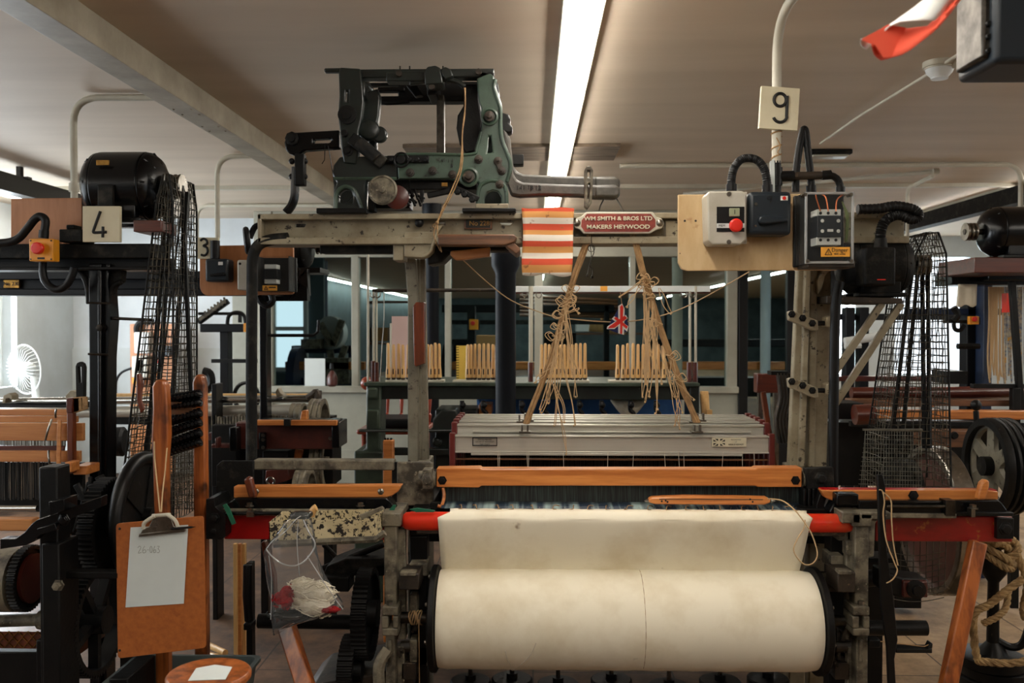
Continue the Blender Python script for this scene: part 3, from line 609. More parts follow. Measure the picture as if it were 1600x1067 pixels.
def jack(px0,py0,px1,py1,Y,par,r='ink',b_='ink',w='flag_white'):
    k=MB();cx,cy=(px0+px1)/2,(py0+py1)/2;dx,dy=(px1-px0)/2,(py1-py0)/2
    for sx in(-1,1):
        for sy in(-1,1):
            k.poly([(cx+sx*dx*.18,cy+sy*dy*.98),(cx+sx*dx*.18,cy+sy*dy*.34),(cx+sx*dx*.72,cy+sy*dy*.98)],Y,Y+.0008);k.poly([(cx+sx*dx*.98,cy+sy*dy*.24),(cx+sx*dx*.42,cy+sy*dy*.24),(cx+sx*dx*.98,cy+sy*dy*.8)],Y,Y+.0008)
    return k.build('flag_print',b_,par)
jack(1114.5,685.5,1133,696.5,3.3398,pl)
text('MANUFACTURED',1150,687,3.3402,1.6,'ink_soft',pl,sx=.9);text('of',1150,690.3,3.3402,1.9,'ink_soft',pl);text('LUCAS ST KEIGHLEY',1150,694.4,3.3402,2.5,'ink',pl,sx=.75)
# hooks where the cords meet the frames
for px,py in((820,663),(1090,663)):
    b=MB()
    for d,y in((0,676),(-4,660),(5,658)):
        b.bx(px-6+d,y-12,px-3+d,y,3.33,3.35);b.bx(px+3+d,y-12,px+6+d,y,3.33,3.35);b.bx(px-9+d,y-2,px+9+d,y+1,3.325,3.36)
    b.build('frame_hook','steel',L9,.001)
# left shuttle box
b=MB();b.poly([(365,760),(620,758),(628,758),(622,768),(612,775),(604,777),(365,778)],3.02,3.06);o=b.build('box_front','wood_x',L9,.003)
b=MB()
for q in(400,595):b.sph(W(q,768,3.02),.011,12,(1,.5,1))
b.build('bolt','steel',o)
b=MB();b.poly([(380,750),(386,745),(392,747),(394,756),(400,778),(388,778)],2.98,3.01);b.build('picker_handle','wood_dark',L9,.006)
b=MB();b.poly([(350,800),(356,786),(368,778),(604,778),(612,785),(618,797),(612,800)],3.0,3.06);b.bx(340,800,625,806,2.97,3.1);b.build('shuttle_box','iron_gloss',L9,.004)
b=MB();b.bx(340,795,630,807,2.99,3.12);b.build('race_ledge','iron_worn',L9,.003)
MB().bx(350,804,630,844,3.02,3.1).build('slay_beam','red_bright',L9,.003)
b=MB();b.poly([(322,780),(334,778),(336,792),(346,800),(352,806),(352,838),(346,843),(322,842)],2.96,3.1);bolt(b,W(336,809,2.96),r=.012,h=.014);bolt(b,W(334,830,2.96),r=.009,h=.004);b.build('end_bracket','iron_black',L9,.004)
b=MB()
for q in(390,563):b.bx(q-3,794,q+3,800,2.97,2.99);bolt(b,W(q,791,2.98),(0,0,1),.010,.012);b.bx(q-5,800,q+6,808,2.96,3.0) if q<500 else None
b.build('clamp_bolt','steel',L9)
b=MB()
b.poly([(348,789),(353,787),(358,794),(368,818),(362,820),(356,806)],2.955,2.962);b.poly([(614,789),(619,789),(616,798),(607,804),(604,802)],2.97,2.975);b.poly([(640,796),(652,794),(680,798),(678,800),(650,800)],2.95,2.96);b.build('green_tape','green_tape',L9)
b=MB();b.bx(395,719,615,735,3.2,3.26);b.build('tie_bar','iron_worn',L9,.004)
b=MB();b.poly([(338,727),(346,720),(396,720),(396,800),(338,800)],3.14,3.155);b.poly([(612,722),(675,722),(677,730),(677,800),(612,800)],3.22,3.235);b.build('guard_plate','iron_dusty',L9,.003)
b=MB();b.tube([W(450,372,3.3),W(422,375,3.3),W(403,384,3.3),W(395,404,3.3),W(394,440,3.3),W(393,560,3.3),W(393,722,3.3)],.021,12,5);b.build('guard_tube','iron_dusty',L9)
# right shuttle box
b=MB();b.poly([(1283,766),(1545,766),(1560,768),(1560,781),(1300,782),(1290,778)],3.02,3.06);o=b.build('box_front','wood_x',L9,.003);MB().bx(1285,764.5,1558,767,3.03,3.07).build('red_edge','red_bright',o)
c=MB();bolt(c,W(1427,774,3.02),r=.012,h=.008);c.build('bolt','iron_black',o)
b=MB();b.poly([(1528,781),(1534,755),(1541,749),(1547,752),(1546,762),(1541,781)],2.98,3.01);b.build('picker_handle','wood_x',L9,.006)
b=MB();b.poly([(1296,800),(1304,784),(1560,781),(1566,786),(1574,797),(1570,806),(1300,806)],3.0,3.06);b.bx(1308,772,1342,790,2.95,3.0);b.bx(1342,782,1492,803,2.97,3.0);b.build('shuttle_box','iron_gloss',L9,.004)
b=MB();b.tube([W(1385,791,2.96),W(1475,791,2.96),W(1484,786,2.96)],.006,8,4);b.bx(1478,782,1493,806,2.95,3.0);b.build('box_swell','steel_dark',L9,.002)
b=MB();b.bx(1340,802,1495,810,2.96,3.06);b.build('race_ledge','iron_worn',L9,.003)
b=MB();b.bx(1368,806,1582,847,3.02,3.1);b.build('slay_beam','red_dark',L9,.004)
b=MB();b.bx(1558,810,1584,842,3.0,3.02);bolt(b,W(1571,826,3.0),r=.016,h=.012);b.bx(1480,800,1584,807,2.99,3.02);b.build('end_bracket','iron_black',L9,.003)
b=MB();bolt(b,W(1520,795,2.98),(0,0,1),.012,.014);b.bx(1518,795,1524,808,2.96,2.99);b.build('clamp_bolt','steel',L9)
# picking sticks and side levers
MB().bar(W(1528,846,3.0),W(1478,1085,2.9),.05,.04,up=(0,1,0)).build('picking_stick','wood_z',L9,.006)
MB().bar(W(448,978,2.9),W(482,1085,2.8),.055,.04,up=(0,1,0)).build('picking_stick','wood_z',L9,.006)
b=MB();b.poly([(1371,742),(1380,742),(1384,760),(1384,790),(1386,860),(1396,930),(1403,1000),(1398,1030),(1400,1067),(1402,1120),(1393,1120),(1388,1060),(1386,1010),(1376,940),(1373,800)],2.86,2.875);b.build('weft_lever','oil_black',L9,.003)
b=MB();b.tube([W(1374,765,2.85),W(1379,768,2.85),W(1382,785,2.85),W(1380,805,2.85),W(1385,845,2.85),W(1398,880,2.85),W(1402,892,2.85),W(1395,905,2.85),W(1385,911,2.85)],.0022,6,5);b.tube([W(1379,768,2.85),W(1392,782,2.85),W(1393,810,2.85),W(1396,850,2.85),W(1403,883,2.85)],.0022,6,5);b.build('hanging_loop','cord_pale',L9)
b=MB();b.cyl(W(1355,981,3.0),W(1447,981,3.0),.025,n=18);b.build('side_shaft','iron_black',L9)
b=MB();b.bx(1400,1013,1457,1021,2.88,2.92);b.bx(1358,1000,1376,1012,2.92,2.96);b.poly([(1450,1014),(1455,1004),(1458,1006),(1457,1014)],2.87,2.9);b.build('treadle_lever','iron_black',L9,.003)
b=MB();b.tube([W(1376,1002,2.88),W(1444,1010,2.88),W(1456,1005,2.88)],.0016,5);b.build('lever_string','cord',L9)
b=MB();b.poly([(1380,892),(1410,902),(1452,906),(1450,934),(1412,936),(1380,926)],2.95,3.05);o=b.build('buffer_strap','iron_black',L9,.008)
b=MB();b.bx(1412,908,1450,934,2.93,2.95);o2=b.build('buffer_cap','rust_red',o,.004);MB().lathe(W(1430,920,2.93),(0,-1,0),[(0,.03),(.014,.03),(.016,.018),(.026,.016)],18).build('buffer_bolt','oil_black',o)
b=MB();b.bx(1345,872,1400,880,3.1,3.2);b.cyl(W(1340,905,3.2),W(1400,900,3.2),.03);b.build('pick_shaft','oil_black',L9)
# gear wheels at the left side of the loom
b=MB().gear(W(572,958,3.05),(1,0,0),.155,.05,54,.14,0,.3);b.build('take_up_gear','oil_black',L9)
b=MB().gear(W(548,1048,2.98),(1,0,0),.12,.05,44,.2,0,.3);b.build('pinion_gear','oil_black',L9)
b=MB();b.cyl(W(404,970,3.2),W(565,972,3.2),.026,n=16);b.build('cross_shaft','iron_black',L9)
b=MB();b.bx(520,880,600,900,3.2,3.3);b.poly([(510,885),(540,873),(600,872),(600,884),(560,890),(545,912),(500,912)],3.15,3.3);b.tube([W(500,890,3.2),W(530,878,3.2),W(575,860,3.2),W(600,850,3.2)],.012,8,5);b.tube([W(505,850,3.3),W(530,880,3.3),W(520,908,3.3)],.01,8,5);b.bx(505,902,545,925,3.1,3.2);b.build('change_motion','iron_dusty',L9,.004)
b=MB();b.poly([(600,1050),(640,1040),(650,1067),(620,1110),(500,1100),(470,1088),(490,1070)],3.0,3.3);b.build('foot_casting','iron_brown',L9,.006)
b=MB();b.tube([W(606,1015,2.9),W(592,1040,2.88),W(594,1085,2.88)],.02,8,5);b.build('brake_lever','iron_worn',L9)
b=MB();b.bx(384,880,394,1040,3.1,3.14);b.tube([W(387,882,3.08),W(386,930,3.08),W(389,970,3.08)],.016,8);b.bx(380,975,392,985,3.04,3.1);b.build('picker_spindle','oil_black',L9,.003)
MB().poly([(407,848),(413,846),(428,900),(432,975),(424,975),(418,905)],3.12,3.16).build('picking_arm','wood_dark',L9,.004)
# maker's plate, brass plate, long wooden bracket
Y=3.265
b=MB();b.poly([(897,349),(900,341),(908,338),(916,331),(1020,331),(1026,339),(1034,341),(1038,349),(1034,357),(1026,359),(1016,365),(912,365),(906,358),(899,356)],Y,Y+.02);np_=b.build('name_plate','paint_white',L9,.003)
MB().poly([(909,344),(917,334),(1017,334),(1024,343),(1024,354),(1014,362),(914,362),(908,354)],Y-.002,Y+.002).build('plate_field','plate_red',np_)
b=MB()
for q in(901.5,1031):b.sph(W(q,348.5,Y),.013,12,(1,.6,1))
b.build('plate_stud','steel',np_)
text('Wᴹ SMITH & BROS LTD' if 0 else 'WM SMITH & BROS LTD',966,341.5,Y-.004,6.2,'sign_white',np_,ext=.002,sx=1.16,th=.0004);text('MAKERS HEYWOOD',966,354.5,Y-.004,6.2,'sign_white',np_,ext=.002,sx=1.25,th=.0004)
o=MB().bx(725,338,769,358,3.31,3.325).build('number_plate','wood_old',L9,.002);MB().bx(728,340.5,766,355.5,3.305,3.31).build('plate_face','ink',o);text('No 228',749,349,3.304,7.5,'brass',o)
b=MB();b.poly([(684,366),(803,366),(808,371),(804,378),(790,383),(684,383)],3.2,3.28);b.poly([(788,382),(802,378),(813,388),(812,393),(806,397)],3.21,3.4);b.build('wooden_trough','wood_old',L9,.004)
MB().poly([(704,392),(766,386),(765,400),(720,406),(711,406),(703,398)],3.31,3.36).build('wooden_handle','wood_loom',L9,.004)
b=MB();b.poly([(668,398),(684,372),(700,376),(704,396),(690,410),(668,414)],3.36,3.5);b.bx(690,383,800,392,3.35,3.45);b.build('bracket_foot','iron_black',L9,.006)
# weights under the roll
for i,(px,py) in enumerate(((735,1062),(800,1059),(872,1066),(955,1060),(1045,1070),(1125,1062),(1200,1058))):
    Y=3.25;p=W(px,py,Y);t=thing('loom_weight','round black iron weight under the cloth roll, number %s from the left'%('one two three four five six seven'.split()[i]),'weight','iron weights under the cloth roll')
    MB().lathe((p.x,Y,p.z-.05),(0,0,1),[(0,.07),(.004,.075),(.046,.075),(.05,.07),(.0502,.02),(.07,.02)],24).build('disc','oil_black',t);MB().tube([(p.x,Y,p.z+.01),(p.x,Y,RC9.z+.25)],.008,8).build('rod','iron_brown',t);
# belt guard of the loom on the right: mesh cage round the belts
def cage(name,lab,apex,L,Rr,Y0,Y1,yb,m='wire_mesh',sp=13,r=.0016,solid=None):
    # apex: (px left, px right, py) of the arched top; L, R: px of the bottom edges at yb
    t=thing(name,lab,'belt guard');b=MB();al,ar,ay=apex
    def P(u,v,Y):                                   # u across, v downwards 0..1
        py=ay+(yb-ay)*v;l=al+(L-al)*v;rr_=ar+(Rr-ar)*v;a=min(1,v*(yb-ay)/34);k=(1-a)*.28;l,rr_=l+(rr_-l)*k,rr_-(rr_-l)*k
        return W(l+(rr_-l)*u,py,Y0)+V((0,Y-Y0,0))
    nv=int((yb-ay)/sp);nu=max(4,int((Rr-L)/sp*.8));nd=max(3,int((Y1-Y0)/U(Y0)/sp))
    wob=lambda i:V((RND.uniform(-.0025,.0025),RND.uniform(-.0025,.0025),RND.uniform(-.002,.002)))
    for i in range(nv+1):
        v=i/nv;lp=[P(k/nu,v,Y0) for k in range(nu+1)]+[P(1,v,Y0+(Y1-Y0)*k/nd) for k in range(1,nd+1)]+[P(1-k/nu,v,Y1) for k in range(1,nu+1)]+[P(0,v,Y1+(Y0-Y1)*k/nd) for k in range(1,nd)]
        b.tube([q+wob(0) for q in lp],r,4,closed=True)
    for f in range(2):
        Y=(Y0,Y1)[f]
        for k in range(nu+1):b.tube([P(k/nu,i/nv,Y)+wob(0) for i in range(nv+1)],r,4)
    for k in range(1,nd):
        Y=Y0+(Y1-Y0)*k/nd
        for u in(0,1):b.tube([P(u,i/nv,Y)+wob(0) for i in range(nv+1)],r,4)
        b.tube([P(i/4,0,Y) for i in range(5)],r,4)
    b.build('wire_cage',m,t)
    e=MB()
    for u,Y in((0,Y0),(1,Y0),(0,Y1),(1,Y1)):e.tube([P(u,i/12,Y) for i in range(13)],r*2.2,6)
    e.build('edge_rod','iron_dusty',t);return t,P
g9,P9=cage('belt_guard','tall wire mesh belt guard on the right side of the grey-green loom',(1436,1478,363),1378,1486,3.3,3.5,760,sp=10.5,r=.0017)
b=MB()
for i in range(17):y=672+i*7;b.tube([W(1352-i*.9,y,3.28),W(1440,y+2,3.28)],.0012,4)
for i in range(24):x=1343+i*4.2;b.tube([W(max(x,1352),672,3.28),W(x,790,3.28)],.001,4)
b.bx(1349,670,1442,673,3.275,3.285);b.build('fine_mesh_panel','wire_light',g9)
b=MB()
for i in range(9):
    y=860+i*9;b.tube([W(x,y+8*math.sin((x-1380)/100*PI),3.3) for x in range(1385,1484,9)],.0016,4)
for i in range(10):x=1388+i*10;b.tube([W(x,760,3.32),W(x,850,3.3),W(x-2,930-abs(i-5)*3,3.3)],.0016,4)
b.build('lower_cage','wire_mesh',g9)
b=MB()
for p,q in(((1424,420),(1392,700)),((1434,425),(1408,700)),((1450,420),(1452,700)),((1441,420),(1444,700))):b.bar(W(p[0],p[1],3.4),W(q[0],q[1],3.42),.012,.014)
b.build('drive_belt','rubber',L9)
b=MB();b.lathe(W(1405,765,3.44),(1,0,0),[(-.03,.08),(-.028,.115),(-.012,.115),(-.008,.10),(.0,.115),(.014,.115),(.018,.10),(.026,.115),(.05,.115),(.052,.08)],36);b.build('belt_pulley','iron_dusty',L9)
c=W(1458,812,3.75);o=MB().lathe(c,(1,0,0),[(-.03,.275),(-.03,.30),(-.025,.305),(.045,.305),(.05,.30),(.05,.275)],56,loop=True).build('drive_wheel','steel',L9);MB().lathe(c,(1,0,0),[(-.06,.03),(-.05,.06),(-.012,.06),(-.01,.277),(.02,.277),(.021,.03)],44).build('wheel_disc','rust_red',o);b=MB();b.cyl(c-V((.5,0,0)),c,.03);b.box((c.x-.3,c.y-.04,0),(c.x-.22,c.y+.04,c.z+.04));b.build('wheel_shaft','oil_black',L9)
# motor, its shelf and struts on the right of the loom
b=MB();b.poly([(1292,462),(1410,466),(1412,474),(1292,474)],3.25,3.5);b.build('motor_shelf','iron_brown',L9,.003)
b=MB();b.bar(W(1378,474,3.28),W(1302,585,3.28),.024,.02,up=(0,1,0));b.bar(W(1408,474,3.3),W(1304,632,3.3),.024,.02,up=(0,1,0));b.build('shelf_strut','iron_khaki',L9,.002)
b=MB();b.tube([W(1312,440,3.2),W(1306,480,3.2),W(1303,600,3.2),W(1302,760,3.2)],.017,10,4);b.build('guard_tube','oil_black',L9)
# ---------------------------------------------------------------- dobby on top of the arch
DB=thing('dobby','green and black iron dobby mechanism standing on the arch beam','dobby')
def rnd(cx,cy,r,n=16,a0=0):return [(cx+r*math.cos(a0+2*PI*k/n),cy+r*math.sin(a0+2*PI*k/n)) for k in range(n)]
Y=3.28
# right green side frame
b=MB();b.poly([(694,241),(740,240),(744,232),(752,205),(753,192),(751,180),(752,168),(748,158),(746,140),(745,122),(766,114),(772,120),(771,135),(776,152),(780,166),(782,180),(780,200),(783,220),(790,236),(797,248),(798,268),(794,282),(791,292),(793,325),(770,325),(745,325),(746,296),(748,285),(735,288),(722,286),(700,279),(622,279),(620,240)],Y,Y+.03,
 [[(763,212),(767,212),(770,238),(761,239)],[(757,318),(757,308),(762,300),(770,297),(778,299),(783,308),(783,318)]])
b.build('side_frame','green',DB,.005)
b=MB();b.tube([W(x,y,Y) for x,y in((774,124),(772,136),(777,152),(782,170),(782,196),(785,220),(792,238),(797,252),(797,268),(792,284))],.0075,8,4);b.tube([W(x,y,Y) for x,y in((620,241),(680,241),(738,241),(745,230),(752,206))],.006,8,4)
b.tube([W(x,y,Y) for x,y in((746,318),(748,296),(756,286),(770,282),(786,287),(791,300),(792,318))],.007,8,4);b.build('frame_rib','green',DB)
for q,rr1 in(((765,183),.032),((733,277),.036)):
    b=MB().lathe(W(*q,Y),(0,-1,0),[(0,rr1),(.01,rr1),(.012,rr1*.86),(.013,rr1*.8),(.006,rr1*.62)],24);o=b.build('bearing_boss','green',DB)
    MB().lathe(W(*q,Y),(0,-1,0),[(0,rr1*.58),(.02,rr1*.58),(.021,rr1*.34),(.034,rr1*.32),(.036,.003)],20).build('bearing_pin','iron_brown',o)
b=MB()
for q in((748,249),(778,252),(784,267),(781,288),(676,267),(641,270),(707,273)):b.lathe(W(*q,Y),(0,-1,0),[(0,.016),(.006,.016),(.007,.011),(.016,.011),(.017,.005),(.024,.005)],10)
b.bar(W(778,254,Y-.008),W(784,266,Y-.008),.018,.008,up=(0,1,0));b.build('bolt','iron_brown',DB)
b=MB()
b.bx(743,318,794,326,3.25,3.4);b.build('foot','iron_khaki',DB,.003)
b=MB();b.bx(722,325,806,331,3.24,3.5);b.bx(494,325,572,333,3.24,3.5);b.build('foot_plate','oil_black',DB,.003)
text('141·1·1',697,251,Y-.002,6,'green_dark',DB,ext=.002);text('B',706,259,Y-.002,6,'green_dark',DB,ext=.002)
# left green-black side frame
b=MB();b.poly([(531,245),(620,243),(622,279),(575,280),(570,290),(572,330),(521,330),(521,300),(526,285),(519,272),(521,258)],Y+.01,Y+.04,[[(529,316),(530,303),(538,296),(548,297),(552,305),(551,318)]])
b.build('side_frame','green_dark',DB,.005)
b=MB();b.tube([W(x,y,Y+.01) for x,y in((522,279),(545,279),(575,279),(620,279))],.006,6);b.tube([W(x,y,Y+.01) for x,y in((524,325),(526,302),(538,292),(552,296),(560,312),(566,328))],.008,8,4);b.build('frame_rib','green',DB)
# left upright with slot and rail
b=MB();b.poly([(529,113),(531,105),(563,107),(566,130),(568,160),(565,185),(560,205),(560,240),(556,256),(537,254),(534,240),(531,205),(528,180),(530,150)],Y,Y+.035,[[(540,141),(545,141),(544,159),(539,159)]])
b.build('upright','green_dark',DB,.005)
b=MB();b.poly([(568,145),(590,138),(594,150),(592,180),(588,200),(588,240),(578,240),(574,215),(566,205),(562,190)],Y+.08,Y+.12);b.lathe(W(578,205,Y+.06),(0,-1,0),[(0,.04),(.03,.04),(.035,.03)],18);b.lathe(W(594,212,Y+.07),(0,-1,0),[(0,.03),(.03,.03)],18);b.build('rocker_arm','green_dark',DB,.006)
b=MB().lathe(W(543,180,Y),(0,-1,0),[(0,.034),(.012,.034),(.014,.018),(.02,.018)],20);b.lathe(W(539,209,Y),(0,-1,0),[(0,.014),(.02,.012)],8);b.lathe(W(544,236,Y),(0,-1,0),[(0,.02),(.006,.02),(.007,.011),(.018,.011)],8);b.build('pivot','iron_black',DB)
b=MB();b.bar(W(548,215,Y-.015),W(600,256,Y-.015),.045,.02,up=(0,1,0));b.cyl(W(560,222,Y-.02),W(590,248,Y-.02),.024);b.build('spring_arm','iron_dusty',DB,.004)
# top rails
b=MB();b.bx(506,106,535,112,3.30,3.33);b.bx(560,108,772,120,3.30,3.36);b.bx(603,112,690,126,3.28,3.34);b.tube([W(x,y,3.3) for x,y in((640,130),(690,124),(715,128),(726,136))],.011,8,4);b.bx(560,126,570,150,3.3,3.36)
b.poly([(662,112),(668,104),(680,102),(688,106),(690,118),(692,130),(664,132)],3.26,3.36);b.poly([(690,106),(696,104),(704,108),(708,118),(696,124),(690,116)],3.26,3.34);b.build('top_rail','green_dark',DB,.005)
b=MB();b.bx(590,136,632,142,3.5,3.54);b.bx(570,129,640,133,3.52,3.56);b.bx(590,150,726,158,3.5,3.56);b.bx(622,128,770,150,3.52,3.58);b.poly([(634,133),(652,132),(660,148),(648,150)],3.4,3.44);b.bx(667,128,683,148,3.36,3.5);b.tube([W(592,154,3.5),W(604,161,3.5),(W(640,158,3.5))],.01,6,3);b.bx(746,112,772,120,3.3,3.6);b.build('rear_rail','oil_black',DB,.004)
b=MB()
for x,y in((624,116),(748,113),(675,136)):b.lathe(W(x,y,3.28),(0,-1,0),[(0,.012),(.014,.011)],8)
for x in(625,640,692):b.bx(x-1,103,x+1,110,3.3,3.31)
b.build('rail_bolt','iron_brown',DB)
MB().bx(682,148,694,241,3.44,3.48).build('draw_bar','steel_dark',DB,.003)
b=MB();b.poly([(726,130),(746,130),(750,165),(754,190),(745,235),(728,240),(718,225),(713,200),(715,180),(724,165)],3.40,3.5);b.poly([(772,120),(778,130),(780,142),(776,160),(770,150)],3.38,3.46);b.build('cam_plate','oil_black',DB,.006)
b=MB();b.poly([(766,180),(785,176),(795,178),(798,186),(796,192),(801,198),(800,206),(795,208),(786,205)],3.4,3.46);b.build('jack_pivot','iron_black',DB,.006)
# counterweighted jack arms to the right
for i,(dy,Yj) in enumerate(((13,3.40),(0,3.50))):
    b=MB();b.poly([(x,y+dy*(.3 if x<800 else 1)) for x,y in((782,190),(790,196),(797,215),(800,240),(802,258),(808,268),(818,272),(860,274),(920,276),(962,275),(969,280),(969,293),(962,297),(930,296),(905,293),(850,292),(812,294),(798,300),(790,280),(790,240),(786,215))],Yj,Yj+.06)
    o=b.build('jack_arm','iron_arm',DB,.012);b=MB();b.poly([(930,277+dy),(964,277+dy),(969,283+dy),(968,292+dy),(962,295+dy),(930,294+dy)],Yj-.012,Yj+.075);b.build('arm_head','iron_arm',o,.008)
text('141·18·12',826,293.5,3.397,7,'oil_black',DB,ext=.002)
b=MB();b.poly([(913,266),(917,259),(923,259),(927,266),(926,300),(924,318),(918,327),(913,322),(914,300)],3.33,3.37,[[(918,266),(922,266),(922,278),(918,278)],[(919,286),(922,286),(921,316),(917,318)]]);b.build('clamp_link','iron_worn',DB,.003)
b=MB();b.tube([W(943,312,3.42),W(938,322,3.4),W(935,334,3.38)],.003,6);b.tube([W(963,310,3.42),W(970,322,3.4),W(976,334,3.38)],.003,6);b.build('wire_link','steel',DB)
MB().bx(790,241,818,257,3.6,3.66).build('rear_stop','oil_black',DB,.003)
# left lever with hanging link
b=MB();b.poly([(444,222),(448,211),(460,207),(530,203),(530,231),(475,235),(470,240),(462,243),(452,240),(446,234)],3.36,3.40,[[(489,217),(515,216),(518,219),(515,223),(489,224)]]);b.build('lever_arm','iron_gloss',DB,.005)
b=MB().lathe(W(457,217,3.36),(0,-1,0),[(0,.026),(.01,.026),(.012,.016),(.022,.015)],8);b.build('lever_pivot','iron_black',DB)
b=MB();b.bx(460,240,475,289,3.33,3.37);o=b.build('hanging_link','iron_black',DB,.003)
b=MB()
for x,y in((456,252),(476,252),(456,276),(476,276)):b.sph(W(x,y,3.35),.012,10)
b.build('link_bolt','iron_black',o)
b=MB();b.tube([W(x,y,3.36) for x,y in((462,262),(461,290),(460,308),(455,322),(447,332))],.026,10,5,flat=.6);b.build('curved_strap','iron_gloss',DB)
b=MB();b.tube([W(508,226,3.35),W(507,250,3.35),W(503,256,3.35)],.0016,4);b.tube([W(513,228,3.35),W(520,270,3.35),W(525,300,3.3),W(540,316,3.28),W(550,308,3.28)],.0018,4,4);b.build('loose_wire','iron_black',DB)
# hand wheel and red drum, lower works
b=MB().lathe(W(598,297,3.20),(0,-1,0),[(-.05,.03),(-.02,.03),(-.019,.05),(0,.053),(.006,.053),(.008,.047),(.004,.044),(.005,.012),(.012,.011),(.013,.002)],32);b.build('hand_wheel','iron_worn',DB)
MB().lathe(W(622,310,3.30),(0,-1,0),[(-.02,.04),(.03,.044),(.034,.036)],24).build('red_drum','rust_red',DB)
b=MB();b.bx(580,281,640,325,3.34,3.44);b.bx(575,285,585,330,3.3,3.36)
for k in range(9):b.bar(W(630+k*3,296+k%3*8,3.3),W(640+k*2.2,322-k%4*5,3.28),.009)
b.bx(640,281,745,296,3.33,3.42);b.bx(656,296,662,314,3.3,3.32);b.poly([(654,308),(664,308),(659,318)],3.3,3.32);b.bar(W(668,306,3.3),W(705,298,3.3),.02);b.bar(W(706,290,3.28),W(748,312,3.28),.02)
for q in((715,300),(726,304),(738,312)):b.lathe(W(*q,3.27),(0,-1,0),[(0,.014),(.015,.012)],6)
b.build('lower_linkage','oil_black',DB,.003);MB().bx(690,285,699,291,3.26,3.28).build('brass_plate','brass',DB)
b=MB();b.bx(605,243,670,254,3.27,3.3);b.ring(W(627,250,3.26),(0,1,0),.026,.004,24);b.lathe(W(627,250,3.27),(0,-1,0),[(0,.018),(.014,.016)],12)
for q in(598,612,640,652,665):b.lathe(W(q,250,3.27),(0,-1,0),[(0,.01),(.014,.008)],8)
b.build('slide_bar','iron_black',DB,.002)

# rear side plates for depth
b=MB();b.poly([(531,245),(790,240),(790,279),(575,282),(572,330),(521,330),(521,258)],3.62,3.65);b.poly([(745,279),(792,279),(792,330),(745,330)],3.62,3.65);b.poly([(529,108),(563,108),(566,205),(556,256),(537,254)],3.62,3.65);b.poly([(748,112),(772,112),(785,240),(750,240)],3.62,3.65);b.build('rear_frame','green_dark',DB,.005)
b=MB()
for q in((545,250),(733,277),(765,183),(543,180),(560,114),(765,118)):b.cyl(W(*q,3.29),W(*q,3.29)+V((0,.34,0)),.014)
b.build('cross_rod','iron_black',DB)
# cord tied from the dobby down to the beam
t=thing('pull_cord','pale double cord tied from the dobby top down to the arch beam','cord')
b=MB();b.tube([W(x,y,3.23) for x,y in((726,137),(727,165),(723,200),(721,240),(717,268),(704,300),(692,325),(683,347))],.0026,6,5);b.tube([W(x,y,3.235) for x,y in((727,137),(726,180),(722,210),(723,245),(719,272),(708,300),(696,322),(684,346))],.0026,6,5);b.build('cord','cord',t)
b=MB();b.sph(W(683,348,3.23),.007,8);b.tube([W(683,348,3.23),W(678,362,3.23),W(680,375,3.23),W(688,392,3.23)],.0022,6,4);b.tube([W(683,348,3.23),W(684,366,3.23),W(690,394,3.23)],.0022,6,4);b.tube([W(683,348,3.23),W(676,353,3.235),W(684,357,3.235),W(683,348,3.23)],.0022,6,4);b.build('knot','cord',t)
# ---------------------------------------------------------------- control board of loom nine
BY9=3.02
b=MB();b.poly([(1060,304),(1240,303),(1308,303),(1308,422),(1074,423),(1065,420),(1060,410)],BY9,BY9+.02)
t=thing('control_board','pale plywood board holding the boxes beside the number 9 pipe','board');b.build('board','ply',t,.002)
c=MB()
for q in((1070,345),(1087,345)):c.lathe(W(*q,BY9),(0,-1,0),[(0,.004),(.002,.003)],8)
c.bx(1062,395,1063,397,BY9-.002,BY9);c.build('screw','iron_brown',t)
b=MB();b.bx(1248,330,1298,350,BY9+.02,3.38);b.build('bracket','iron_khaki',t)
# starter
t=thing('motor_starter','light grey push button starter box with a red stop button','starter box');y=BY9-.1
b=MB();b.poly([(1108,299),(1160,298),(1166,303),(1166,374),(1158,382),(1113,382),(1107,376),(1105,303)],y,BY9);b.build('case','plastic_grey',t,.008,seg=3)
b=MB();b.bx(1106,300,1167,381,y+.035,y+.039);b.build('case_seam','plastic_grey',t,.002)
MB().bx(1120,323,1163,362,y-.002,y+.004).build('face_plate','plastic_black',t);MB().bx(1120,349,1163,356,y-.003,y).build('white_stripe','plastic_white',t)
MB().bx(1140,325,1156,338,y-.008,y).build('start_button','lcd',t,.002);text('I',1148,331.5,y-.009,7,'ink',t)
MB().lathe(W(1148,353,y),(0,-1,0),[(0,.012),(.012,.012),(.013,.0215),(.022,.0215),(.026,.017),(.027,.002)],24).build('stop_button','red_button',t)
text('MEM',1128,352.5,y-.0035,3.6,'ink',t)
c=MB()
for q in((1139,303),(1139,378)):c.lathe(W(*q,y),(0,-1,0),[(0,.008),(.004,.007)],14)
c.sph(W(1103,344,BY9-.01),.007,10);c.build('screw','steel',t)
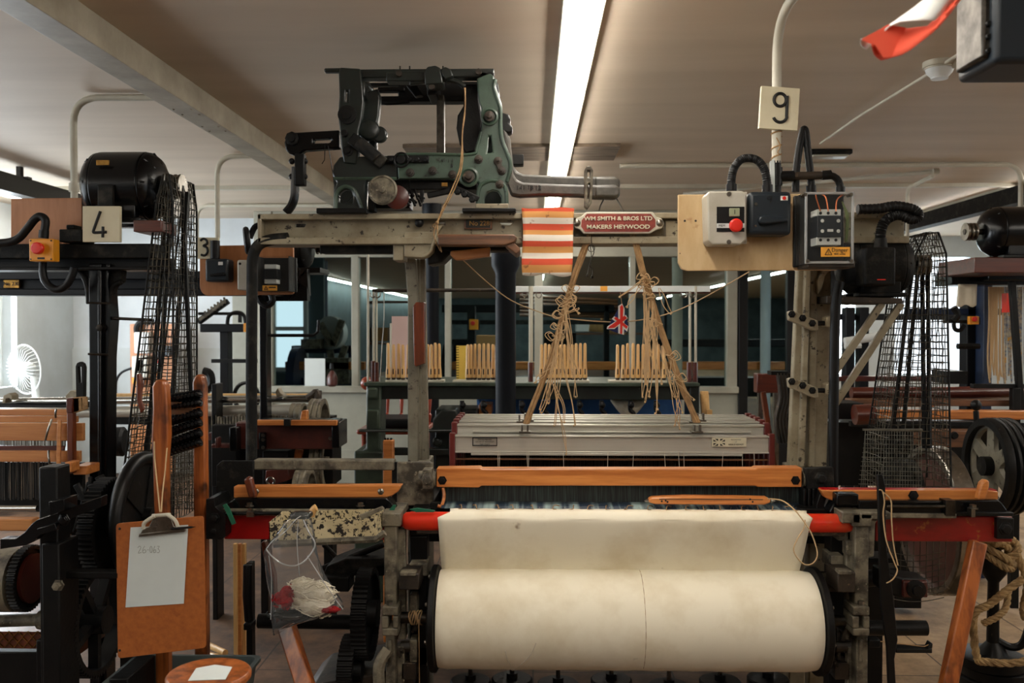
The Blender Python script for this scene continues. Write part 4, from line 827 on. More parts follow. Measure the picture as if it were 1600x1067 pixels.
# isolator
t=thing('isolator_switch','dark navy isolator box with a rotary handle beside the grey starter','switch box');y=BY9-.085
MB().bx(1170,299,1237,367,y,BY9).build('case','plastic_navy',t,.014,seg=3)
b=MB();b.poly([(1185,343),(1189,337),(1196,336),(1230,339),(1232,346),(1196,350),(1188,349)],y-.025,y);b.build('handle','plastic_navy',t,.005)
MB().bx(1220,306,1231,313,y-.002,y).build('badge','flag_white',t);MB().lathe(W(1225.5,309.5,y-.002),(0,-1,0),[(0,.006),(.001,.006)],16).build('badge_mark','red_button',t)
MB().tube([W(x,q,y-.001) for x,q in((1206,307),(1202,306),(1199,309),(1202,312),(1206,308),(1205,313),(1203,317))],.001,5,3).build('ink_number','ink',t)
c=MB();c.lathe(W(1181,319,y),(0,-1,0),[(0,.006),(.003,.005)],12);c.lathe(W(1181,353,y),(0,-1,0),[(0,.004),(.002,.003)],12);c.build('screw','steel',t)
# clear contactor enclosure
t=thing('contactor_box','clear plastic contactor enclosure with an orange Danger label','electrical box');y=BY9-.125
p=W(1258,300,y);q=W(1334,412,y)
b=MB();th=.003
b.box((p.x,y,q.z),(q.x,y+th,p.z));b.box((p.x,y,q.z),(p.x+th,BY9,p.z));b.box((q.x-th,y,q.z),(q.x,BY9,p.z));b.box((p.x,y,q.z),(q.x,BY9,q.z+th));b.box((p.x,y,p.z-th),(q.x,BY9,p.z));b.build('clear_cover','clear_plastic',t)
b=MB()
for x in(p.x+.004,q.x-.004):b.box((x-.004,y-.001,q.z+.004),(x+.004,y+.006,p.z-.004))
for z in(p.z-.004,q.z+.004):b.box((p.x,y-.001,z-.004),(q.x,y+.006,z+.004))
b.build('cover_edge','bag_edge',t,.002)
MB().box((p.x-.004,BY9-.02,q.z-.004),(q.x+.004,BY9-.001,p.z+.004)).build('back_box','plastic_black',t,.004)
MB().bx(1262,407,1336,418,y+.01,BY9).build('lower_rim','iron_brown',t,.003)
yc=BY9-.085
b=MB();b.bx(1276,327,1314,337,yc,BY9-.02);b.bx(1276,370,1314,383,yc,BY9-.02);cc=b.build('contactor','plastic_white',t,.002)
b=MB();b.bx(1277,337,1315,370,yc-.01,BY9-.02);b.build('coil_block','plastic_navy',t,.002)
c=MB()
for xx in(1282,1294,1306):
    for yy in(333,375):c.lathe(W(xx,yy,yc),(0,-1,0),[(0,.005),(.001,.005)],12)
c.build('terminal_hole','ink',t);c=MB()
for q2 in((1285,345),(1310,345),(1285,361),(1310,361)):c.lathe(W(*q2,yc-.01),(0,-1,0),[(0,.006),(.002,.004)],12)
c.bx(1293,358,1302,362,yc-.012,yc-.01);c.build('terminal_screw','plastic_white',t)
c=MB()
for a in((1282,330,1275,306,1278,300),(1294,330,1290,308,1280,303),(1306,330,1308,312,1318,304)):c.tube([W(a[0],a[1],yc),W(a[2],a[3],yc+.01),W(a[4],a[5],yc+.04)],.0022,6,5)
c.build('red_wire','copper',t);c=MB()
for k in range(5):c.tube([W(1316+k,315+k*2,yc+.02),W(1322+k,340,yc+.01),W(1321+k*.6,378,yc+.02)],.002,6,4)
c.build('green_wire','wire_green',t)
o=MB().bx(1283,386,1328,401,y-.002,y).build('danger_label','label_orange',t);text('Danger',1312,390.8,y-.0022,6.2,'ink',o);text('400 volts',1312,396.8,y-.0022,3.4,'ink',o)
k=MB()
for a,d in(((1289,398),(1294.5,388.5)),((1294.5,388.5),(1300,398)),((1300,398),(1289,398))):k.bar(W(*a,y-.003),W(*d,y-.003),.0016)
k.tube([W(1295,390.8,y-.003),W(1293.6,394,y-.003),W(1295.6,393.6,y-.003),W(1294.3,397,y-.003)],.0006,4);k.build('warning_sign','ink',o)
c=MB()
for q2 in((1258,304),(1262,408),(1330,408),(1330,304)):c.lathe(W(*q2,y),(0,-1,0),[(-.03,.006),(.002,.006)],10)
c.build('cover_screw','steel',t)
# conduits about the board
t=thing('flexible_conduit','black flexible conduit looping from the grey starter to the navy box','conduit');MB().tube([W(x,y,2.97) for x,y in((1143,297),(1143,280),(1147,263),(1157,250),(1170,247),(1184,251),(1194,264),(1198,282),(1199,300))],lambda t:.0135+.0008*math.sin(t*260),10,12).build('hose','rubber',t)
b=MB();b.cyl(W(1143,299,2.97),W(1143,288,2.97),.017);b.cyl(W(1199,301,2.97),W(1199,289,2.97),.017);b.build('gland','plastic_black',t)
t=thing('flexible_conduit','black hose doubled up in a tall narrow loop behind the board','conduit');MB().tube([W(x,y,3.08) for x,y in((1243,300),(1244,270),(1248,236),(1253,210),(1256,202),(1259,208),(1262,235),(1266,270),(1269,302))],.0125,10,8).build('hose','rubber',t)
MB().cyl(W(1268,304,3.08),W(1267,290,3.08),.017).build('gland','plastic_black',t)
t=thing('steel_conduit','black iron conduit with a tee joint above the clear box','conduit');b=MB();Yp=3.06
b.tube([W(1213,304,Yp),W(1213,252,Yp)],.016,10);b.tube(bend(W(1213,275,Yp),W(1313,273,Yp),W(1313,302,Yp),.05),.012,10);b.build('tube','iron_black',t)
b=MB();b.cyl(W(1213,290,Yp),W(1213,262,Yp),.02);b.cyl(W(1205,276,Yp),W(1240,275,Yp),.018);b.cyl(W(1284,274,Yp),W(1298,273,Yp),.016);b.cyl(W(1313,302,Yp),W(1313,292,Yp),.016);b.build('tee_joint','iron_black',t);MB().cyl(W(1241,275,Yp),W(1283,274,Yp),.0135).build('rusty_sleeve','iron_brown',t)
p=W(1213,255,Yp);t=pipe('conduit_pipe',bend(p,(p.x,Yp,CEIL-.03),(p.x+.12,1.6,CEIL-.03),.16,8),.016,'paint_white','white conduit pipe carrying the number 9 sign','pipe')
b=MB();b.tube([p+V((.017*math.cos(i*.8),.017*math.sin(i*.8),.0+i*.004)) for i in range(16)],.0028,5);b.tube([W(1213,215,Yp-.02),W(1219,228,Yp-.02),W(1215,238,Yp-.02),W(1220,242,Yp-.02)],.002,5,4);b.tube([p+V((.018*math.cos(i*.8),.018*math.sin(i*.8),.09+i*.0022)) for i in range(16)],.0025,5);b.build('string_binding','cord',t)
b=MB();b.poly([(1203,252),(1210,248),(1211,303),(1204,303)],3.03,3.034);o=b.build('paper_tag','paper',None);t2=thing('paper_tag','folded white paper tag tucked beside the conduit tee joint','tag');o.parent=t2
def sign(px0,py0,px1,py1,Y,strokes,lab,r,ry=0,par=None,skew=0):
    t=thing('number_sign',lab,'sign');b=MB();b.poly([(px0,py0),(px1,py0+skew),(px1-3*ry,py1+skew),(px0-3*ry,py1)],Y,Y+.018);b.build('plate','sign_white',t,.001)
    c=MB()
    for s in strokes:c.tube([W(x,y,Y-.0005) for x,y in s],r,8,6)
    c.build('numeral','ink',t);return t
def arc(cx,cy,rx,ry,a0,a1,n=14):return [(cx+rx*math.cos(math.radians(a0+(a1-a0)*k/n)),cy+ry*math.sin(math.radians(a0+(a1-a0)*k/n))) for k in range(n+1)]
sign(1190,134,1250,200,3.03,[arc(1219,156,9.5,10,0,360)+[],[(1230,150)]+[(1230,160),(1229,180)]+arc(1219,181,10.5,10,10,165)],'cream sign with the number 9 on the white conduit pipe',.0052,1.3,skew=4)
# hose and motor on the right
t=thing('flexible_conduit','ribbed grey hose curling from the clear box into the right motor','conduit');MB().tube([W(x,y,3.25) for x,y in((1340,327),(1372,326),(1400,322),(1428,328),(1435,338),(1425,343),(1405,336),(1390,340),(1380,350),(1376,365),(1376,378))],lambda t:.018+.0014*math.sin(t*330),10,14).build('hose','rubber',t)
def motor(name,lab,c,ax,R,Ln,m='iron_gloss',fl_=1):
    t=thing(name,lab,'motor');ax=V(ax).normalized();a0=-Ln/2
    MB().lathe(c,ax,[(a0*.62,R*.97),(a0*.6,R),(-a0*.6,R),(-a0*.62,R*.97)],36).build('body',m,t,.004)
    for s,nm in((-1,'end_bell'),(1,'end_bell')):
        b=MB().lathe(V(c),ax*s,[(Ln*.31,R*.99),(Ln*.36,R*.97),(Ln*.44,R*.82),(Ln*.48,R*.6),(Ln*.5,R*.42),(Ln*.501,R*.3)],32)
        for k in range(8):
            a=k*PI/4;_,u,v=frame(ax);d=u*math.cos(a)+v*math.sin(a);b.bar(V(c)+ax*s*Ln*.47+d*R*.62,V(c)+ax*s*Ln*.36+d*R*.97,R*.07)
        b.build(nm,m,t,.003)
    MB().cyl(V(c)+ax*Ln*.49*fl_,V(c)+ax*Ln*.72*fl_,R*.12).build('shaft','steel_dark',t)
    p=MB();q=V(c)+ax*Ln*.58*fl_;p.lathe(q,ax*fl_,[(0,R*.36),(.006,R*.36),(.012,R*.26),(.02,R*.36),(.026,R*.36),(.032,R*.26),(.04,R*.36),(.05,R*.36)],24);p.build('pulley','steel',t)
    b=MB()
    for s in(-1,1):
        w=V((-ax.y,ax.x,0))*R*.62*s;e=V(c)+w;b.box((e.x-Ln*.34,e.y-.03,c[2]-R*1.12),(e.x+Ln*.34,e.y+.03,c[2]-R*.98));b.box((e.x-Ln*.26,e.y-.02,c[2]-R),(e.x+Ln*.26,e.y+.02,c[2]-R*.6))
    b.build('foot',m,t,.004);return t
m=motor('electric_motor','dusty black electric motor with a junction box right of the clear box',W(1365,414,3.37),(1,0,0),.108,.26,'iron_dusty')
MB().bx(1353,386,1400,446,3.18,3.28).build('junction_box','iron_dusty',m,.008);b=MB();b.cyl(W(1376,388,3.24),W(1376,372,3.24),.024,.02);b.build('gland','iron_dusty',m);MB().bx(1371,436,1384,437.5,3.178,3.18).build('red_mark','red_button',m)
# ---------------------------------------------------------------- cloths, cords, bag, tray
b=MB();g=[]
for j in range(25):
    y=327+103*j/24;row=[]
    for i in range(17):
        u=i/16;px=815+82*u+(2-3*u)*math.sin(j*.22)+(j/24)**2*(3-8*u);dy=(2.5*math.sin(u*9) if j==24 else 0)
        row.append(W(px,y+dy+1.2*math.sin(u*7+j*.4),3.262-.008*math.sin(u*5+j*.12)-.004*math.sin(j*.7)))
    g.append(row)
top=[p+V((0,.0,.004)) for p in g[0]];back=[p+V((0,.17,.006)) for p in g[0]];g=[back,top]+g
b.sheet(g,.003).build('striped_cloth','towel',None,label='red, orange and white striped cloth draped over the arch beam',cat='cloth')
def strands(b,pts,n,spread,r,Y):
    for k in range(n):
        a=2*PI*k/n;o=V((math.cos(a)*spread,math.sin(a)*spread,0));b.tube([W(x,y,Y)+o*(1-.55*i/(len(pts)-1)*0) + V((RND.uniform(-.002,.002),0,0)) for i,(x,y) in enumerate(pts)],r,6,4)
def bundle(lab,pts,ties,fr):
    t=thing('harness_cords',lab,'cord');b=MB();strands(b,pts,6,.0075,.0052,3.3);b.build('main_cords','cord',t)
    b=MB()
    for (x,y) in ties:
        b.ring(W(x,y,3.3),(.35,0,1),.012,.0028,14,6)
        for k in range(3):
            a=RND.uniform(-1,1);h=RND.uniform(5,12);s=RND.choice((-1,1));b.tube([W(x,y,3.28),W(x+s*h*.8,y-h*.7,3.27),W(x+s*h*1.5,y+a*4,3.27),W(x+s*h*.7,y+h*.6,3.275),W(x,y+2,3.28)],.0016,5,5)
    b.build('knots','cord_pale',t);b=MB()
    for (x,y,dx,dy) in fr:
        for k in range(2):
            e=RND.uniform(-5,5);b.tube([W(x+e*.3,y,3.28),W(x+dx*.3+e,y+dy*.35,3.27),W(x+dx*.7+RND.uniform(-6,6),y+dy*.7,3.272),W(x+dx+e*.6,y+dy,3.275)],.0015,5,6)
        b.sph(W(x+dx,y+dy,3.275),.004,6)
    b.build('loose_ends','cord_pale',t);return t
fr=[(885,470,10,115),(885,480,-28,150),(880,500,15,90),(878,520,-34,120),(872,540,25,125),(868,530,-14,100),(890,455,14,35),(886,490,18,-8),(870,560,-34,38),(862,570,20,90),(880,480,26,110),(876,545,-10,120),(868,590,-22,55),(864,600,20,110)]
fr+=[(885+RND.uniform(-14,12),RND.uniform(475,520),RND.uniform(-16,18),RND.uniform(70,150)) for _ in range(3)]
bundle('bundle of brown harness cords on the left, under the name plate',[(922,366),(912,392),(900,425),(892,450),(884,480),(872,520),(860,560),(846,600),(832,636),(822,662)],[(893,452),(886,468),(882,480),(878,492),(872,510),(868,526),(884,473)],fr)
fr=[(1010,432,-42,32),(1010,435,-30,45),(1006,450,6,130),(1015,470,0,150),(1020,480,-12,120),(1024,500,4,140),(1035,540,16,60),(1040,560,22,110),(1050,580,34,45),(1052,590,14,55),(1008,460,-4,160),(1016,500,-6,100),(1020,470,14,130),(1060,610,-6,55),(1050,560,4,60),(1030,450,18,40)]
fr+=[(1012+RND.uniform(-8,14),RND.uniform(440,490),RND.uniform(-12,16),RND.uniform(80,165)) for _ in range(5)]
bundle('bundle of brown harness cords on the right, under the name plate',[(989,366),(996,390),(1003,420),(1013,452),(1024,490),(1038,532),(1054,575),(1068,610),(1080,638),(1089,660)],[(1006,432),(1010,446),(1016,462),(1014,440),(1030,505),(1046,556),(1058,590)],fr)
b=MB();b.tube([W(x,y,3.25) for x,y in((922,384),(924,400),(921,415))],.0018,5,4);b.tube([W(x,y,3.25) for x,y in((926,384),(928,395),(922,408),(918,430))],.0018,5,4);b.tube([W(x,y,3.25) for x,y in((921,415),(926,422),(925,432))],.0018,5,4);b.ring(W(924,388,3.25),(0,1,0),.012,.0018,12,5);b.sph(W(918,430,3.25),.006,6);b.sph(W(925,433,3.25),.006,6)
b.tube([W(924,384,3.25),W(924,366,3.28)],.0016,5)
b.build('wire_hook','steel_dark',None,label='little twisted wire hook hanging just right of the left harness cords',cat='hook')
t=thing('bunting_string','thin string of bunting sagging across the loom below the arch beam','string')
MB().tube([W(x,y,Yq) for x,y,Yq in((722,405,3.42),(760,440,3.6),(800,470,3.7),(850,490,3.8),(880,497,3.8),(950,503,3.8),(1000,500,3.8),(1050,488,3.7),(1100,465,3.5),(1170,425,3.2))],.0022,6,5).build('cord','cord_pale',t)
# union flag pennant hanging off the string
t=thing('flag_pennant','little Union Jack pennant pinned on the string between the cords','flag');Yf=3.79
b=MB();b.poly([(971,474),(980,495),(982,515),(972,523),(948,514),(957,498)],Yf,Yf+.003);b.build('field','flag_blue',t)
def band(pts,m,Y,nm):MB().poly(pts,Y,Y+.0012).build(nm,m,t)
band([(966,478),(972,474),(976,482),(975,523),(966,521)],'flag_white',Yf-.0015,'white_cross');band([(948,514),(949,510),(978,492),(981,497),(960,514)],'flag_white',Yf-.0018,'white_saltire');band([(956,498),(960,494),(982,510),(980,518)],'flag_white',Yf-.0021,'white_saltire')
band([(950,513),(952,510),(976,493),(980,497),(975,501),(960,512)],'red_button',Yf-.0035,'red_saltire');band([(959,497),(963,495),(981,510),(979,514)],'red_button',Yf-.0038,'red_saltire');band([(969,479),(972,476),(974,481),(972,522),(969,521)],'red_button',Yf-.0048,'red_cross')
MB().tube([W(972,478,Yf),W(969,455,Yf)],.0012,5).build('tie','cord_pale',t)
# shuttle lying on the web
t=thing('weaving_shuttle','long wooden weaving shuttle lying on the web under the hand rail','shuttle');Ys=3.07
b=MB();b.poly([(1013,781),(1018,777),(1070,775),(1150,776),(1198,777),(1205,781),(1204,786),(1195,789),(1110,789),(1025,788),(1015,786)],Ys,Ys+.035);b.build('body','wood_x',t,.006);MB().bx(1030,779,1192,781.5,Ys-.001,Ys+.001).build('groove','wood_old',t)
b=MB();b.lathe(W(1014,782.5,Ys+.018),(-1,0,0),[(0,.009),(.008,.006),(.016,.001)],12);b.lathe(W(1204,782.5,Ys+.018),(1,0,0),[(0,.009),(.008,.006),(.016,.001)],12);b.build('steel_tip','steel',t)
c=MB()
for q in((1034,783),(1040,782),(1043,784),(1176,784),(1172,780)):c.lathe(W(*q,Ys),(0,-1,0),[(0,.0035),(.0012,.0035)],10)
c.build('eyelet','ink',t)
b=MB();b.tube([W(x,y,Yq) for x,y,Yq in((1200,779,3.06),(1222,782,3.0),(1240,795,2.93),(1254,812,2.9),(1266,830,2.88),(1274,850,2.87),(1277,868,2.86),(1270,880,2.86),(1258,882,2.86),(1246,872,2.86),(1240,858,2.87),(1246,842,2.88),(1256,825,2.89),(1258,812,2.9))],.0022,6,6);b.build('weft_yarn','cord_pale',t)
# chipped tray and the bag of yarn
t=thing('metal_tray','shallow cream metal tray with chipped paint hung on the red slay','tray');Yt=2.86
bot=[(424,818),(594,816),(594,844),(424,846)];b=MB()
b.poly([(420,816),(584,810),(586,842),(428,848),(421,846)],Yt,Yt+.004);b.poly3([W(584,810,Yt),W(598,796,2.96),W(600,820,2.96),W(586,842,Yt)],(.003,0,0));b.poly3([W(420,816,Yt),W(440,800,2.96),W(440,822,2.96),W(421,846,Yt)],(.003,0,0));b.poly3([W(421,846,Yt),W(586,842,Yt),W(600,830,2.96),W(438,834,2.96)],(0,0,.003));b.poly([(440,799),(598,795),(600,822),(440,824)],2.96,2.963);b.build('pan','tray',t)
b=MB();b.tube([W(x,y,Yt) for x,y in((428,850),(500,846),(588,842),(601,832))],.012,6);b.build('bottom_rim','iron_worn',t)
o=MB().poly([(560,806),(596,792),(600,796),(566,812)],2.88,2.9).build('steel_file','iron_worn',None,.002,label='worn steel file lying across the right end of the chipped tray',cat='file')
MB().tube([W(486,806,2.9),W(490,796,2.9),W(494,793,2.9)],.012,10,3).build('cork_stub','wood_pale',None,label='pale wooden stub standing in the chipped metal tray',cat='stub')
t=thing('plastic_bag','clear plastic bag hanging from the chipped tray with yarn scraps inside','bag');Yb=2.80
def bagpt(a,v):
    cs=[(0,800,470,9,.01),(.14,814,466,20,.02),(.36,858,455,40,.03),(.6,902,463,45,.045),(.82,948,479,57,.055),(.92,965,474,48,.05),(1,978,452,24,.02)]
    for i in range(len(cs)-1):
        if cs[i][0]<=v<=cs[i+1][0]:
            f=(v-cs[i][0])/(cs[i+1][0]-cs[i][0]);q=[cs[i][k]+(cs[i+1][k]-cs[i][k])*f for k in range(5)];break
    wv=1+.06*math.sin(a*5+v*9)
    tilt=(-10 if v>.8 else 0)*math.cos(a)*(v-.8)*6
    return W(q[2]+math.cos(a)*q[3]*wv,q[1]+tilt*1.2,Yb)+V((0,math.sin(a)*q[4]*wv,0))
g=[[bagpt(2*PI*i/28,j/24) for i in range(29)] for j in range(25)];MB().sheet(g,.0008).build('film','bag_plastic',t)
b=MB();b.tube([W(x,y,2.765) for x,y in((416,858),(426,845),(444,832),(462,812),(470,806))],.0017,5,4);b.tube([W(x,y,2.765) for x,y in((416,858),(424,868),(440,880),(458,884),(474,878),(488,862),(492,848),(482,830),(474,812))],.0026,5,4);b.tube([W(x,y,2.765) for x,y in((480,868),(500,900),(520,930),(536,952))],.0015,5,4);b.tube([W(x,y,2.765) for x,y in((420,868),(424,900),(424,940),(423,968))],.0015,5,4);b.tube([W(x,y,2.765) for x,y in((466,812),(464,850),(468,900))],.0014,5,4);b.build('folded_edge','bag_edge',t)
MB().bx(452,802,484,812,2.80,2.85).build('tied_top','green_dark',t,.008)
def blob(nm,c,sc,m,lab,n=240,seed=1):
    rn=random.Random(seed);b=MB();lumps=[]
    for k in range(7):
        q=V(c)+V((rn.uniform(-.55,.55)*sc[0],rn.uniform(-.3,.3)*sc[1],rn.uniform(-.5,.45)*sc[2]));f=rn.uniform(.38,.58);lumps.append((q,f));b.sph(q,1,12,tuple(k2*f for k2 in sc))
    for k in range(n):
        a,h=rn.uniform(0,2*PI),rn.uniform(-1,1);p=[];q,f=rn.choice(lumps);f*=rn.uniform(1.0,1.3)
        for j in range(6):
            a+=rn.uniform(.15,.55);h=max(-1,min(1,h+rn.uniform(-.35,.35)));w=math.sqrt(max(0,1-h*h*.95));p.append(q+V((math.cos(a)*w*sc[0],math.sin(a)*w*sc[1],h*sc[2]))*f*rn.uniform(.95,1.15))
        b.tube(p,.0016,4,2)
    return b.build(nm,m,None,kind='stuff',label=lab,cat='yarn')
blob('yarn_scraps',W(487,930,2.80),(.092,.042,.058),'yarn_white','tangle of cream yarn ends filling the hanging plastic bag',130,3)
blob('yarn_scraps',W(445,930,2.775),(.032,.024,.036),'yarn_red','small red yarn tangle at the left inside the hanging bag',50,5)
blob('yarn_scraps',W(518,953,2.775),(.03,.02,.014),'yarn_red','thin red yarn tangle in the lower right corner of the bag',40,6)
blob('yarn_scraps',W(462,958,2.80),(.075,.035,.018),'green_dark','dark green yarn ends lying on the bottom of the bag',60,8)
# ---------------------------------------------------------------- the number four loom on the left
L4=thing('power_loom','black iron power loom with the number 4 sign and yellow stop box','loom')
b=MB();Y=3.4;x0,x1=X(-90,Y),X(246,Y);zt,zb=Z(380,Y),Z(416,Y)
b.box((x0,Y-.02,zt-.055),(x1,Y+.12,zt));b.build('arch_beam','iron_dusty',L4,.004)
b=MB();b.box((x0,Y+.04,zb),(x1+.03,Y+.1,zt-.05));b.box((x0,Y-.01,zb-.012),(x1+.03,Y+.13,zb));b.build('beam_web','oil_black',L4,.003)
b=MB();b.poly([(138,412),(172,412),(168,440),(170,470),(172,500),(168,560),(166,fl(3.45)),(140,fl(3.45)),(139,560)],3.42,3.5)
b.poly([(152,412),(158,412),(156,fl(3.45)),(153,fl(3.45))],3.40,3.52);b.build('post','iron_gloss',L4,.005)
b=MB();b.poly([(108,416),(192,416),(190,440),(180,446),(174,456),(170,470),(138,470),(136,452),(130,440),(120,428),(108,424)],3.44,3.48);b.tube([W(x,y,3.44) for x,y in((112,422),(124,424),(133,436),(138,455),(139,475))],.012,8,4);b.tube([W(x,y,3.44) for x,y in((190,440),(178,447),(172,458),(169,475))],.012,8,4);b.build('post_bracket','iron_dusty',L4,.004)
b=MB();b.bx(92,358,128,378,3.35,3.45);b.bx(103,351,116,358,3.38,3.44);b.build('beam_casting','iron_dusty',L4,.004)
b=MB();bolt(b,W(159,512,3.42),r=.014,h=.02);b.tube([W(138,473,3.4),W(172,474,3.4)],.004,6);b.tube([W(138,553,3.4),W(170,554,3.4)],.005,6);b.cyl(W(150,496,3.44),W(238,500,3.44),.006);b.build('post_fitting','steel_dark',L4)
b=MB();b.poly([(118,572),(120,567),(125,565),(130,568),(132,574),(131,625),(119,625)],3.3,3.32,[[(122,573),(127,573),(127,598),(123,598)]]);b.build('slotted_lever','iron_black',L4,.002)
# harness boards
Y=3.3;xL=X(-80,Y)
for i,(y0,y1,xr,Yo) in enumerate(((663,691,128,0),(652,662,118,.07),(641,651,104,.14))):
    b=MB();b.box((xL,Y+Yo,Z(y1,Y+Yo)),(X(xr,Y+Yo),Y+Yo+.02,Z(y0,Y+Yo)));b.build('harness_board','wood_loom',L4,.002)
b=MB();b.bx(-80,704,124,722,Y,Y+.02);b.build('lower_board','wood_loom',L4,.002);b=MB();b.bx(-80,696,100,704,Y+.02,Y+.03);b.build('lower_strip','wood_mahog',L4,.002)
b=MB();b.bx(104,630,114,740,Y-.03,Y+.0);b.build('harness_post','wood_dark',L4,.003);b=MB();b.bx(103,622,113,645,Y-.035,Y+.01);b.build('post_cap','wood_mahog',L4,.003)
b=MB()
for i in range(7):b.bar(W(114+i*2.7,622-i*.4,Y-.02),W(115+i*2.7,645-i*.9,Y-.02),.008,.03)
b.build('wrapped_band','cord',L4,.002)
MB().bar(W(93,656,Y-.02),W(91,760,Y-.02),.015,.008,up=(0,1,0)).build('hanging_lath','wood_loom',L4,.002)
b=MB();b.bx(-80,675,104,679,Y+.01,Y+.02);b.build('heddle_bar','iron_black',L4)
b=MB()
for k in range(150):
    x=X(-70+k*1.16+RND.uniform(-.5,.5),Y+.03);dz=Y+.03+RND.uniform(0,.08);b.box((x-.001,dz,Z(704,Y)),(x+.001,dz+.001,Z(680,Y)))
b.build('heddle_wires','steel',L4,kind='stuff')
b=MB()
for k in range(110):
    x=X(-70+k*1.2+RND.uniform(-.5,.5),Y+.03);dz=Y+.03+RND.uniform(0,.08);b.box((x-.0012,dz,Z(788,Y)),(x+.0012,dz+.001,Z(724,Y)))
b.build('warp_threads','warp',L4,kind='stuff')
MB().bx(-90,722,130,800,3.46,3.48).build('back_sheet','oil_black',L4)
b=MB()
for p,q in(((81,655),(71,688)),((88,640),(87,652)),((76,704),(79,732))):b.tube([W(*p,Y-.01),W((p[0]+q[0])/2-1,(p[1]+q[1])/2,Y-.025),W(*q,Y-.01)],.004,6,3)
b.build('frame_hook','steel',L4)
b=MB();b.cyl(W(-90,794,3.25),W(58,794,3.25),.011);b.build('lease_tube','chrome',L4)
MB().bx(-80,811,50,830,3.15,3.2).build('hand_rail','wood_loom',L4,.004)
b=MB();b.bx(101,722,112,738,3.2,3.26);b.bx(114,728,136,742,3.3,3.4);b.build('wood_coupling','wood_x',L4,.003)
b=MB().lathe(W(150,690,3.7),(1,.1,0),[(0,.05),(.11,.055),(.111,.0)],20);b.build('wood_roller','wood_dark',L4);b=MB().lathe(W(177,690,3.7),(1,.1,0),[(0,.06),(.04,.062),(.05,.05)],24);b.build('roller_drum','rubber',L4)
# front frame, levers
b=MB();b.bx(60,730,94,fl(2.7),2.7,2.78);b.bx(64,850,96,fl(2.7),2.68,2.8);b.build('front_upright','oil_black',L4,.005)
b=MB();b.poly([(0,842),(24,842),(38,832),(50,818),(58,812),(105,796),(130,786),(158,776),(158,792),(120,806),(70,828),(52,846),(40,852),(0,858)],2.64,2.68);b.poly([(76,784),(100,780),(100,798),(78,806)],2.6,2.68);b.bar(W(62,830,2.63),W(90,822,2.63),.02,.02);bolt(b,W(100,812,2.64),r=.013,h=.012);b.build('side_lever','iron_gloss',L4,.004)
b=MB();b.bx(90,893,186,905,2.72,2.76);b.bx(56,1000,70,1067,2.74,2.9);b.bar(W(95,928,2.8),W(135,905,2.9),.03);b.bar(W(95,978,2.8),W(118,965,2.9),.03);b.bar(W(96,1000,2.8),W(120,985,3.1),.03);b.bar(W(0,1048,2.9),W(60,1042,2.9),.03);b.bx(-60,1018,64,1085,2.75,2.785);b.bx(170,1060,200,1110,2.7,2.9);b.build('frame_rail','oil_black',L4,.004)
b=MB()
for y in(914,):bolt(b,W(92,y,2.68),r=.012,h=.02)
b.cyl(W(-60,972,2.85),W(118,966,2.85),.02,n=14);b.lathe(W(62,968,2.8),(1,0,0),[(0,.03),(.03,.03)],14);b.build('cross_shaft','iron_worn',L4)
b=MB().lathe(W(-60,905,2.82),(1,0,0),[(0,.10),(X(32,2.82)-X(-60,2.82),.10)],36);b.build('cloth_roll','iron_worn',L4)
b=MB().gear(W(44,903,2.82),(1,0,0),.105,.025,48,.12,0,.28);b.build('ratchet_wheel','iron_black',L4);MB().lathe(W(48,903,2.82),(1,0,0),[(0,.078),(.012,.078),(.013,.06)],30).build('red_disc','rust_red',L4)
b=MB().gear(W(168,822,3.0),(1,0,0),.165,.05,56,.14,0,.25);b.build('drive_gear','oil_black',L4)
b=MB().gear(W(148,968,2.95),(1,0,0),.185,.055,64,.13,5,.25);b.build('drive_gear','iron_black',L4)
b=MB();c=W(222,806,3.08);b.ring(c,(1,0,0),.2,.024,48,10);b.lathe(c,(1,0,0),[(-.01,.03),(-.009,.2),(.009,.2),(.01,.03)],40)
for k in range(5):
    a=k*2*PI/5;b.bar(c,c+V((0,math.cos(a)*.17,math.sin(a)*.17)),.03,.02)
b.cyl(c-V((.04,0,0)),c+V((.04,0,0)),.03);b.build('fly_wheel','iron_black',L4)
b=MB()
for k in range(10):b.bar(W(RND.uniform(110,200),RND.uniform(740,780),3.3),W(RND.uniform(110,230),RND.uniform(790,900),3.3),RND.uniform(.01,.03))
b.bx(98,740,110,900,3.3,3.4);b.bx(186,900,240,1080,3.2,3.3);b.build('inner_works','oil_black',L4,.003)
b=MB();b.bx(74,860,84,872,2.9,2.95);b.bx(92,840,100,868,2.9,2.95);b.build('wooden_packing','wood_x',L4,.002)
b=MB();b.bx(92,878,135,896,3.6,3.62);b.bx(0,958,65,976,3.3,3.32);b.build('steel_panel','alu',L4)
# tread plate step
t=thing('step_plate','brown tread plate step low down at the left edge','step');b=MB();b.bx(-60,986,66,1016,3.05,3.4);b.bx(96,990,125,1022,3.05,3.3);b.build('plate','wood_dark',t)
c=MB()
for i in range(16):
    for j in range(3):
        p=W(-50+i*7.5,990+j*9,3.05);c.bar(p+V((-.008,-.001,.008*(1 if (i+j)%2 else -1))),p+V((.008,-.001,-.008*(1 if (i+j)%2 else -1))),.006,.003)
c.build('raised_pattern','brass',t)
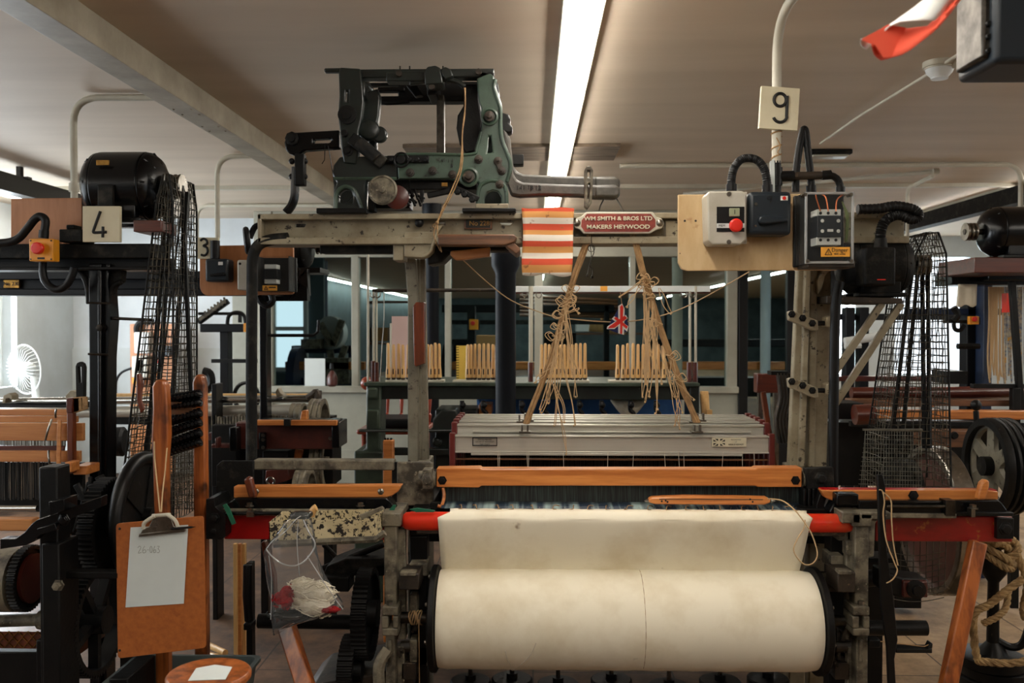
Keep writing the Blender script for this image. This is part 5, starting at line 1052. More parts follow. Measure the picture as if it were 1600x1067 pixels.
# motor, board, stop box, sign
b=MB();b.bx(208,344,252,362,3.35,3.5);b.build('motor_block','wood_mahog',L4,.003)
m=motor('electric_motor','big glossy black motor on the beam above the number 4 sign',W(198,292,3.5),(1,0,0),.135,.30);b=MB();b.bx(150,247+3,170,258,3.362,3.37);b.build('rating_plate','brass',m,.001)
b=MB();b.tube([W(140,257,3.45),W(134,256,3.44),W(135,252,3.44)],.008,8);b.bx(128,280,136,320,3.45,3.5);b.bx(152,288,176,326,3.352,3.37);b.build('side_cover','iron_dusty',m,.003)
t=thing('control_board','plain orange plywood board behind the number 4 sign','board');b=MB();b.poly([(17,310),(128,309),(128,384),(17,384)],3.47,3.49);b.build('board','ply_orange',t,.002);b=MB();b.bx(40,378,44,392,3.48,3.5);b.build('bracket','iron_black',t)
def estop(px0,py0,px1,py1,Y,lab,side=8):
    t=thing('stop_switch',lab,'stop switch');d=(px1-px0)*U(Y)*1.0
    MB().bx(px0,py0,px1,py1,Y,Y+d*.55).build('case','yellow',t,.004);MB().bx(px0+2,py0+1,px1+side*.3,py1,Y+d*.55,Y+d).build('back_case','plastic_black',t,.003)
    c=W((px0+px1)/2-1,(py0+py1)/2-2,Y);r=(px1-px0)*U(Y)*.25;MB().lathe(c,(0,-1,0),[(0,r*.6),(r*.5,r*.6),(r*.55,r),(r*1.1,r),(r*1.3,r*.8),(r*1.35,.001)],24).build('button','red_button',t)
    if px1-px0>25:
        b=MB();b.bx((px0*.65+px1*.35),py1-6,(px0*.35+px1*.65),py1-3,Y-.001,Y+.001);b.build('label_strip','ink',t);b=MB()
        for x in(px0+3,px1-3):
            for y in(py0+3,py1-3):b.lathe(W(x,y,Y),(0,-1,0),[(0,.0035),(.0015,.003)],8)
        b.build('screw','steel_dark',t)
    return t
estop(45,373,83,408,3.27,'yellow stop box with a red mushroom button on the black left beam')
t=thing('flexible_conduit','black conduit rising to the yellow stop box from the left edge','conduit');MB().tube([W(x,y,3.33) for x,y in((-30,379),(8,379),(28,373),(42,358),(54,343),(63,338),(71,344),(70,358),(68,372))],.015,10,6).build('hose','rubber',t)
MB().cyl(W(68,372,3.33),W(69,360,3.33),.018).build('gland','plastic_black',t)
t=thing('flexible_conduit','black conduit hanging in a loop under the yellow stop box','conduit');MB().tube([W(x,y,3.33) for x,y in((67,409),(67,424),(70,438),(80,449),(92,452),(104,445),(112,432),(116,418))],.014,10,6).build('hose','rubber',t)
sign(129,322,187,378,3.33,[[(157,330),(153,341),(149,352),(146,361),(146.5,363),(150,363.4),(158,363),(167,362.5)],[(161,354),(160.5,371)]],'cream sign with the number 4 under the big black motor',.0055)
# belt guard of loom four
g4,P4=cage('belt_guard','tall tapering black wire mesh belt guard left of centre, beside the number 4 sign',(250,270,272),184,271,3.38,3.62,815,sp=11,r=.0019)
b=MB()
for p,q in(((262,290),(236,640)),((270,290),(246,640)),((284,290),(300,640)),((293,300),(268,640)),((236,640),(214,830))):b.bar(W(*p,3.5),W(*q,3.5),.016,.014)
b.build('drive_belt','rubber',L4)
# lag rack: two wooden posts holding the peg lags
t=thing('lag_rack','two upright varnished wooden posts holding a stack of peg lags','lag rack')
b=MB();b.poly([(237,604),(241,596),(248,592),(255,595),(259,604),(261,640),(262,680),(259,720),(260,800),(264,PY(.087,2.9,250)),(243,PY(.087,2.9,250)),(240,800),(238,720),(236,680),(238,640)],2.9,2.94);b.build('post','wood_z',t,.006)
b=MB();b.poly([(300,597),(304,588),(310,584),(316,588),(319,600),(321,800),(324,fl(3.04)),(304,fl(3.04)),(302,800)],3.02,3.06);b.build('post','wood_z',t,.006)
MB().bx(262,628,300,648,2.98,3.02).build('cross_block','wood_old',t,.003)
for i,(ya,yb) in enumerate(((622,616),(634,629),(657,645),(674,660),(692,676),(704,691))):
    p,q=W(262,ya+4,3.0),W(314,yb,2.98);b=MB();b.cyl(p,q,.013,n=8)
    for k in range(9):
        c=p.lerp(q,(k+.5)/9);b.lathe(c,(0,-1,.15),[(0,.01),(.02,.009),(.028,.006)],8);b.lathe(c,(0,-.3,1),[(0,.009),(.018,.007)],8)
    b.build('peg_lag','iron_gloss',t)
b=MB()
for i in range(13):b.tube([W(262,706+i*7,3.05),W(302,700+i*7,3.05)],.0013,4)
for i in range(11):b.tube([W(263+i*3.8,702,3.05),W(262+i*3.8,792,3.05)],.0011,4)
b.build('wire_grid','wire_light',t)
MB().poly([(212,585),(218,583),(221,600),(219,625),(224,640),(219,646),(213,625)],3.2,3.22).build('wooden_lever','wood_dark',L4,.004)
# clipboard with its sheet and pen
t=thing('clipboard','large brown hardboard clipboard hanging on a cord from the left post','clipboard');Yc=2.72
def corner(pts,r=6):
    o=[]
    for i in range(len(pts)):
        a,c,d=V((*pts[i-1],0)),V((*pts[i],0)),V((*pts[(i+1)%len(pts)],0));u=(a-c).normalized()*r;w=(d-c).normalized()*r
        for k in range(5):
            s=k/4;q=c+u*(1-s)**2+w*s**2;o.append((q.x,q.y))
    return o
MB().poly(corner([(181,818),(318,806),(322,1012),(184,1029)]),Yc,Yc+.005).build('board','hardboard',t,.001)
b=MB();b.poly([(217,838),(222,828),(232,823),(240,808),(244,804),(258,803),(266,806),(272,822),(286,827),(288,831),(252,834)],Yc-.012,Yc-.004);b.poly([(216,839),(217,834),(288,826),(288,831)],Yc-.016,Yc-.002);b.build('clip','steel',t,.002)
b=MB();b.tube([W(x,y,Yc-.014) for x,y in((224,826),(225,818),(232,812),(242,806))],.006,8,4);b.tube([W(x,y,Yc-.014) for x,y in((278,824),(275,815),(268,808),(260,804))],.006,8,4);b.cyl(W(238,806,Yc-.01),W(266,804,Yc-.01),.006);b.build('clip_lever','paint_white',t)
c=MB();c.sph(W(187,826,Yc),.004,8);c.sph(W(187,1016,Yc),.004,8);c.build('rivet','iron_brown',t)
b=MB();b.tube([W(x,y,Yq) for x,y,Yq in((250,800,2.70),(247,770,2.75),(242,720,2.85),(241,690,2.89))],.0022,6,4);b.tube([W(x,y,Yq) for x,y,Yq in((252,800,2.70),(254,770,2.75),(258,735,2.85),(261,700,2.89))],.0022,6,4);b.build('cord','cord_pale',t)
t=thing('paper_sheet','white paper sheet with pencilled 26-063 held on the brown clipboard','paper');MB().poly([(204,824),(294,820),(287,943),(196,949)],Yc-.003,Yc-.002).build('sheet','paper',t)
b=MB();Yp=Yc-.0035
for s in([(215,856),(218,853),(220,856),(216,864),(221,863)],[(226,853),(223,859),(224,864),(228,862),(226.5,858.5),(223.5,860.5)],[(230,859),(232.5,859)],arc(236,858.5,1.8,5,0,360,10),[(242,853),(239.8,859),(240.5,863.5),(243.6,862),(242.5,858.5),(240.2,860.5)],[(245.5,853.5),(248.8,853.5),(247,857.5),(249.3,860),(248,863.5),(245,863)]):
    b.tube([W(x,y,Yp) for x,y in s],.0006,4,4)
b.build('pencil_writing','ink_soft',t)
b=MB();b.tube([W(268,826,Yc-.02),W(300,823.5,Yc-.02)],.0035,8);b.cyl(W(300,823.5,Yc-.02),W(306,823,Yc-.02),.0025,.0005,8);b.build('pen','plastic_black',None,label='thin black pen pushed under the clip of the brown clipboard',cat='pen')
# crate and stool at the bottom left
t=thing('plastic_crate','grey plastic crate on the floor under the clipboard','crate')
Yk=2.75
def ringpts(l,r,f,bk,z):return [V((l,f,z)),V((r,f,z)),V((r,bk,z)),V((l,bk,z))]
xl,xr=X(205,2.95),X(396,2.95);zt_=Z(1033,2.99);b=MB();n_=6
def rect(l,r,f,k,z,rad=.03):
    o=[]
    for cx,cy,a in((r-rad,f+rad,-90),(r-rad,k-rad,0),(l+rad,k-rad,90),(l+rad,f+rad,180)):
        for j in range(5):a_=math.radians(a+j*22.5);o.append(V((cx+rad*math.cos(a_),cy+rad*math.sin(a_),z)))
    return o
lv=[rect(xl+.03,xr-.03,2.66,2.96,.08),rect(xl,xr,2.63,2.99,zt_),rect(xl-.012,xr+.012,2.62,3.0,zt_),rect(xl-.012,xr+.012,2.62,3.0,zt_+.01),rect(xl+.004,xr-.004,2.634,2.986,zt_+.01),rect(xl+.034,xr-.034,2.664,2.956,.085)]
vs=[[b.bm.verts.new(p) for p in l] for l in lv]
for a,c in zip(vs,vs[1:]):
    for k in range(len(a)):b.fc([a[k],a[(k+1)%len(a)],c[(k+1)%len(a)],c[k]])
b.fc(vs[0][::-1]);b.fc(vs[-1]);b.build('tub','crate_grey',t)
b=MB();b.box((xl+.05,2.68,0),(xl+.1,2.97,.08));b.box((xr-.1,2.68,0),(xr-.05,2.97,.08));b.build('runner','crate_grey',t)
t=thing('round_stool','red-brown round topped stool at the bottom edge in front of the crate','stool');c=W(315,1078,2.2);cz=c.z+.0
MB().lathe((c.x,2.25,cz),(0,0,1),[(0,.095),(.008,.105),(.02,.105),(.026,.1)],40).build('seat','wood_z',t,.002)
for k in range(4):
    a=k*PI/2+.6;d=V((math.cos(a),math.sin(a),0));MB().cyl(V((c.x,2.25,cz))+d*.07,V((c.x,2.25,0))+d*.13,.014,.012).build('leg','wood_mahog',t)
p=V((c.x,2.25,cz+.0268));MB().poly3([p+V((-.03,-.06,0)),p+V((.06,-.05,0)),p+V((.05,.03,0)),p+V((0,.045,0)),p+V((-.04,.02,0))],(0,0,.001)).build('paper_scrap','paper',None,label='white paper scrap lying on the round red-brown stool',cat='paper')
t=thing('timber_laths','pale wooden laths standing upright behind the left shuttle box','laths');b=MB()
for k,(x,yb,m_) in enumerate(((364,1030,0),(371,1034,0),(378,1036,0))):
    o=MB().bx(x,850,x+6,yb,3.7+.02*k,3.72+.02*k).build('lath','wood_pale' if k!=1 else 'wood_loom',t,.001)
for i,(p,q) in enumerate((((326,1008),(352,1020)),((328,1024),(356,1028)))):
    o=MB().cyl(W(*p,3.95)*1,W(*q,3.85),.014).build('wooden_rod','wood_pale',None,label=('round pale wooden rod lying on the floor behind the crate','second pale rod on the floor, nearer the crate')[i],cat='rod');
# ---------------------------------------------------------------- loom three, behind on the left
L3=thing('power_loom','dark loom behind the guard cage with the number 3 sign','loom');Y=4.4
b=MB();b.bx(-40,424,402,436,Y-.04,Y+.12);b.bx(-40,436,402,452,Y+.02,Y+.05);b.bx(-40,452,402,461,Y-.04,Y+.12);b.build('arch_beam','navy',L3,.004)
o=MB().bx(5,437,30,450,Y+.0,Y+.02).build('brass_plate','brass',L3,.002);text('No 230',17.5,443.5,Y-.003,6,'ink',o)
b=MB();b.bx(405,455,419,fl(4.45),4.42,4.5);b.build('post','iron_gloss',L3,.004)
b=MB();b.tube([W(419,524,4.4),W(490,524,4.4),W(497,518,4.4),W(498,500,4.4)],.008,8);b.build('handle_rod','iron_black',L3)
b=MB();b.bx(165,615,500,622,4.72,4.76);b.build('back_rail','wood_pale',L3,.003)
b=MB();b.cyl(W(-60,628,4.6),W(487,623,4.6),.020,n=20);b.build('front_roller','chrome',L3)
b=MB();b.cyl(W(-60,646,4.62),W(480,640,4.62),.028,n=20);b.build('cloth_roller','alu',L3)
b=MB();b.bx(-60,633,136,637,4.55,4.6);b.bx(165,650,520,664,4.8,4.9);b.build('roller_rail','oil_black',L3)
b=MB();b.bx(485,612,496,640,4.55,4.65);b.tube([W(480,622,4.5),W(488,617,4.5),W(494,612,4.5),W(497,622,4.5)],.018,8,3);b.build('roller_bearing','iron_brown',L3,.003)
b=MB();b.poly([(3,630),(5,618),(14,614),(19,618),(19,626),(14,622),(9,623),(8,630)],4.5,4.56);b.poly([(102,618),(110,610),(120,612),(122,620),(116,620),(112,626),(104,626)],4.5,4.56);b.poly([(430,612),(434,606),(438,614),(444,618),(432,620)],4.5,4.56);b.build('roller_hook','iron_khaki',L3,.003)
b=MB()
for k in range(34):
    x=330+k*4.6;b.bx(x,650+RND.uniform(-3,3),x+3.2,668,4.5,4.53)
b.build('dropper_bank','iron_worn',L3)
b=MB();b.bx(368,660,520,702,4.1,4.2);b.build('slay_beam','rust_red',L3,.004)
b=MB();b.bx(400,656,528,663,4.05,4.15);b.bx(518,660,530,700,4.04,4.22);b.bx(404,676,414,702,4.07,4.1);b.bx(358,668,370,705,4.04,4.2);b.build('shuttle_box','iron_gloss',L3,.004)
b=MB();b.bx(400,656.5,526,665,4.02,4.05);b.build('box_front','wood_x',L3,.003);MB().poly([(467,662),(471,642),(479,641),(480,662)],4.08,4.12).build('picker_handle','wood_x',L3,.004)
MB().bx(443,655,453,666,4.0,4.05).build('stop_block','iron_black',L3,.002)
b=MB()
for q in((411,680),(411,687),(411,699),(516,685)):b.lathe(W(*q,4.07),(0,-1,0),[(0,.009),(.008,.007)],10)
b.build('bolt','steel',L3)
MB().bar(W(468,702,4.2),W(462,742,4.2),.035,.03,up=(0,1,0)).build('picking_stick','wood_z',L3,.004)
def pulley(px,py,Y,R,name,par,m='iron_worn',ax=(1,0,0),sp=0):
    b=MB().lathe(W(px,py,Y),ax,[(-.03,R*.84),(-.028,R),(-.012,R),(-.006,R*.94),(0,R),(.014,R),(.02,R*.94),(.028,R),(.034,R),(.036,R*.84),(.0361,R*.8),(-.03,R*.8)],40,loop=True)
    c=W(px,py,Y);a_,u,v=frame(ax)
    for k in range(6):d=u*math.cos(k*PI/3)+v*math.sin(k*PI/3);b.bar(c,c+d*R*.82,R*.13,.02,up=a_)
    b.cyl(c-a_*.04,c+a_*.04,R*.2);return b.build(name,m,par)
pulley(496,663,4.4,.128,'belt_pulley',L3);pulley(465,650,4.45,.065,'small_pulley',L3)
pulley(474,768,3.9,.10,'lower_pulley',L3);pulley(502,722,4.3,.14,'lower_wheel',L3)
b=MB();b.bx(330,700,520,760,4.3,4.5);b.bx(330,664,370,760,4.25,4.3);b.bx(410,705,450,800,4.15,4.4);b.bx(330,600,340,fl(4.5),4.5,4.6);b.bx(505,700,520,fl(4.4),4.35,4.45);b.build('side_frame','oil_black',L3,.004)
b=MB();b.bx(330,694,368,700,4.1,4.15);b.bx(336,684,340,700,4.0,4.05);b.bx(325,688,352,676,4.3,4.4);b.poly([(415,735),(450,732),(452,750),(430,757),(414,752)],4.0,4.1);b.build('red_casting','rust_red',L3,.003)
b=MB();b.ring(W(423,752,3.9),(0,1,0),.016,.005,16,6);b.cyl(W(423,757,3.9),W(423,775,3.9),.006);b.build('eye_bolt','steel',L3)
# its motor and board
motor('electric_motor','small black motor with a silver pulley hanging under the arch beam',W(452,384,4.5),(1,0,0),.12,.24,'iron_black')
b=MB();b.bx(400,418,500,426,4.4,4.6);b.bx(400,424,480,470,4.5,4.56);b.poly([(455,458),(470,420),(480,420),(482,462),(480,448),(460,440)],4.35,4.4);b.build('motor_shelf','oil_black',L3,.003)
t=thing('control_board','orange plywood board beside the number 3 sign','board');Yb3=4.18
MB().poly(corner([(312,384),(458,382),(459,460),(320,462),(312,452)]),Yb3,Yb3+.02).build('board','ply_orange',t,.002);b=MB();b.bx(380,452,420,460,Yb3+.02,4.45);b.build('bracket','iron_black',t)
t=thing('isolator_switch','small dark isolator box on the number 3 board','switch box');MB().bx(320,404,356,440,Yb3-.09,Yb3).build('case','plastic_navy',t,.01);MB().bx(341,409,348,414,Yb3-.092,Yb3-.09).build('badge','flag_white',t);b=MB();b.poly([(326,428),(350,425),(351,430),(328,432)],Yb3-.11,Yb3-.09);b.build('handle','plastic_black',t,.003);b=MB();b.cyl(W(336,404,Yb3-.04),W(336,376,Yb3-.04),.022);b.build('gland','plastic_black',t)
t=thing('motor_starter','light grey starter box half hidden by the vertical guard tube','starter box');MB().bx(370,406,402,453,Yb3-.1,Yb3).build('case','plastic_grey',t,.008);b=MB();b.lathe(W(375,412,Yb3-.1),(0,-1,0),[(0,.006),(.003,.005)],10);b.build('screw','iron_black',t)
t=thing('contactor_box','small clear contactor box on the number 3 board','electrical box');y=Yb3-.13;p,q=W(400,400,y),W(452,455,y);b=MB();th=.003
b.box((p.x,y,q.z),(q.x,y+th,p.z));b.box((p.x,y,q.z),(p.x+th,Yb3,p.z));b.box((q.x-th,y,q.z),(q.x,Yb3,p.z));b.box((p.x,y,q.z),(q.x,Yb3,q.z+th));b.build('clear_cover','clear_plastic',t)
MB().box((p.x-.004,Yb3-.02,q.z),(q.x+.004,Yb3-.001,p.z)).build('back_box','plastic_black',t,.003);b=MB();b.bx(413,413,432,420,y+.05,Yb3-.02);b.bx(413,436,432,443,y+.05,Yb3-.02);b.build('contactor','plastic_white',t,.002);MB().bx(414,420,433,436,y+.04,Yb3-.02).build('coil_block','plastic_black',t,.002)
o=MB().bx(410,446,433,454,y-.002,y).build('danger_label','label_orange',t);b=MB();b.bx(420,448,431,450,y-.003,y-.002);b.build('print','ink',o)
b=MB()
for a,d in(((413,452.5),(415.5,447)),((415.5,447),(418,452.5)),((418,452.5),(413,452.5))):b.bar(W(*a,y-.003),W(*d,y-.003),.002)
b.build('warning_sign','ink',o)
sign(307,371,341,404,4.15,[[(313,376),(318,373),(323,376),(323,381),(318,384),(323,387),(324,394),(320,399),(314,398)]],'cream sign with the number 3 behind the left guard cage',.0055)
t=thing('flexible_conduit','black conduit drooping under the number 3 board','conduit');MB().tube([W(x,y,4.3) for x,y in((404,462),(408,472),(418,477),(426,470),(424,460))],.016,8,5).build('hose','rubber',t)
t=thing('conduit_coil','black hose coiled beside the left end of the arch beam','conduit');b=MB();b.ring(W(386,376,4.0),(.9,.3,.1),.05,.014,24,8);b.tube([W(390,372,4.0),W(398,355,4.0),W(408,352,4.0)],.014,8,4);b.build('hose','rubber',t)
# ---------------------------------------------------------------- far left: fan, wall board, another loom
t=thing('desk_fan','white desk fan standing by the bright left window','fan');c=W(49,577,7.2)
MB().ring(c+V((-.05,.0,.0)),(.45,.9,.05),.20,.006,40,6).build('cage_ring','plastic_white',t)
b=MB();a_,u,v=frame((.45,.9,.05))
for k in range(36):
    d=u*math.cos(k*PI/18)+v*math.sin(k*PI/18);b.tube([c+V((-.05,0,0))+d*.2,c+V((-.05,0,0))+d*.17-a_*.05,c+V((-.05,0,0))+d*.04-a_*.06],.0022,4)
b.build('grille','plastic_white',t);b=MB()
for k in range(3):
    d=u*math.cos(k*2.094)+v*math.sin(k*2.094);e=a_.cross(d);q=c+V((-.05,0,0));b.poly3([q+d*.02,q+d*.08+e*.05,q+d*.17+e*.06,q+d*.17-e*.02,q+d*.05-e*.03],a_*.006)
b.build('blade','clear_plastic',t);MB().lathe(c+V((-.06,0,0)),(.8,-.5,0),[(-.02,.03),(0,.06),(.07,.062),(.10,.05),(.112,.03)],24).build('motor_housing','plastic_white',t)
b=MB();b.cyl(c+V((.03,-.02,-.05)),c+V((.06,-.02,-.30)),.026,.032);b.lathe(c+V((.06,-.02,-.34)),(0,0,1),[(0,.11),(.03,.1),(.045,.03)],24);b.build('stand','plastic_white',t)
zb_=c.z-.34;t=thing('window_bench','pale bench top under the left window carrying the fan','bench');MB().box((c.x-.5,6.9,zb_-.04),(c.x+.5,7.6,zb_)).build('top','wall_white',t,.004)
for sx in(-.45,.45):
    for yy in(6.95,7.55):MB().box((c.x+sx-.03,yy-.03,0),(c.x+sx+.03,yy+.03,zb_-.04)).build('leg','wall_white',t)
t=thing('wall_board','orange wooden board with switch boxes on the far left wall','board');Yw=8.6
MB().bx(203,506,272,622,Yw,Yw+.03).build('board','ply_orange',t)
for x0,y0,x1,y1,m in((209,519,232,552,'plastic_white'),(205,556,230,590,'plastic_grey'),(240,540,262,556,'plastic_navy'),(212,560,226,582,'plastic_navy'),(206,590,214,600,'yellow')):MB().bx(x0,y0,x1,y1,Yw-.12,Yw).build('switch_box',m,t,.01)
MB().bx(240,562,252,576,Yw-.02,Yw).build('notice','paper',t);b=MB();b.bx(241,563,251,567,Yw-.022,Yw-.02);b.build('notice_band','red_button',t)
b=MB();b.tube([W(214,519,Yw-.05),W(214,510,Yw-.05),W(222,503,Yw-.05),W(240,503,Yw-.05)],.03,8,4);b.tube([W(206,575,Yw-.05),W(190,582,Yw-.05),W(182,595,Yw-.05),W(181,618,Yw-.05)],.012,8,4);b.build('conduit','plastic_black',t);MB().bx(203,622,272,740,Yw+.02,Yw+.05).build('board_foot','ply_orange',t)
LF=thing('power_loom','black loom far behind the wooden lag posts, against the pale wall','loom');Y=6.3
b=MB();b.bx(312,506,384,519,Y,Y+.1);b.bx(343,518,358,fl(Y),Y+.02,Y+.12);b.bar(W(310,503,Y),W(356,470,Y),.05,.04);b.build('frame','navy',LF,.005)
b=MB();b.bx(330,561,400,567,Y-.1,Y-.06);b.tube([W(310,490,Y),W(380,490,Y)],.012);b.tube([W(355,507,Y),W(358,493,Y),W(370,488,Y),W(381,493,Y),W(384,507,Y)],.014,8,4);b.poly([(372,486),(376,486),(376,504),(372,504)],Y,Y+.03);b.tube([W(318,580,Y),W(328,584,Y),(W(330,600,Y)),W(322,606,Y),W(326,614,Y)],.03,8,4);b.ring(W(385,620,Y),(.3,1,0),.10,.014,24,6);b.build('lever_arm','iron_black',LF)
MB().bx(380,505,387,519,Y-.03,Y+.03).build('yellow_cap','yellow',LF,.004)
b=MB()
for k in range(7):
    x=322+k*5;b.bar(W(x,496-k*3.6,Y-.03),W(x-2,486-k*3.6,Y-.03),.012)
b.bar(W(312,500,Y-.03),W(352,470,Y-.03),.02,.02);b.build('rod_comb','iron_worn',LF)
b=MB();b.bx(310,640,420,660,Y,Y+.3);b.bx(315,660,330,fl(Y),Y,Y+.1);b.bx(400,660,414,fl(Y),Y+.1,Y+.2);b.build('lower_frame','oil_black',LF,.005)
# ---------------------------------------------------------------- winding bench with its pirns
WB=thing('winding_bench','long dark green winding bench with upright rods behind the loom','winding bench');Y=4.8;zt=Z(598,Y)
MB().box((X(568,Y),Y,zt-.02),(X(1094,Y),Y+.55,zt)).build('table_top','green_bench',WB,.004)
MB().box((X(572,Y),Y+.04,Z(625,Y)),(X(1092,Y),Y+.07,zt-.02)).build('apron','green_dark',WB,.003)
b=MB();b.poly([(572,602),(596,602),(594,700),(598,710),(600,800),(556,800),(553,722),(560,708),(572,700)],Y+.02,Y+.2);b.bx(573,606,590,624,Y-.01,Y+.02);b.bx(572,640,592,672,Y-.03,Y+.1);b.bx(553,705,600,fl(Y),Y+.0,Y+.35);b.build('end_casting','green_bench',WB,.01)
b=MB();b.bx(1078,602,1092,fl(Y),Y+.02,Y+.2);b.build('end_leg','green_dark',WB,.005)
b=MB();b.bx(680,640,745,760,Y+.1,Y+.4);b.bx(560,671,735,676,Y-.1,Y-.06);b.bx(600,700,720,712,Y+.0,Y+.04);b.lathe(W(683,690,Y-.02),(0,-1,0),[(0,.03),(.02,.02)],14);b.poly([(676,655),(690,640),(712,640),(722,660),(712,672),(676,672)],Y-.06,Y+.1);b.build('gear_casing','green_dark',WB,.008)
for x in(722,755,815,850,905,940,985,1025):
    b=MB();b.tube([W(x,626,Y),W(x,640,Y),W(x+5,646,Y),W(x+7,656,Y)],.012,8,4);b.sph(W(x+1,633,Y-.01),.018,8);b.cyl(W(x+7,650,Y),W(x+7,672,Y),.014);b.build('spindle_hook','oil_black',WB)
b=MB();b.lathe(W(622,745,Y-.3),(0,0,1),[(0,.07),(.008,.07)],20);b.cyl(W(622,746,Y-.3),W(622,fl(4.5),Y-.3),.012);b.build('treadle_disc','steel_dark',WB)
for x0,x1,y0,y1 in((573,577,386,602),(582,586,452,568),(587,590,454,568),(826,833,447,568),(1076,1080,455,568),(1085,1089,447,568),(609,612,505,598)):
    MB().cyl(W((x0+x1)/2,y0,Y+.1),W((x0+x1)/2,y1,Y+.1),(x1-x0)/2*U(Y)).build('upright_rod','paint_white',WB)
for x,y0,y1 in((583,564,602),(588,566,602),(829,566,602),(1077,566,602),(1086,566,602)):MB().cyl(W(x,y0,Y+.1),W(x,y1,Y+.1),.014).build('rod_socket','wood_mahog',WB)
MB().cyl(W(582,454,Y+.1),W(806,453,Y+.1),.010).build('rail','iron_brown',WB);b=MB();b.bx(805,447,1110,456,Y+.1,Y+.13);b.build('white_rail','plastic_white',WB,.002);MB().bx(938,447,949,455,Y+.098,Y+.1).build('yellow_tag','label_orange',WB)
MB().bx(805,456,1110,458.5,Y+.11,Y+.14).build('rail_lip','wood_mahog',WB)
b=MB()
for x in(583,590,820,842,1069,1082):b.tube([W(x-4,457,Y+.09),W(x-4,462,Y+.09),W(x,465,Y+.09),W(x+4,462,Y+.09),W(x+4,457,Y+.09)],.004,6,4)
for x in(596,):b.tube([W(600,455,Y+.08),W(600,500,Y+.08),W(597,540,Y+.08),W(594,597,Y+.08)],.003,5,4)
b.build('rail_hook','steel',WB)
for i,(a,c) in enumerate(((600,692),(706,772),(842,922),(952,1044))):
    b=MB();b.box((X(a,Y),Y+.03,zt),(X(c,Y),Y+.12,zt+.012));b.build('peg_board','paint_white',WB,.002)
groups=[(('in the group behind the grey post'),[607,615,623,630,637,642,668,674,680,686]),('in the group left of the thick navy column',[731,736,742,749,756,763,770,776]),('in the group behind the left harness cords',[846,852,858,864,870,876,882,888,894,900,907,914]),('in the group behind the right harness cords',[965,973,981,989,997,1005,1013,1021,1029,1037])]
def pirn(px,py,lab,grp):
    p=W(px,py,Y+.06);c=V((p.x,Y+.06+RND.uniform(-.015,.015),zt+.012));t=thing('wooden_pirn',lab,'pirn',grp);k=RND.uniform(.97,1.03)
    MB().lathe(c,(0,0,1),[(.012,.0125),(.02,.0135),(.05,.0125),(.075,.0095),(.17*k,.0088),(.190*k,.008),(.196*k,.0055),(.197*k,.002)],14).build('shaft','wood_pale',t)
    MB().lathe(c,(0,0,1),[(0,.008),(.003,.011),(.011,.0115),(.013,.010)],14).build('brass_ferrule','iron_brown',t);b=MB();b.box((c.x-.003,c.y-.0138,c.z+.03),(c.x+.003,c.y-.011,c.z+.06));b.build('feeler_slot','ink',t)
ordn='first second third fourth fifth sixth seventh eighth ninth tenth eleventh twelfth'.split()
for lab,xs_ in groups:
    for i,x in enumerate(xs_):pirn(x,598,'pale wooden pirn, %s from the left %s'%(ordn[i],lab),'wooden pirns '+lab)
b=MB();b.bx(713,540,728,596,Y+.13,Y+.14);t=thing('yellow_rule','yellow measuring rule standing behind the pirns by the navy column','ruler');b.build('rule','rule_yellow',t)
b=MB()
for k in range(14):b.bx(713,542+k*4,717,543+k*4,Y+.129,Y+.13)
b.build('tick_marks','ink',t)
MB().bx(612,494,642,600,Y+.5,Y+.52).build('pink_card','pink',None,label='tall pinkish card standing behind the pirns beside the grey post',cat='card')
# chair, sheet and bag beyond the bench
t=thing('wooden_chair','red-brown turned wooden chair behind the green bench','chair');Yc=5.5;m='rust_red'
def turn(p,q,r,nm):
    p,q=V(p),V(q);L=(q-p).length;MB().lathe(p,q-p,[(0,r*.7),(L*.1,r),(L*.2,r*1.3),(L*.24,r*.7),(L*.5,r),(L*.75,r*1.2),(L*.8,r*.7),(L,r*.8)],12).build(nm,'wood_chair',t)
wood('wood_chair',C(156,60,28),C(112,36,18),(6,6,.6),.3)
s=Z(666,Yc);xa_,xb_=X(566,Yc),X(672,Yc)
MB().box((xa_,Yc-.2,s-.03),(xb_,Yc+.22,s)).build('seat','wood_chair',t,.012)
for x in(xa_+.04,xb_-.04):
    for yy in(Yc-.16,Yc+.18):turn((x,yy,0),(x,yy,s-.02),.02,'leg')
for k in range(5):
    x=xa_+.03+(xb_-xa_-.06)*k/4;turn((x,Yc+.2,s),(x,Yc+.24,Z(604,Yc)),.013,'spindle')
b=MB();b.tube([(xa_-.01,Yc+.24,Z(602,Yc)),((xa_+xb_)/2,Yc+.27,Z(599,Yc)),(xb_+.01,Yc+.24,Z(602,Yc))],.035,10,6,flat=.5);b.sph((xa_-.01,Yc+.22,Z(603,Yc)),.045,12);b.build('top_rail','wood_chair',t)
b=MB();b.box((xa_,Yc-.17,s*.45),(xb_,Yc-.14,s*.45+.025));b.build('stretcher','wood_chair',t)
t=thing('seat_cushion','dark cushion lying on the red-brown wooden chair','cushion');MB().box((xa_+.05,Yc-.17,s),(xb_-.05,Yc+.15,s+.06)).build('pad','plastic_black',t,.025,seg=4)
g=[[W(x,y,5.25)+V((0,.02*math.sin(x*.06+y*.03),0)) for x in range(745,1066,16)] for y in (607,612,624,640,660,680,700)];b=MB();b.sheet(g,.004);b.build('blue_sheet','blue_cloth',None,label='blue cloth sheet hung behind the green bench',cat='sheet')
g=[[W(954+56*i/12,624+ (26*math.sin(PI*i/12)+2)*j/5,5.0)+V((0,-.04*math.sin(PI*i/12)*math.sin(PI*j/5),0)) for i in range(13)] for j in range(6)];MB().sheet(g,.003).build('white_bag','yarn_white',None,label='white cloth bag sagging under the green bench top',cat='bag')
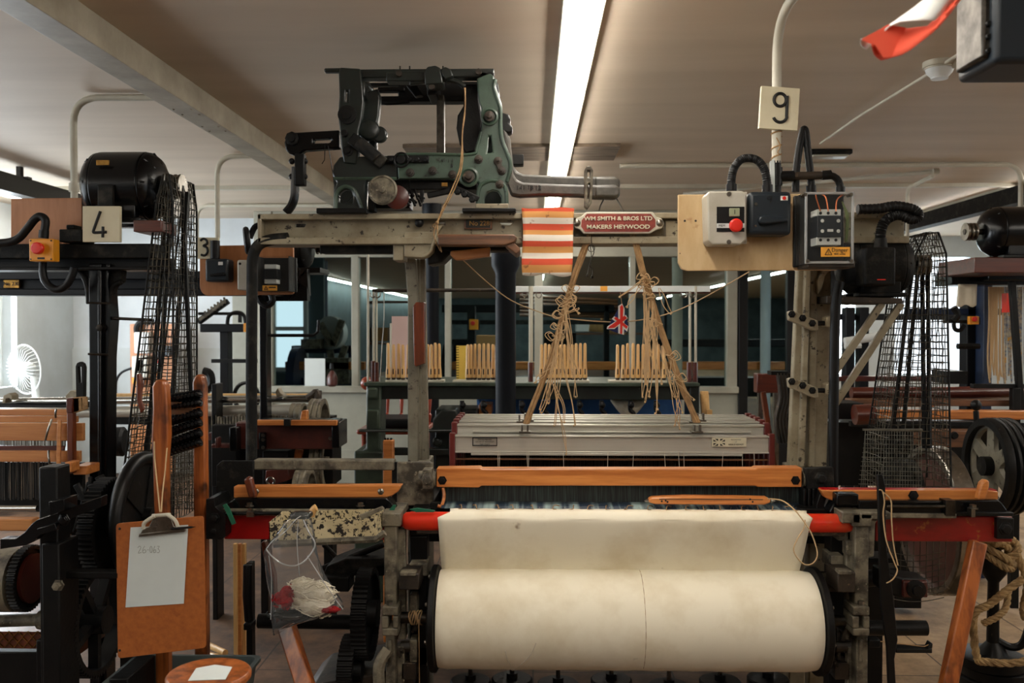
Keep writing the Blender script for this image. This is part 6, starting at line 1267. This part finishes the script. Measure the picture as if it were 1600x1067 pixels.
MB().bx(748,632,768,648,5.0,5.2).build('orange_box','wood_x',None,.004,label='small orange wooden box under the bench beside the navy column',cat='box')
t=thing('wooden_plank','pale wooden offcut leaning at the right end of the green bench','plank');MB().bar(W(1100,612,5.0),W(1105,690,4.9),.045,.03,up=(0,1,0)).build('board','wood_pale',t,.003)
MB().bar(W(1108,640,4.93),W(1112,fl(4.9),4.9),.03,.02,up=(0,1,0)).build('support','wood_pale',t)
# things by the partition
MB().bx(476,560,508,603,8.425,8.43).build('white_card','paper',None,label='blank white card propped on the partition sill',cat='card')
t=thing('hanging_purse','dark red purse hanging on the partition frame','purse');MB().lathe(W(519,604,8.3),(0,0,1),[(0,.03),(.02,.05),(.08,.05),(.12,.035),(.15,.012)],16).build('pouch','rust_red',t);MB().lathe(W(518,576,8.3),(0,0,1),[(0,.02),(.05,.015)],10).build('tassel','plastic_black',t)
t=thing('wooden_frame_piece','upright orange wooden leg standing behind the left shuttle box','post');MB().bx(598,688,615,fl(4.2),4.15,4.2).build('post','wood_x',t,.005);b=MB()
for x in(602,606,611):b.cyl(W(x,690,4.17),W(x,684,4.17),.005)
b.build('pin','iron_black',t)
t=thing('leather_straps','bunch of dark leather straps hanging left of the beige posts','straps');Yq=4.2;MB().bx(1205,580,1232,586,Yq-.01,Yq+.06).build('hanger','iron_black',t)
for k in range(5):
    x=1214+k*5;MB().tube([W(x,583,Yq),W(x+4,620,Yq),W(x-3,655,Yq),W(x+2,692,Yq)],.016,6,4,flat=.35).build('strap','iron_brown',t)
t=thing('easel_frame','dark red wooden frame seen left of the hanging straps','frame');MB().bx(1183,584,1216,614,6.0,6.1).build('box','wood_mahog',t,.006);MB().bar(W(1192,612,6.0),W(1228,fl(6),6.0),.04,.03).build('leg','wood_dark',t);MB().bar(W(1188,612,6.1),W(1184,fl(6.1),6.1),.04,.03).build('leg','steel',t);MB().bar(W(1212,612,6.1),W(1212,fl(6.1),6.1),.04,.03).build('leg','steel',t)
# ---------------------------------------------------------------- beyond the glass
def far(lab,Y,x0,x1,yb,m='oil_black'):
    t=thing('power_loom',lab,'loom');MB().bx(x0,yb,x1,yb+12,Y,Y+.2).build('arch_beam',m,t,.01)
    for x in(x0+8,x1-16):MB().bx(x,yb,x+8,fl(Y),Y,Y+.15).build('post',m,t,.01)
    MB().bx(x0-10,565,x1+10,578,Y-.4,Y-.3).build('hand_rail','wood_x',t,.01);MB().bx(x0,590,x1,620,Y-.3,Y+.1).build('lower_frame',m,t)
    MB().lathe(W(x0+4,590,Y-.3),(1,0,0),[(0,.4),(.1,.4)],24).build('wheel',m,t);return t
f1=far('dark loom beyond the glass, left of the centre column',11,690,960,476)
b=MB();b.bx(730,478,742,540,10.6,10.8);b.build('switch_arm','oil_black',f1);c=MB()
for k in range(4):b=MB();b.bx(860,470+k*7,960,474+k*7,11.3,11.4);b.build('rack_bar','iron_worn',f1)
for k in range(6):MB().cyl(W(812,462+k*6,11.0),W(965,470+k*5,11.1),.02,n=8).build('long_rod','wood_old',f1)
b=MB();b.bx(700,500,960,507,10.9,11.0);b.bx(700,530,730,575,11.0,11.3);b.bx(850,520,900,566,11.3,11.6);b.build('machine_body','iron_dusty',f1)
estop(733,499,747,515,10.4,'orange stop switch seen through the glass left of the navy column')
f2=far('blue and black loom beyond the leftmost glass pane',12,455,560,540,'blue_frame');b=MB();b.lathe(W(515,520,11.8),(.4,1,0),[(0,.22),(.1,.22)],24);b.build('white_drum','plastic_white',f2);b=MB();b.bar(W(515,545,11.9),W(535,fl(11.9)-40,11.9),.08);b.bar(W(540,540,11.9),W(512,fl(11.9)-60,11.9),.08);b.build('brace','iron_worn',f2)
b=MB();b.bx(470,530,500,545,11.6,12.0);b.bar(W(500,505,11.7),W(520,540,11.7),.08);b.bar(W(535,500,11.7),W(520,540,11.7),.08);b.bx(505,560,545,600,11.6,11.9);b.build('machine_body','iron_worn',f2)
f3=far('black loom beyond the rightmost glass panes',13,1010,1290,530)
def shelf(lab,Y,x0,x1,y0,y1,nb):
    t=thing('storage_shelf',lab,'shelf')
    for x in(x0,x1):MB().bx(x-2,y0,x+2,fl(Y),Y,Y+.4).build('upright','iron_black',t)
    for k in range(3):
        y=y0+(y1-y0)*k/2;MB().bx(x0,y,x1,y+3,Y,Y+.4).build('board','wood_old',t)
shelf('dark storage shelf beyond the glass, between two looms',14,575,680,470,600,0)
shelf('tall dark shelf far beyond the right glass panes',18,880,1040,450,590,0)
for i,(x0,x1,y0,y1,Yb,m,lb) in enumerate(((580,605,512,533,14.1,'cardboard','brown carton on the middle shelf at its left end'),(612,640,508,533,14.1,'plastic_grey','grey carton on the middle shelf beside the brown one'),(648,672,515,533,14.1,'navy','dark box at the right end of the middle shelf'),(900,930,500,518,18.1,'plastic_white','white carton on the far right shelf'),(940,985,496,518,18.1,'cardboard','brown carton on the far right shelf'))):MB().bx(x0,y0,x1,y1,Yb,Yb+.3).build('storage_box',m,None,.01,label=lb,cat='box')
for i,(x,Yp,m,lb) in enumerate(((506,15,'blue_frame','blue post beyond the leftmost glass pane'),(1058,12,'paint_white','white post beyond the glass behind the right cords'),(1196,12.5,'wall_pale','pale post seen through the glass door'))):MB().lathe((X(x,Yp),Yp,0),(0,0,1),[(0,.07),(CEIL,.07)],16).build('support_post',m,None,label=lb,cat='post')

MB().bx(744,524,776,546,10.2,10.5).build('cardboard_box','cardboard',None,.006,label='brown cardboard box beyond the glass left of the navy column',cat='box')
MB().cyl(W(921,509,11.3),W(978,514,11.3),.07,n=16).build('paper_roll','wood_pale',None,label='roll of brown paper beyond the glass behind the union flag pennant',cat='roll')
# ---------------------------------------------------------------- right background
LR=thing('power_loom','dark blue and black loom behind at the right edge with hanging yarns','loom');Y=5.0
b=MB();b.bx(1487,427,1680,445,Y-.1,Y+.1);b.bx(1545,420,1680,438,Y-.2,Y-.05);b.build('arch_beam','iron_gloss',LR,.005)
b=MB();b.bx(1512,440,1546,fl(Y+.3),Y+.3,Y+.4);b.build('post','navy',LR,.006);b=MB();b.bx(1538,440,1547,fl(Y+.25),Y+.2,Y+.3);b.bx(1420,482,1580,492,Y+.3,Y+.36);b.build('blue_rail','blue_frame',LR,.005)
b=MB();b.bar(W(1581,440,Y-.3),W(1596,655,Y-.3),.03);b.bx(1521,600,1680,607,Y-.3,Y-.26);b.bx(1583,606,1592,fl(Y-.3),Y-.32,Y-.28);b.build('yarn_frame','oil_black',LR,.003)
b=MB();b.bx(1480,500,1515,505,Y+.1,Y+.15);b.tube([W(1490,505,Y+.1),W(1492,514,Y+.1),W(1500,516,Y+.1),W(1507,508,Y+.1)],.012,8,4);b.tube([W(1496,541,Y+.1),W(1530,541,Y+.1)],.018);b.tube([W(1490,480,Y+.1),W(1496,492,Y+.1),W(1490,502,Y+.1)],.02,8,3);b.bx(1480,580,1512,600,Y+.1,Y+.3);b.build('lever_arm','iron_black',LR)
b=MB();b.cyl(W(1330,614,Y-.1),W(1680,612,Y-.1),.032,n=18);b.build('cloth_roller','wood_mahog',LR);b=MB();b.bx(1330,623,1680,635,Y-.25,Y-.15);b.build('wood_rail','wood_dark_x',LR,.004) if 0 else None
MB().bx(1330,624,1680,635,Y-.25,Y-.15).build('wood_rail','wood_old',LR,.004)
MB().bx(1330,641,1680,656,Y-.35,Y-.28).build('breast_rail','wood_x',LR,.006)
MB().bx(1330,658,1520,667,Y-.4,Y-.36).build('dark_rail','iron_black',LR,.003)
o=MB().bx(1440,673,1560,699,Y-.55,Y-.45).build('slay_beam','wood_old',LR,.004);b=MB();b.lathe(W(1491,680,Y-.55),(0,-1,0),[(0,.02),(.012,.016)],12);b.build('bolt','iron_black',o)
b=MB();b.bx(1300,660,1600,760,Y-.2,Y);b.bx(1400,690,1440,fl(Y-.3),Y-.35,Y-.2);b.bx(1310,630,1350,655,Y-.5,Y-.3);b.build('side_frame','oil_black',LR,.004)
b=MB();b.cyl(W(1335,648,Y-.6),W(1365,647,Y-.6),.05);b.build('roller_end','wood_mahog',LR)
b=MB();b.cyl(W(1526,662,4.3),W(1525,642,4.3),.013);b.sph(W(1525,633,4.3),.026,14);b.build('ball_lever','plastic_black',LR)
for i,(x0,x1,m) in enumerate(((1545,1568,'cord_pale'),(1568,1600,'yarn_mix'))):
    if i:M('yarn_mix',C(170,160,140),.9,0,C(60,80,110),60,chip=C(190,140,50),cs=30,ct=(.58,.62))
    b=MB()
    for k in range(11):
        x=x0+(x1-x0)*k/10;b.tube([W(x,448,Y-.02),W(x+RND.uniform(-1.5,1.5),500,Y-.02),W(x+RND.uniform(-2,2),560,Y-.02),W(x+RND.uniform(-3,3),594+RND.uniform(-8,6),Y-.02)],.0045,5,5)
    b.build('hanging_yarn',m,None,kind='stuff',label=('cream warp yarns hanging from the far right loom beam','mixed coloured warp yarns hanging at the far right edge')[i],cat='yarn')
b=MB();b.bx(1523,402,1660,426,4.5,4.9);b.build('motor_block','wood_mahog',LR,.004)
motor('electric_motor','glossy black motor at the far right edge with a stepped pulley',W(1592,362,4.6),(-1,0,0),.125,.38)
g=[[W(1497+30*i/10-(j/8)*(3-2*i/10),444+34*j/8+(2*math.sin(i) if j==8 else 0),Y-.115)+V((0,-.004*math.sin(i*1.2),0)) for i in range(11)] for j in range(9)];MB().sheet(g,.003).build('white_cloth','canvas',None,label='white cloth hanging from the black beam at right',cat='cloth')
estop(1515,494,1530,507,Y+.05,'small orange stop switch on the far right loom')
b=MB();b.bx(1573,458,1578,488,Y-.15,Y-.1);b.build('yarn_clip','red_handle',LR)
MB().bx(1518,526,1540,556,10.985,11.0).build('poster','ink_soft',None,label='grey picture poster on the white wall by the right windows',cat='poster')
# far right, dark blue loom behind the belt guard
LB=thing('power_loom','dark blue loom standing behind the right belt guard','loom');Y=6.4
for x0,x1 in((1322,1334),(1344,1356)):MB().bx(x0,480,x1,fl(Y),Y,Y+.1).build('post','navy',LB,.006)
b=MB();b.bx(1300,490,1500,500,Y+.1,Y+.2);b.bx(1300,610,1480,625,Y-.2,Y-.1);b.build('cross_rail','navy',LB,.004);b=MB();b.cyl(W(1320,534,Y-.05),W(1375,525,Y-.05),.03);b.tube([W(1320,541,Y-.1),W(1345,540,Y-.1)],.02);b.build('white_handle','plastic_white',LB)
b=MB();b.bx(1300,588,1500,596,Y-.3,Y-.2);b.build('red_rail','rust_red',LB,.004);MB().bx(1310,629,1460,636,Y-.5,Y-.4).build('hand_rail','wood_x',LB,.004)
MB().bx(1395,506,1425,600,Y+.3,Y+.34).build('purple_cloth','plastic_grey',None,label='pale garment hung behind the right belt guard',cat='cloth') if 0 else None
# grooved wheel and spare pulley
t=thing('grooved_wheel','large grey six spoke grooved wheel at the right edge','wheel');c=W(1545,728,3.75);ax=(1,0,0);R=.20
b=MB().lathe(c,ax,[(-.02,R*.86),(-.02,R*.98),(0,R),(.008,R),(.016,R*.94),(.024,R),(.034,R),(.042,R*.94),(.05,R),(.06,R),(.068,R*.94),(.076,R),(.084,R),(.086,R*.86),(.0861,R*.84),(-.0201,R*.84)],56,loop=True);b.build('rim','iron_black',t)
b=MB();a_,u,v=frame(ax)
MB().ring(c-a_*-.0,ax,R*.9,.008,48,8).build('rim_lip','iron_grey',t)
def P_(a,r):return c-a_*-.005+(u*math.cos(a)+v*math.sin(a))*r
hs=[]
for k in range(6):
    a=k*PI/3;h=[];w_=.36
    for s in range(9):h.append(P_(a-w_+2*w_*s/8,R*.78))
    h+=[P_(a+.18,R*.42),P_(a,R*.36),P_(a-.18,R*.42)];hs.append(h)
b.poly3([P_(2*PI*k/48,R*.88) for k in range(48)],a_*.02,hs);b.build('spoke_web','iron_grey',t)
MB().lathe(c-a_*.03,ax,[(0,R*.1),(.0,R*.2),(.12,R*.2),(.121,R*.1)],20).build('hub','iron_dusty',t)
MB().cyl(c,c+a_*.5,.02).build('axle','iron_black',t);b=MB();q=c+a_*.3;b.box((q.x-.03,q.y-.03,0),(q.x+.03,q.y+.03,q.z+.03));b.build('stand','oil_black',t)
# rope and weights on the floor
Yr=3.75;bx_,by_=X(1556,Yr),Yr
for i in range(3):
    z=.0+i*.045;MB().lathe((bx_-.0+.012*math.sin(i*2.1),by_,z),(0,0,1),[(0,.125),(.004,.135),(.04,.135),(.0445,.125)],36).build('disc_weight','oil_black',None,label='black iron disc weight, %s in the pile under the rope at right'%('bottom','middle','top')[i],cat='weight',group='disc weights piled at right')
MB().lathe((X(1588,3.5),3.5,0),(0,0,1),[(0,.1),(.004,.11),(.04,.11),(.045,.1)],32).build('disc_weight','oil_black',None,label='black iron disc weight lying alone in front of the pile',cat='weight',group='disc weights piled at right')
t=thing('weight_stand','black iron rod with a ball standing in the pile of weights','stand');b=MB();b.lathe((bx_,by_,.135),(0,0,1),[(0,.06),(.02,.05),(.05,.025),(.30,.022),(.34,.05),(.38,.055),(.42,.04),(.44,.02),(.52,.02)],20);b.build('rod','iron_black',t);b=MB();b.tube([(bx_,by_,.2),(bx_+.06,by_-.02,.17),(bx_+.1,by_-.04,.19),(bx_+.12,by_-.05,.26)],.016,8,4);b.build('hook','iron_black',t)
t=thing('knotted_rope','thick tan rope knotted around the black weight stand','rope')
def rope(b,pts,r,tw=34,sm=10):
    P=crom(pts,sm)
    for s in range(3):
        o=[]
        for i,p in enumerate(P):
            tg=(P[min(i+1,len(P)-1)]-P[max(i-1,0)]);_,u,v=frame(tg);a=i*.75+s*2*PI/3;o.append(p+(u*math.cos(a)+v*math.sin(a))*r*.5)
        b.tube(o,r*.62,6)
cz=.56;b=MB();pts=[]
for k in range(34):
    a=k*.95;pts.append((bx_+.015+math.cos(a)*(.055+.028*math.sin(k*1.7)),by_+math.sin(a)*(.055+.02*math.cos(k*2.3)),cz+.06*math.sin(k*.67)))
rope(b,pts,.015,sm=8);b.build('knot','rope',t);b=MB();rope(b,[(bx_+.07,by_-.05,cz),(bx_+.10,by_-.07,.45),(bx_+.08,by_-.08,.35),(bx_+.1,by_-.06,.30)],.015);b.build('hanging_end','rope',t)
b=MB();rope(b,[W(1598,905,3.62),W(1570,925,3.6),W(1545,945,3.6),W(1522,962,3.6),(bx_-.13,by_-.13,.17),(bx_-.1,by_-.15,.155),(bx_+.02,by_-.165,.16),(bx_+.16,by_-.17,.21),(bx_+.3,by_-.17,.25)],.015);rope(b,[(bx_-.1,by_-.12,.3),(bx_-.05,by_-.13,.33),(bx_,by_-.1,.36),(bx_+.03,by_-.06,.42)],.013)
b.build('coil','rope',t)
# near the top right corner: a hanging box and a bunting flag close to the viewer
t=thing('hanging_box','black box with metal catches hanging close at the top right corner','box');Yn=1.7
MB().bx(1556,-120,1690,97,Yn,Yn+.15).build('case','plastic_navy',t,.012,seg=4);MB().bx(1537,-120,1556,90,Yn+.02,Yn+.13).build('side_plate','steel_dark',t,.006);b=MB()
for y in(38,58,80):b.lathe(W(1544,y,Yn+.02),(0,-1,0),[(0,.006),(.006,.005)],10)
b.build('catch','iron_black',t)
p=W(1620,-100,Yn+.07);MB().cyl(p,(p.x,p.y,CEIL),.014).build('hanger','iron_black',t)
t=thing('bunting_flag','red and white bunting flag hanging blurred near the top right corner','flag');Yn=1.5
def strip2(f,nm,m):
    g=[]
    for i in range(15):
        s=i/14;g.append([W(*f(s,k/4),Yn)+V((0,.025*math.sin(s*6+k*.5),0)) for k in range(5)])
    b=MB();b.sheet(g,.0015);b.build(nm,m,t)
lo=lambda s:(1345+ (1600-1345)*s, 62-100*s) ;hi=lambda s:(1385+215*s,88-150*s*s)
def ln(pts,s):
    n=len(pts)-1;i=min(int(s*n),n-1);f=s*n-i;return (pts[i][0]+(pts[i+1][0]-pts[i][0])*f,pts[i][1]+(pts[i+1][1]-pts[i][1])*f)
A=[(1345,61),(1386,40),(1430,10),(1480,-30),(1560,-100)];Bm=[(1362,70),(1392,38),(1450,40),(1500,-8),(1570,-90)];Bd=[(1385,88),(1412,86),(1455,52),(1506,-6),(1580,-80)]
strip2(lambda s,k:tuple(a+(c-a)*k for a,c in zip(ln(A,s),ln(Bm,s))),'white_field','flag_white');strip2(lambda s,k:tuple(a+(c-a)*k for a,c in zip(ln(Bm,s),ln(Bd,s))),'red_field','flag_red')
MB().poly3([W(1345,61,Yn)+V((0,.002,0)),W(1388,38,Yn)+V((0,.002,0)),W(1420,40,Yn)+V((0,.01,0)),W(1400,86,Yn)+V((0,.01,0)),W(1382,88,Yn)+V((0,.006,0)),W(1368,70,Yn)+V((0,.002,0))],(0,.0015,0)).build('red_tip','flag_red',t)
p,q=W(1560,-100,Yn),W(1580,-80,Yn);MB().tube([p,(p.x+.05,Yn,p.z+.06),(p.x+.5,Yn,CEIL)],.002,5).build('string','cord_pale',t)
# ---------------------------------------------------------------- camera, world, view
finalize()
cd=bpy.data.cameras.new('camera');cam=bpy.data.objects.new('camera',cd);COL.objects.link(cam);cam.location=CAM;cam.rotation_euler=(PI/2+PIT,0,YAW)
cd.sensor_width=36;cd.lens=36*F/1600;cd.clip_start=.05;cd.dof.use_dof=True;cd.dof.focus_distance=3.15;cd.dof.aperture_fstop=4.5;scn.camera=cam
w=bpy.data.worlds.new('world');scn.world=w;w.use_nodes=True;w.node_tree.nodes['Background'].inputs[0].default_value=(.7,.85,1,1);w.node_tree.nodes['Background'].inputs[1].default_value=.3
def area(loc,rot,sx,sy,e,col):
    l=bpy.data.lights.new('window_daylight','AREA');l.shape='RECTANGLE';l.size=sx;l.size_y=sy;l.energy=e;l.color=col;o=bpy.data.objects.new('window_daylight',l);COL.objects.link(o);o.location=loc;o.rotation_euler=rot
for (a,c,zl,zh),e in zip(LW,(8,25,90)):area((LX-.05,(a+c)/2,(zl+zh)/2),(0,-PI/2,0),zh-zl,c-a,e,(.84,.93,1))
for a,c in ws:area(((a+c)/2,BY+.08,(zl_+zh_)/2),(PI/2,0,0),c-a,zh_-zl_,60,(.84,.93,1))
vs=scn.view_settings;vs.view_transform='Standard';vs.look='None';vs.gamma=1;vs.exposure=.12;vs.use_curve_mapping=False
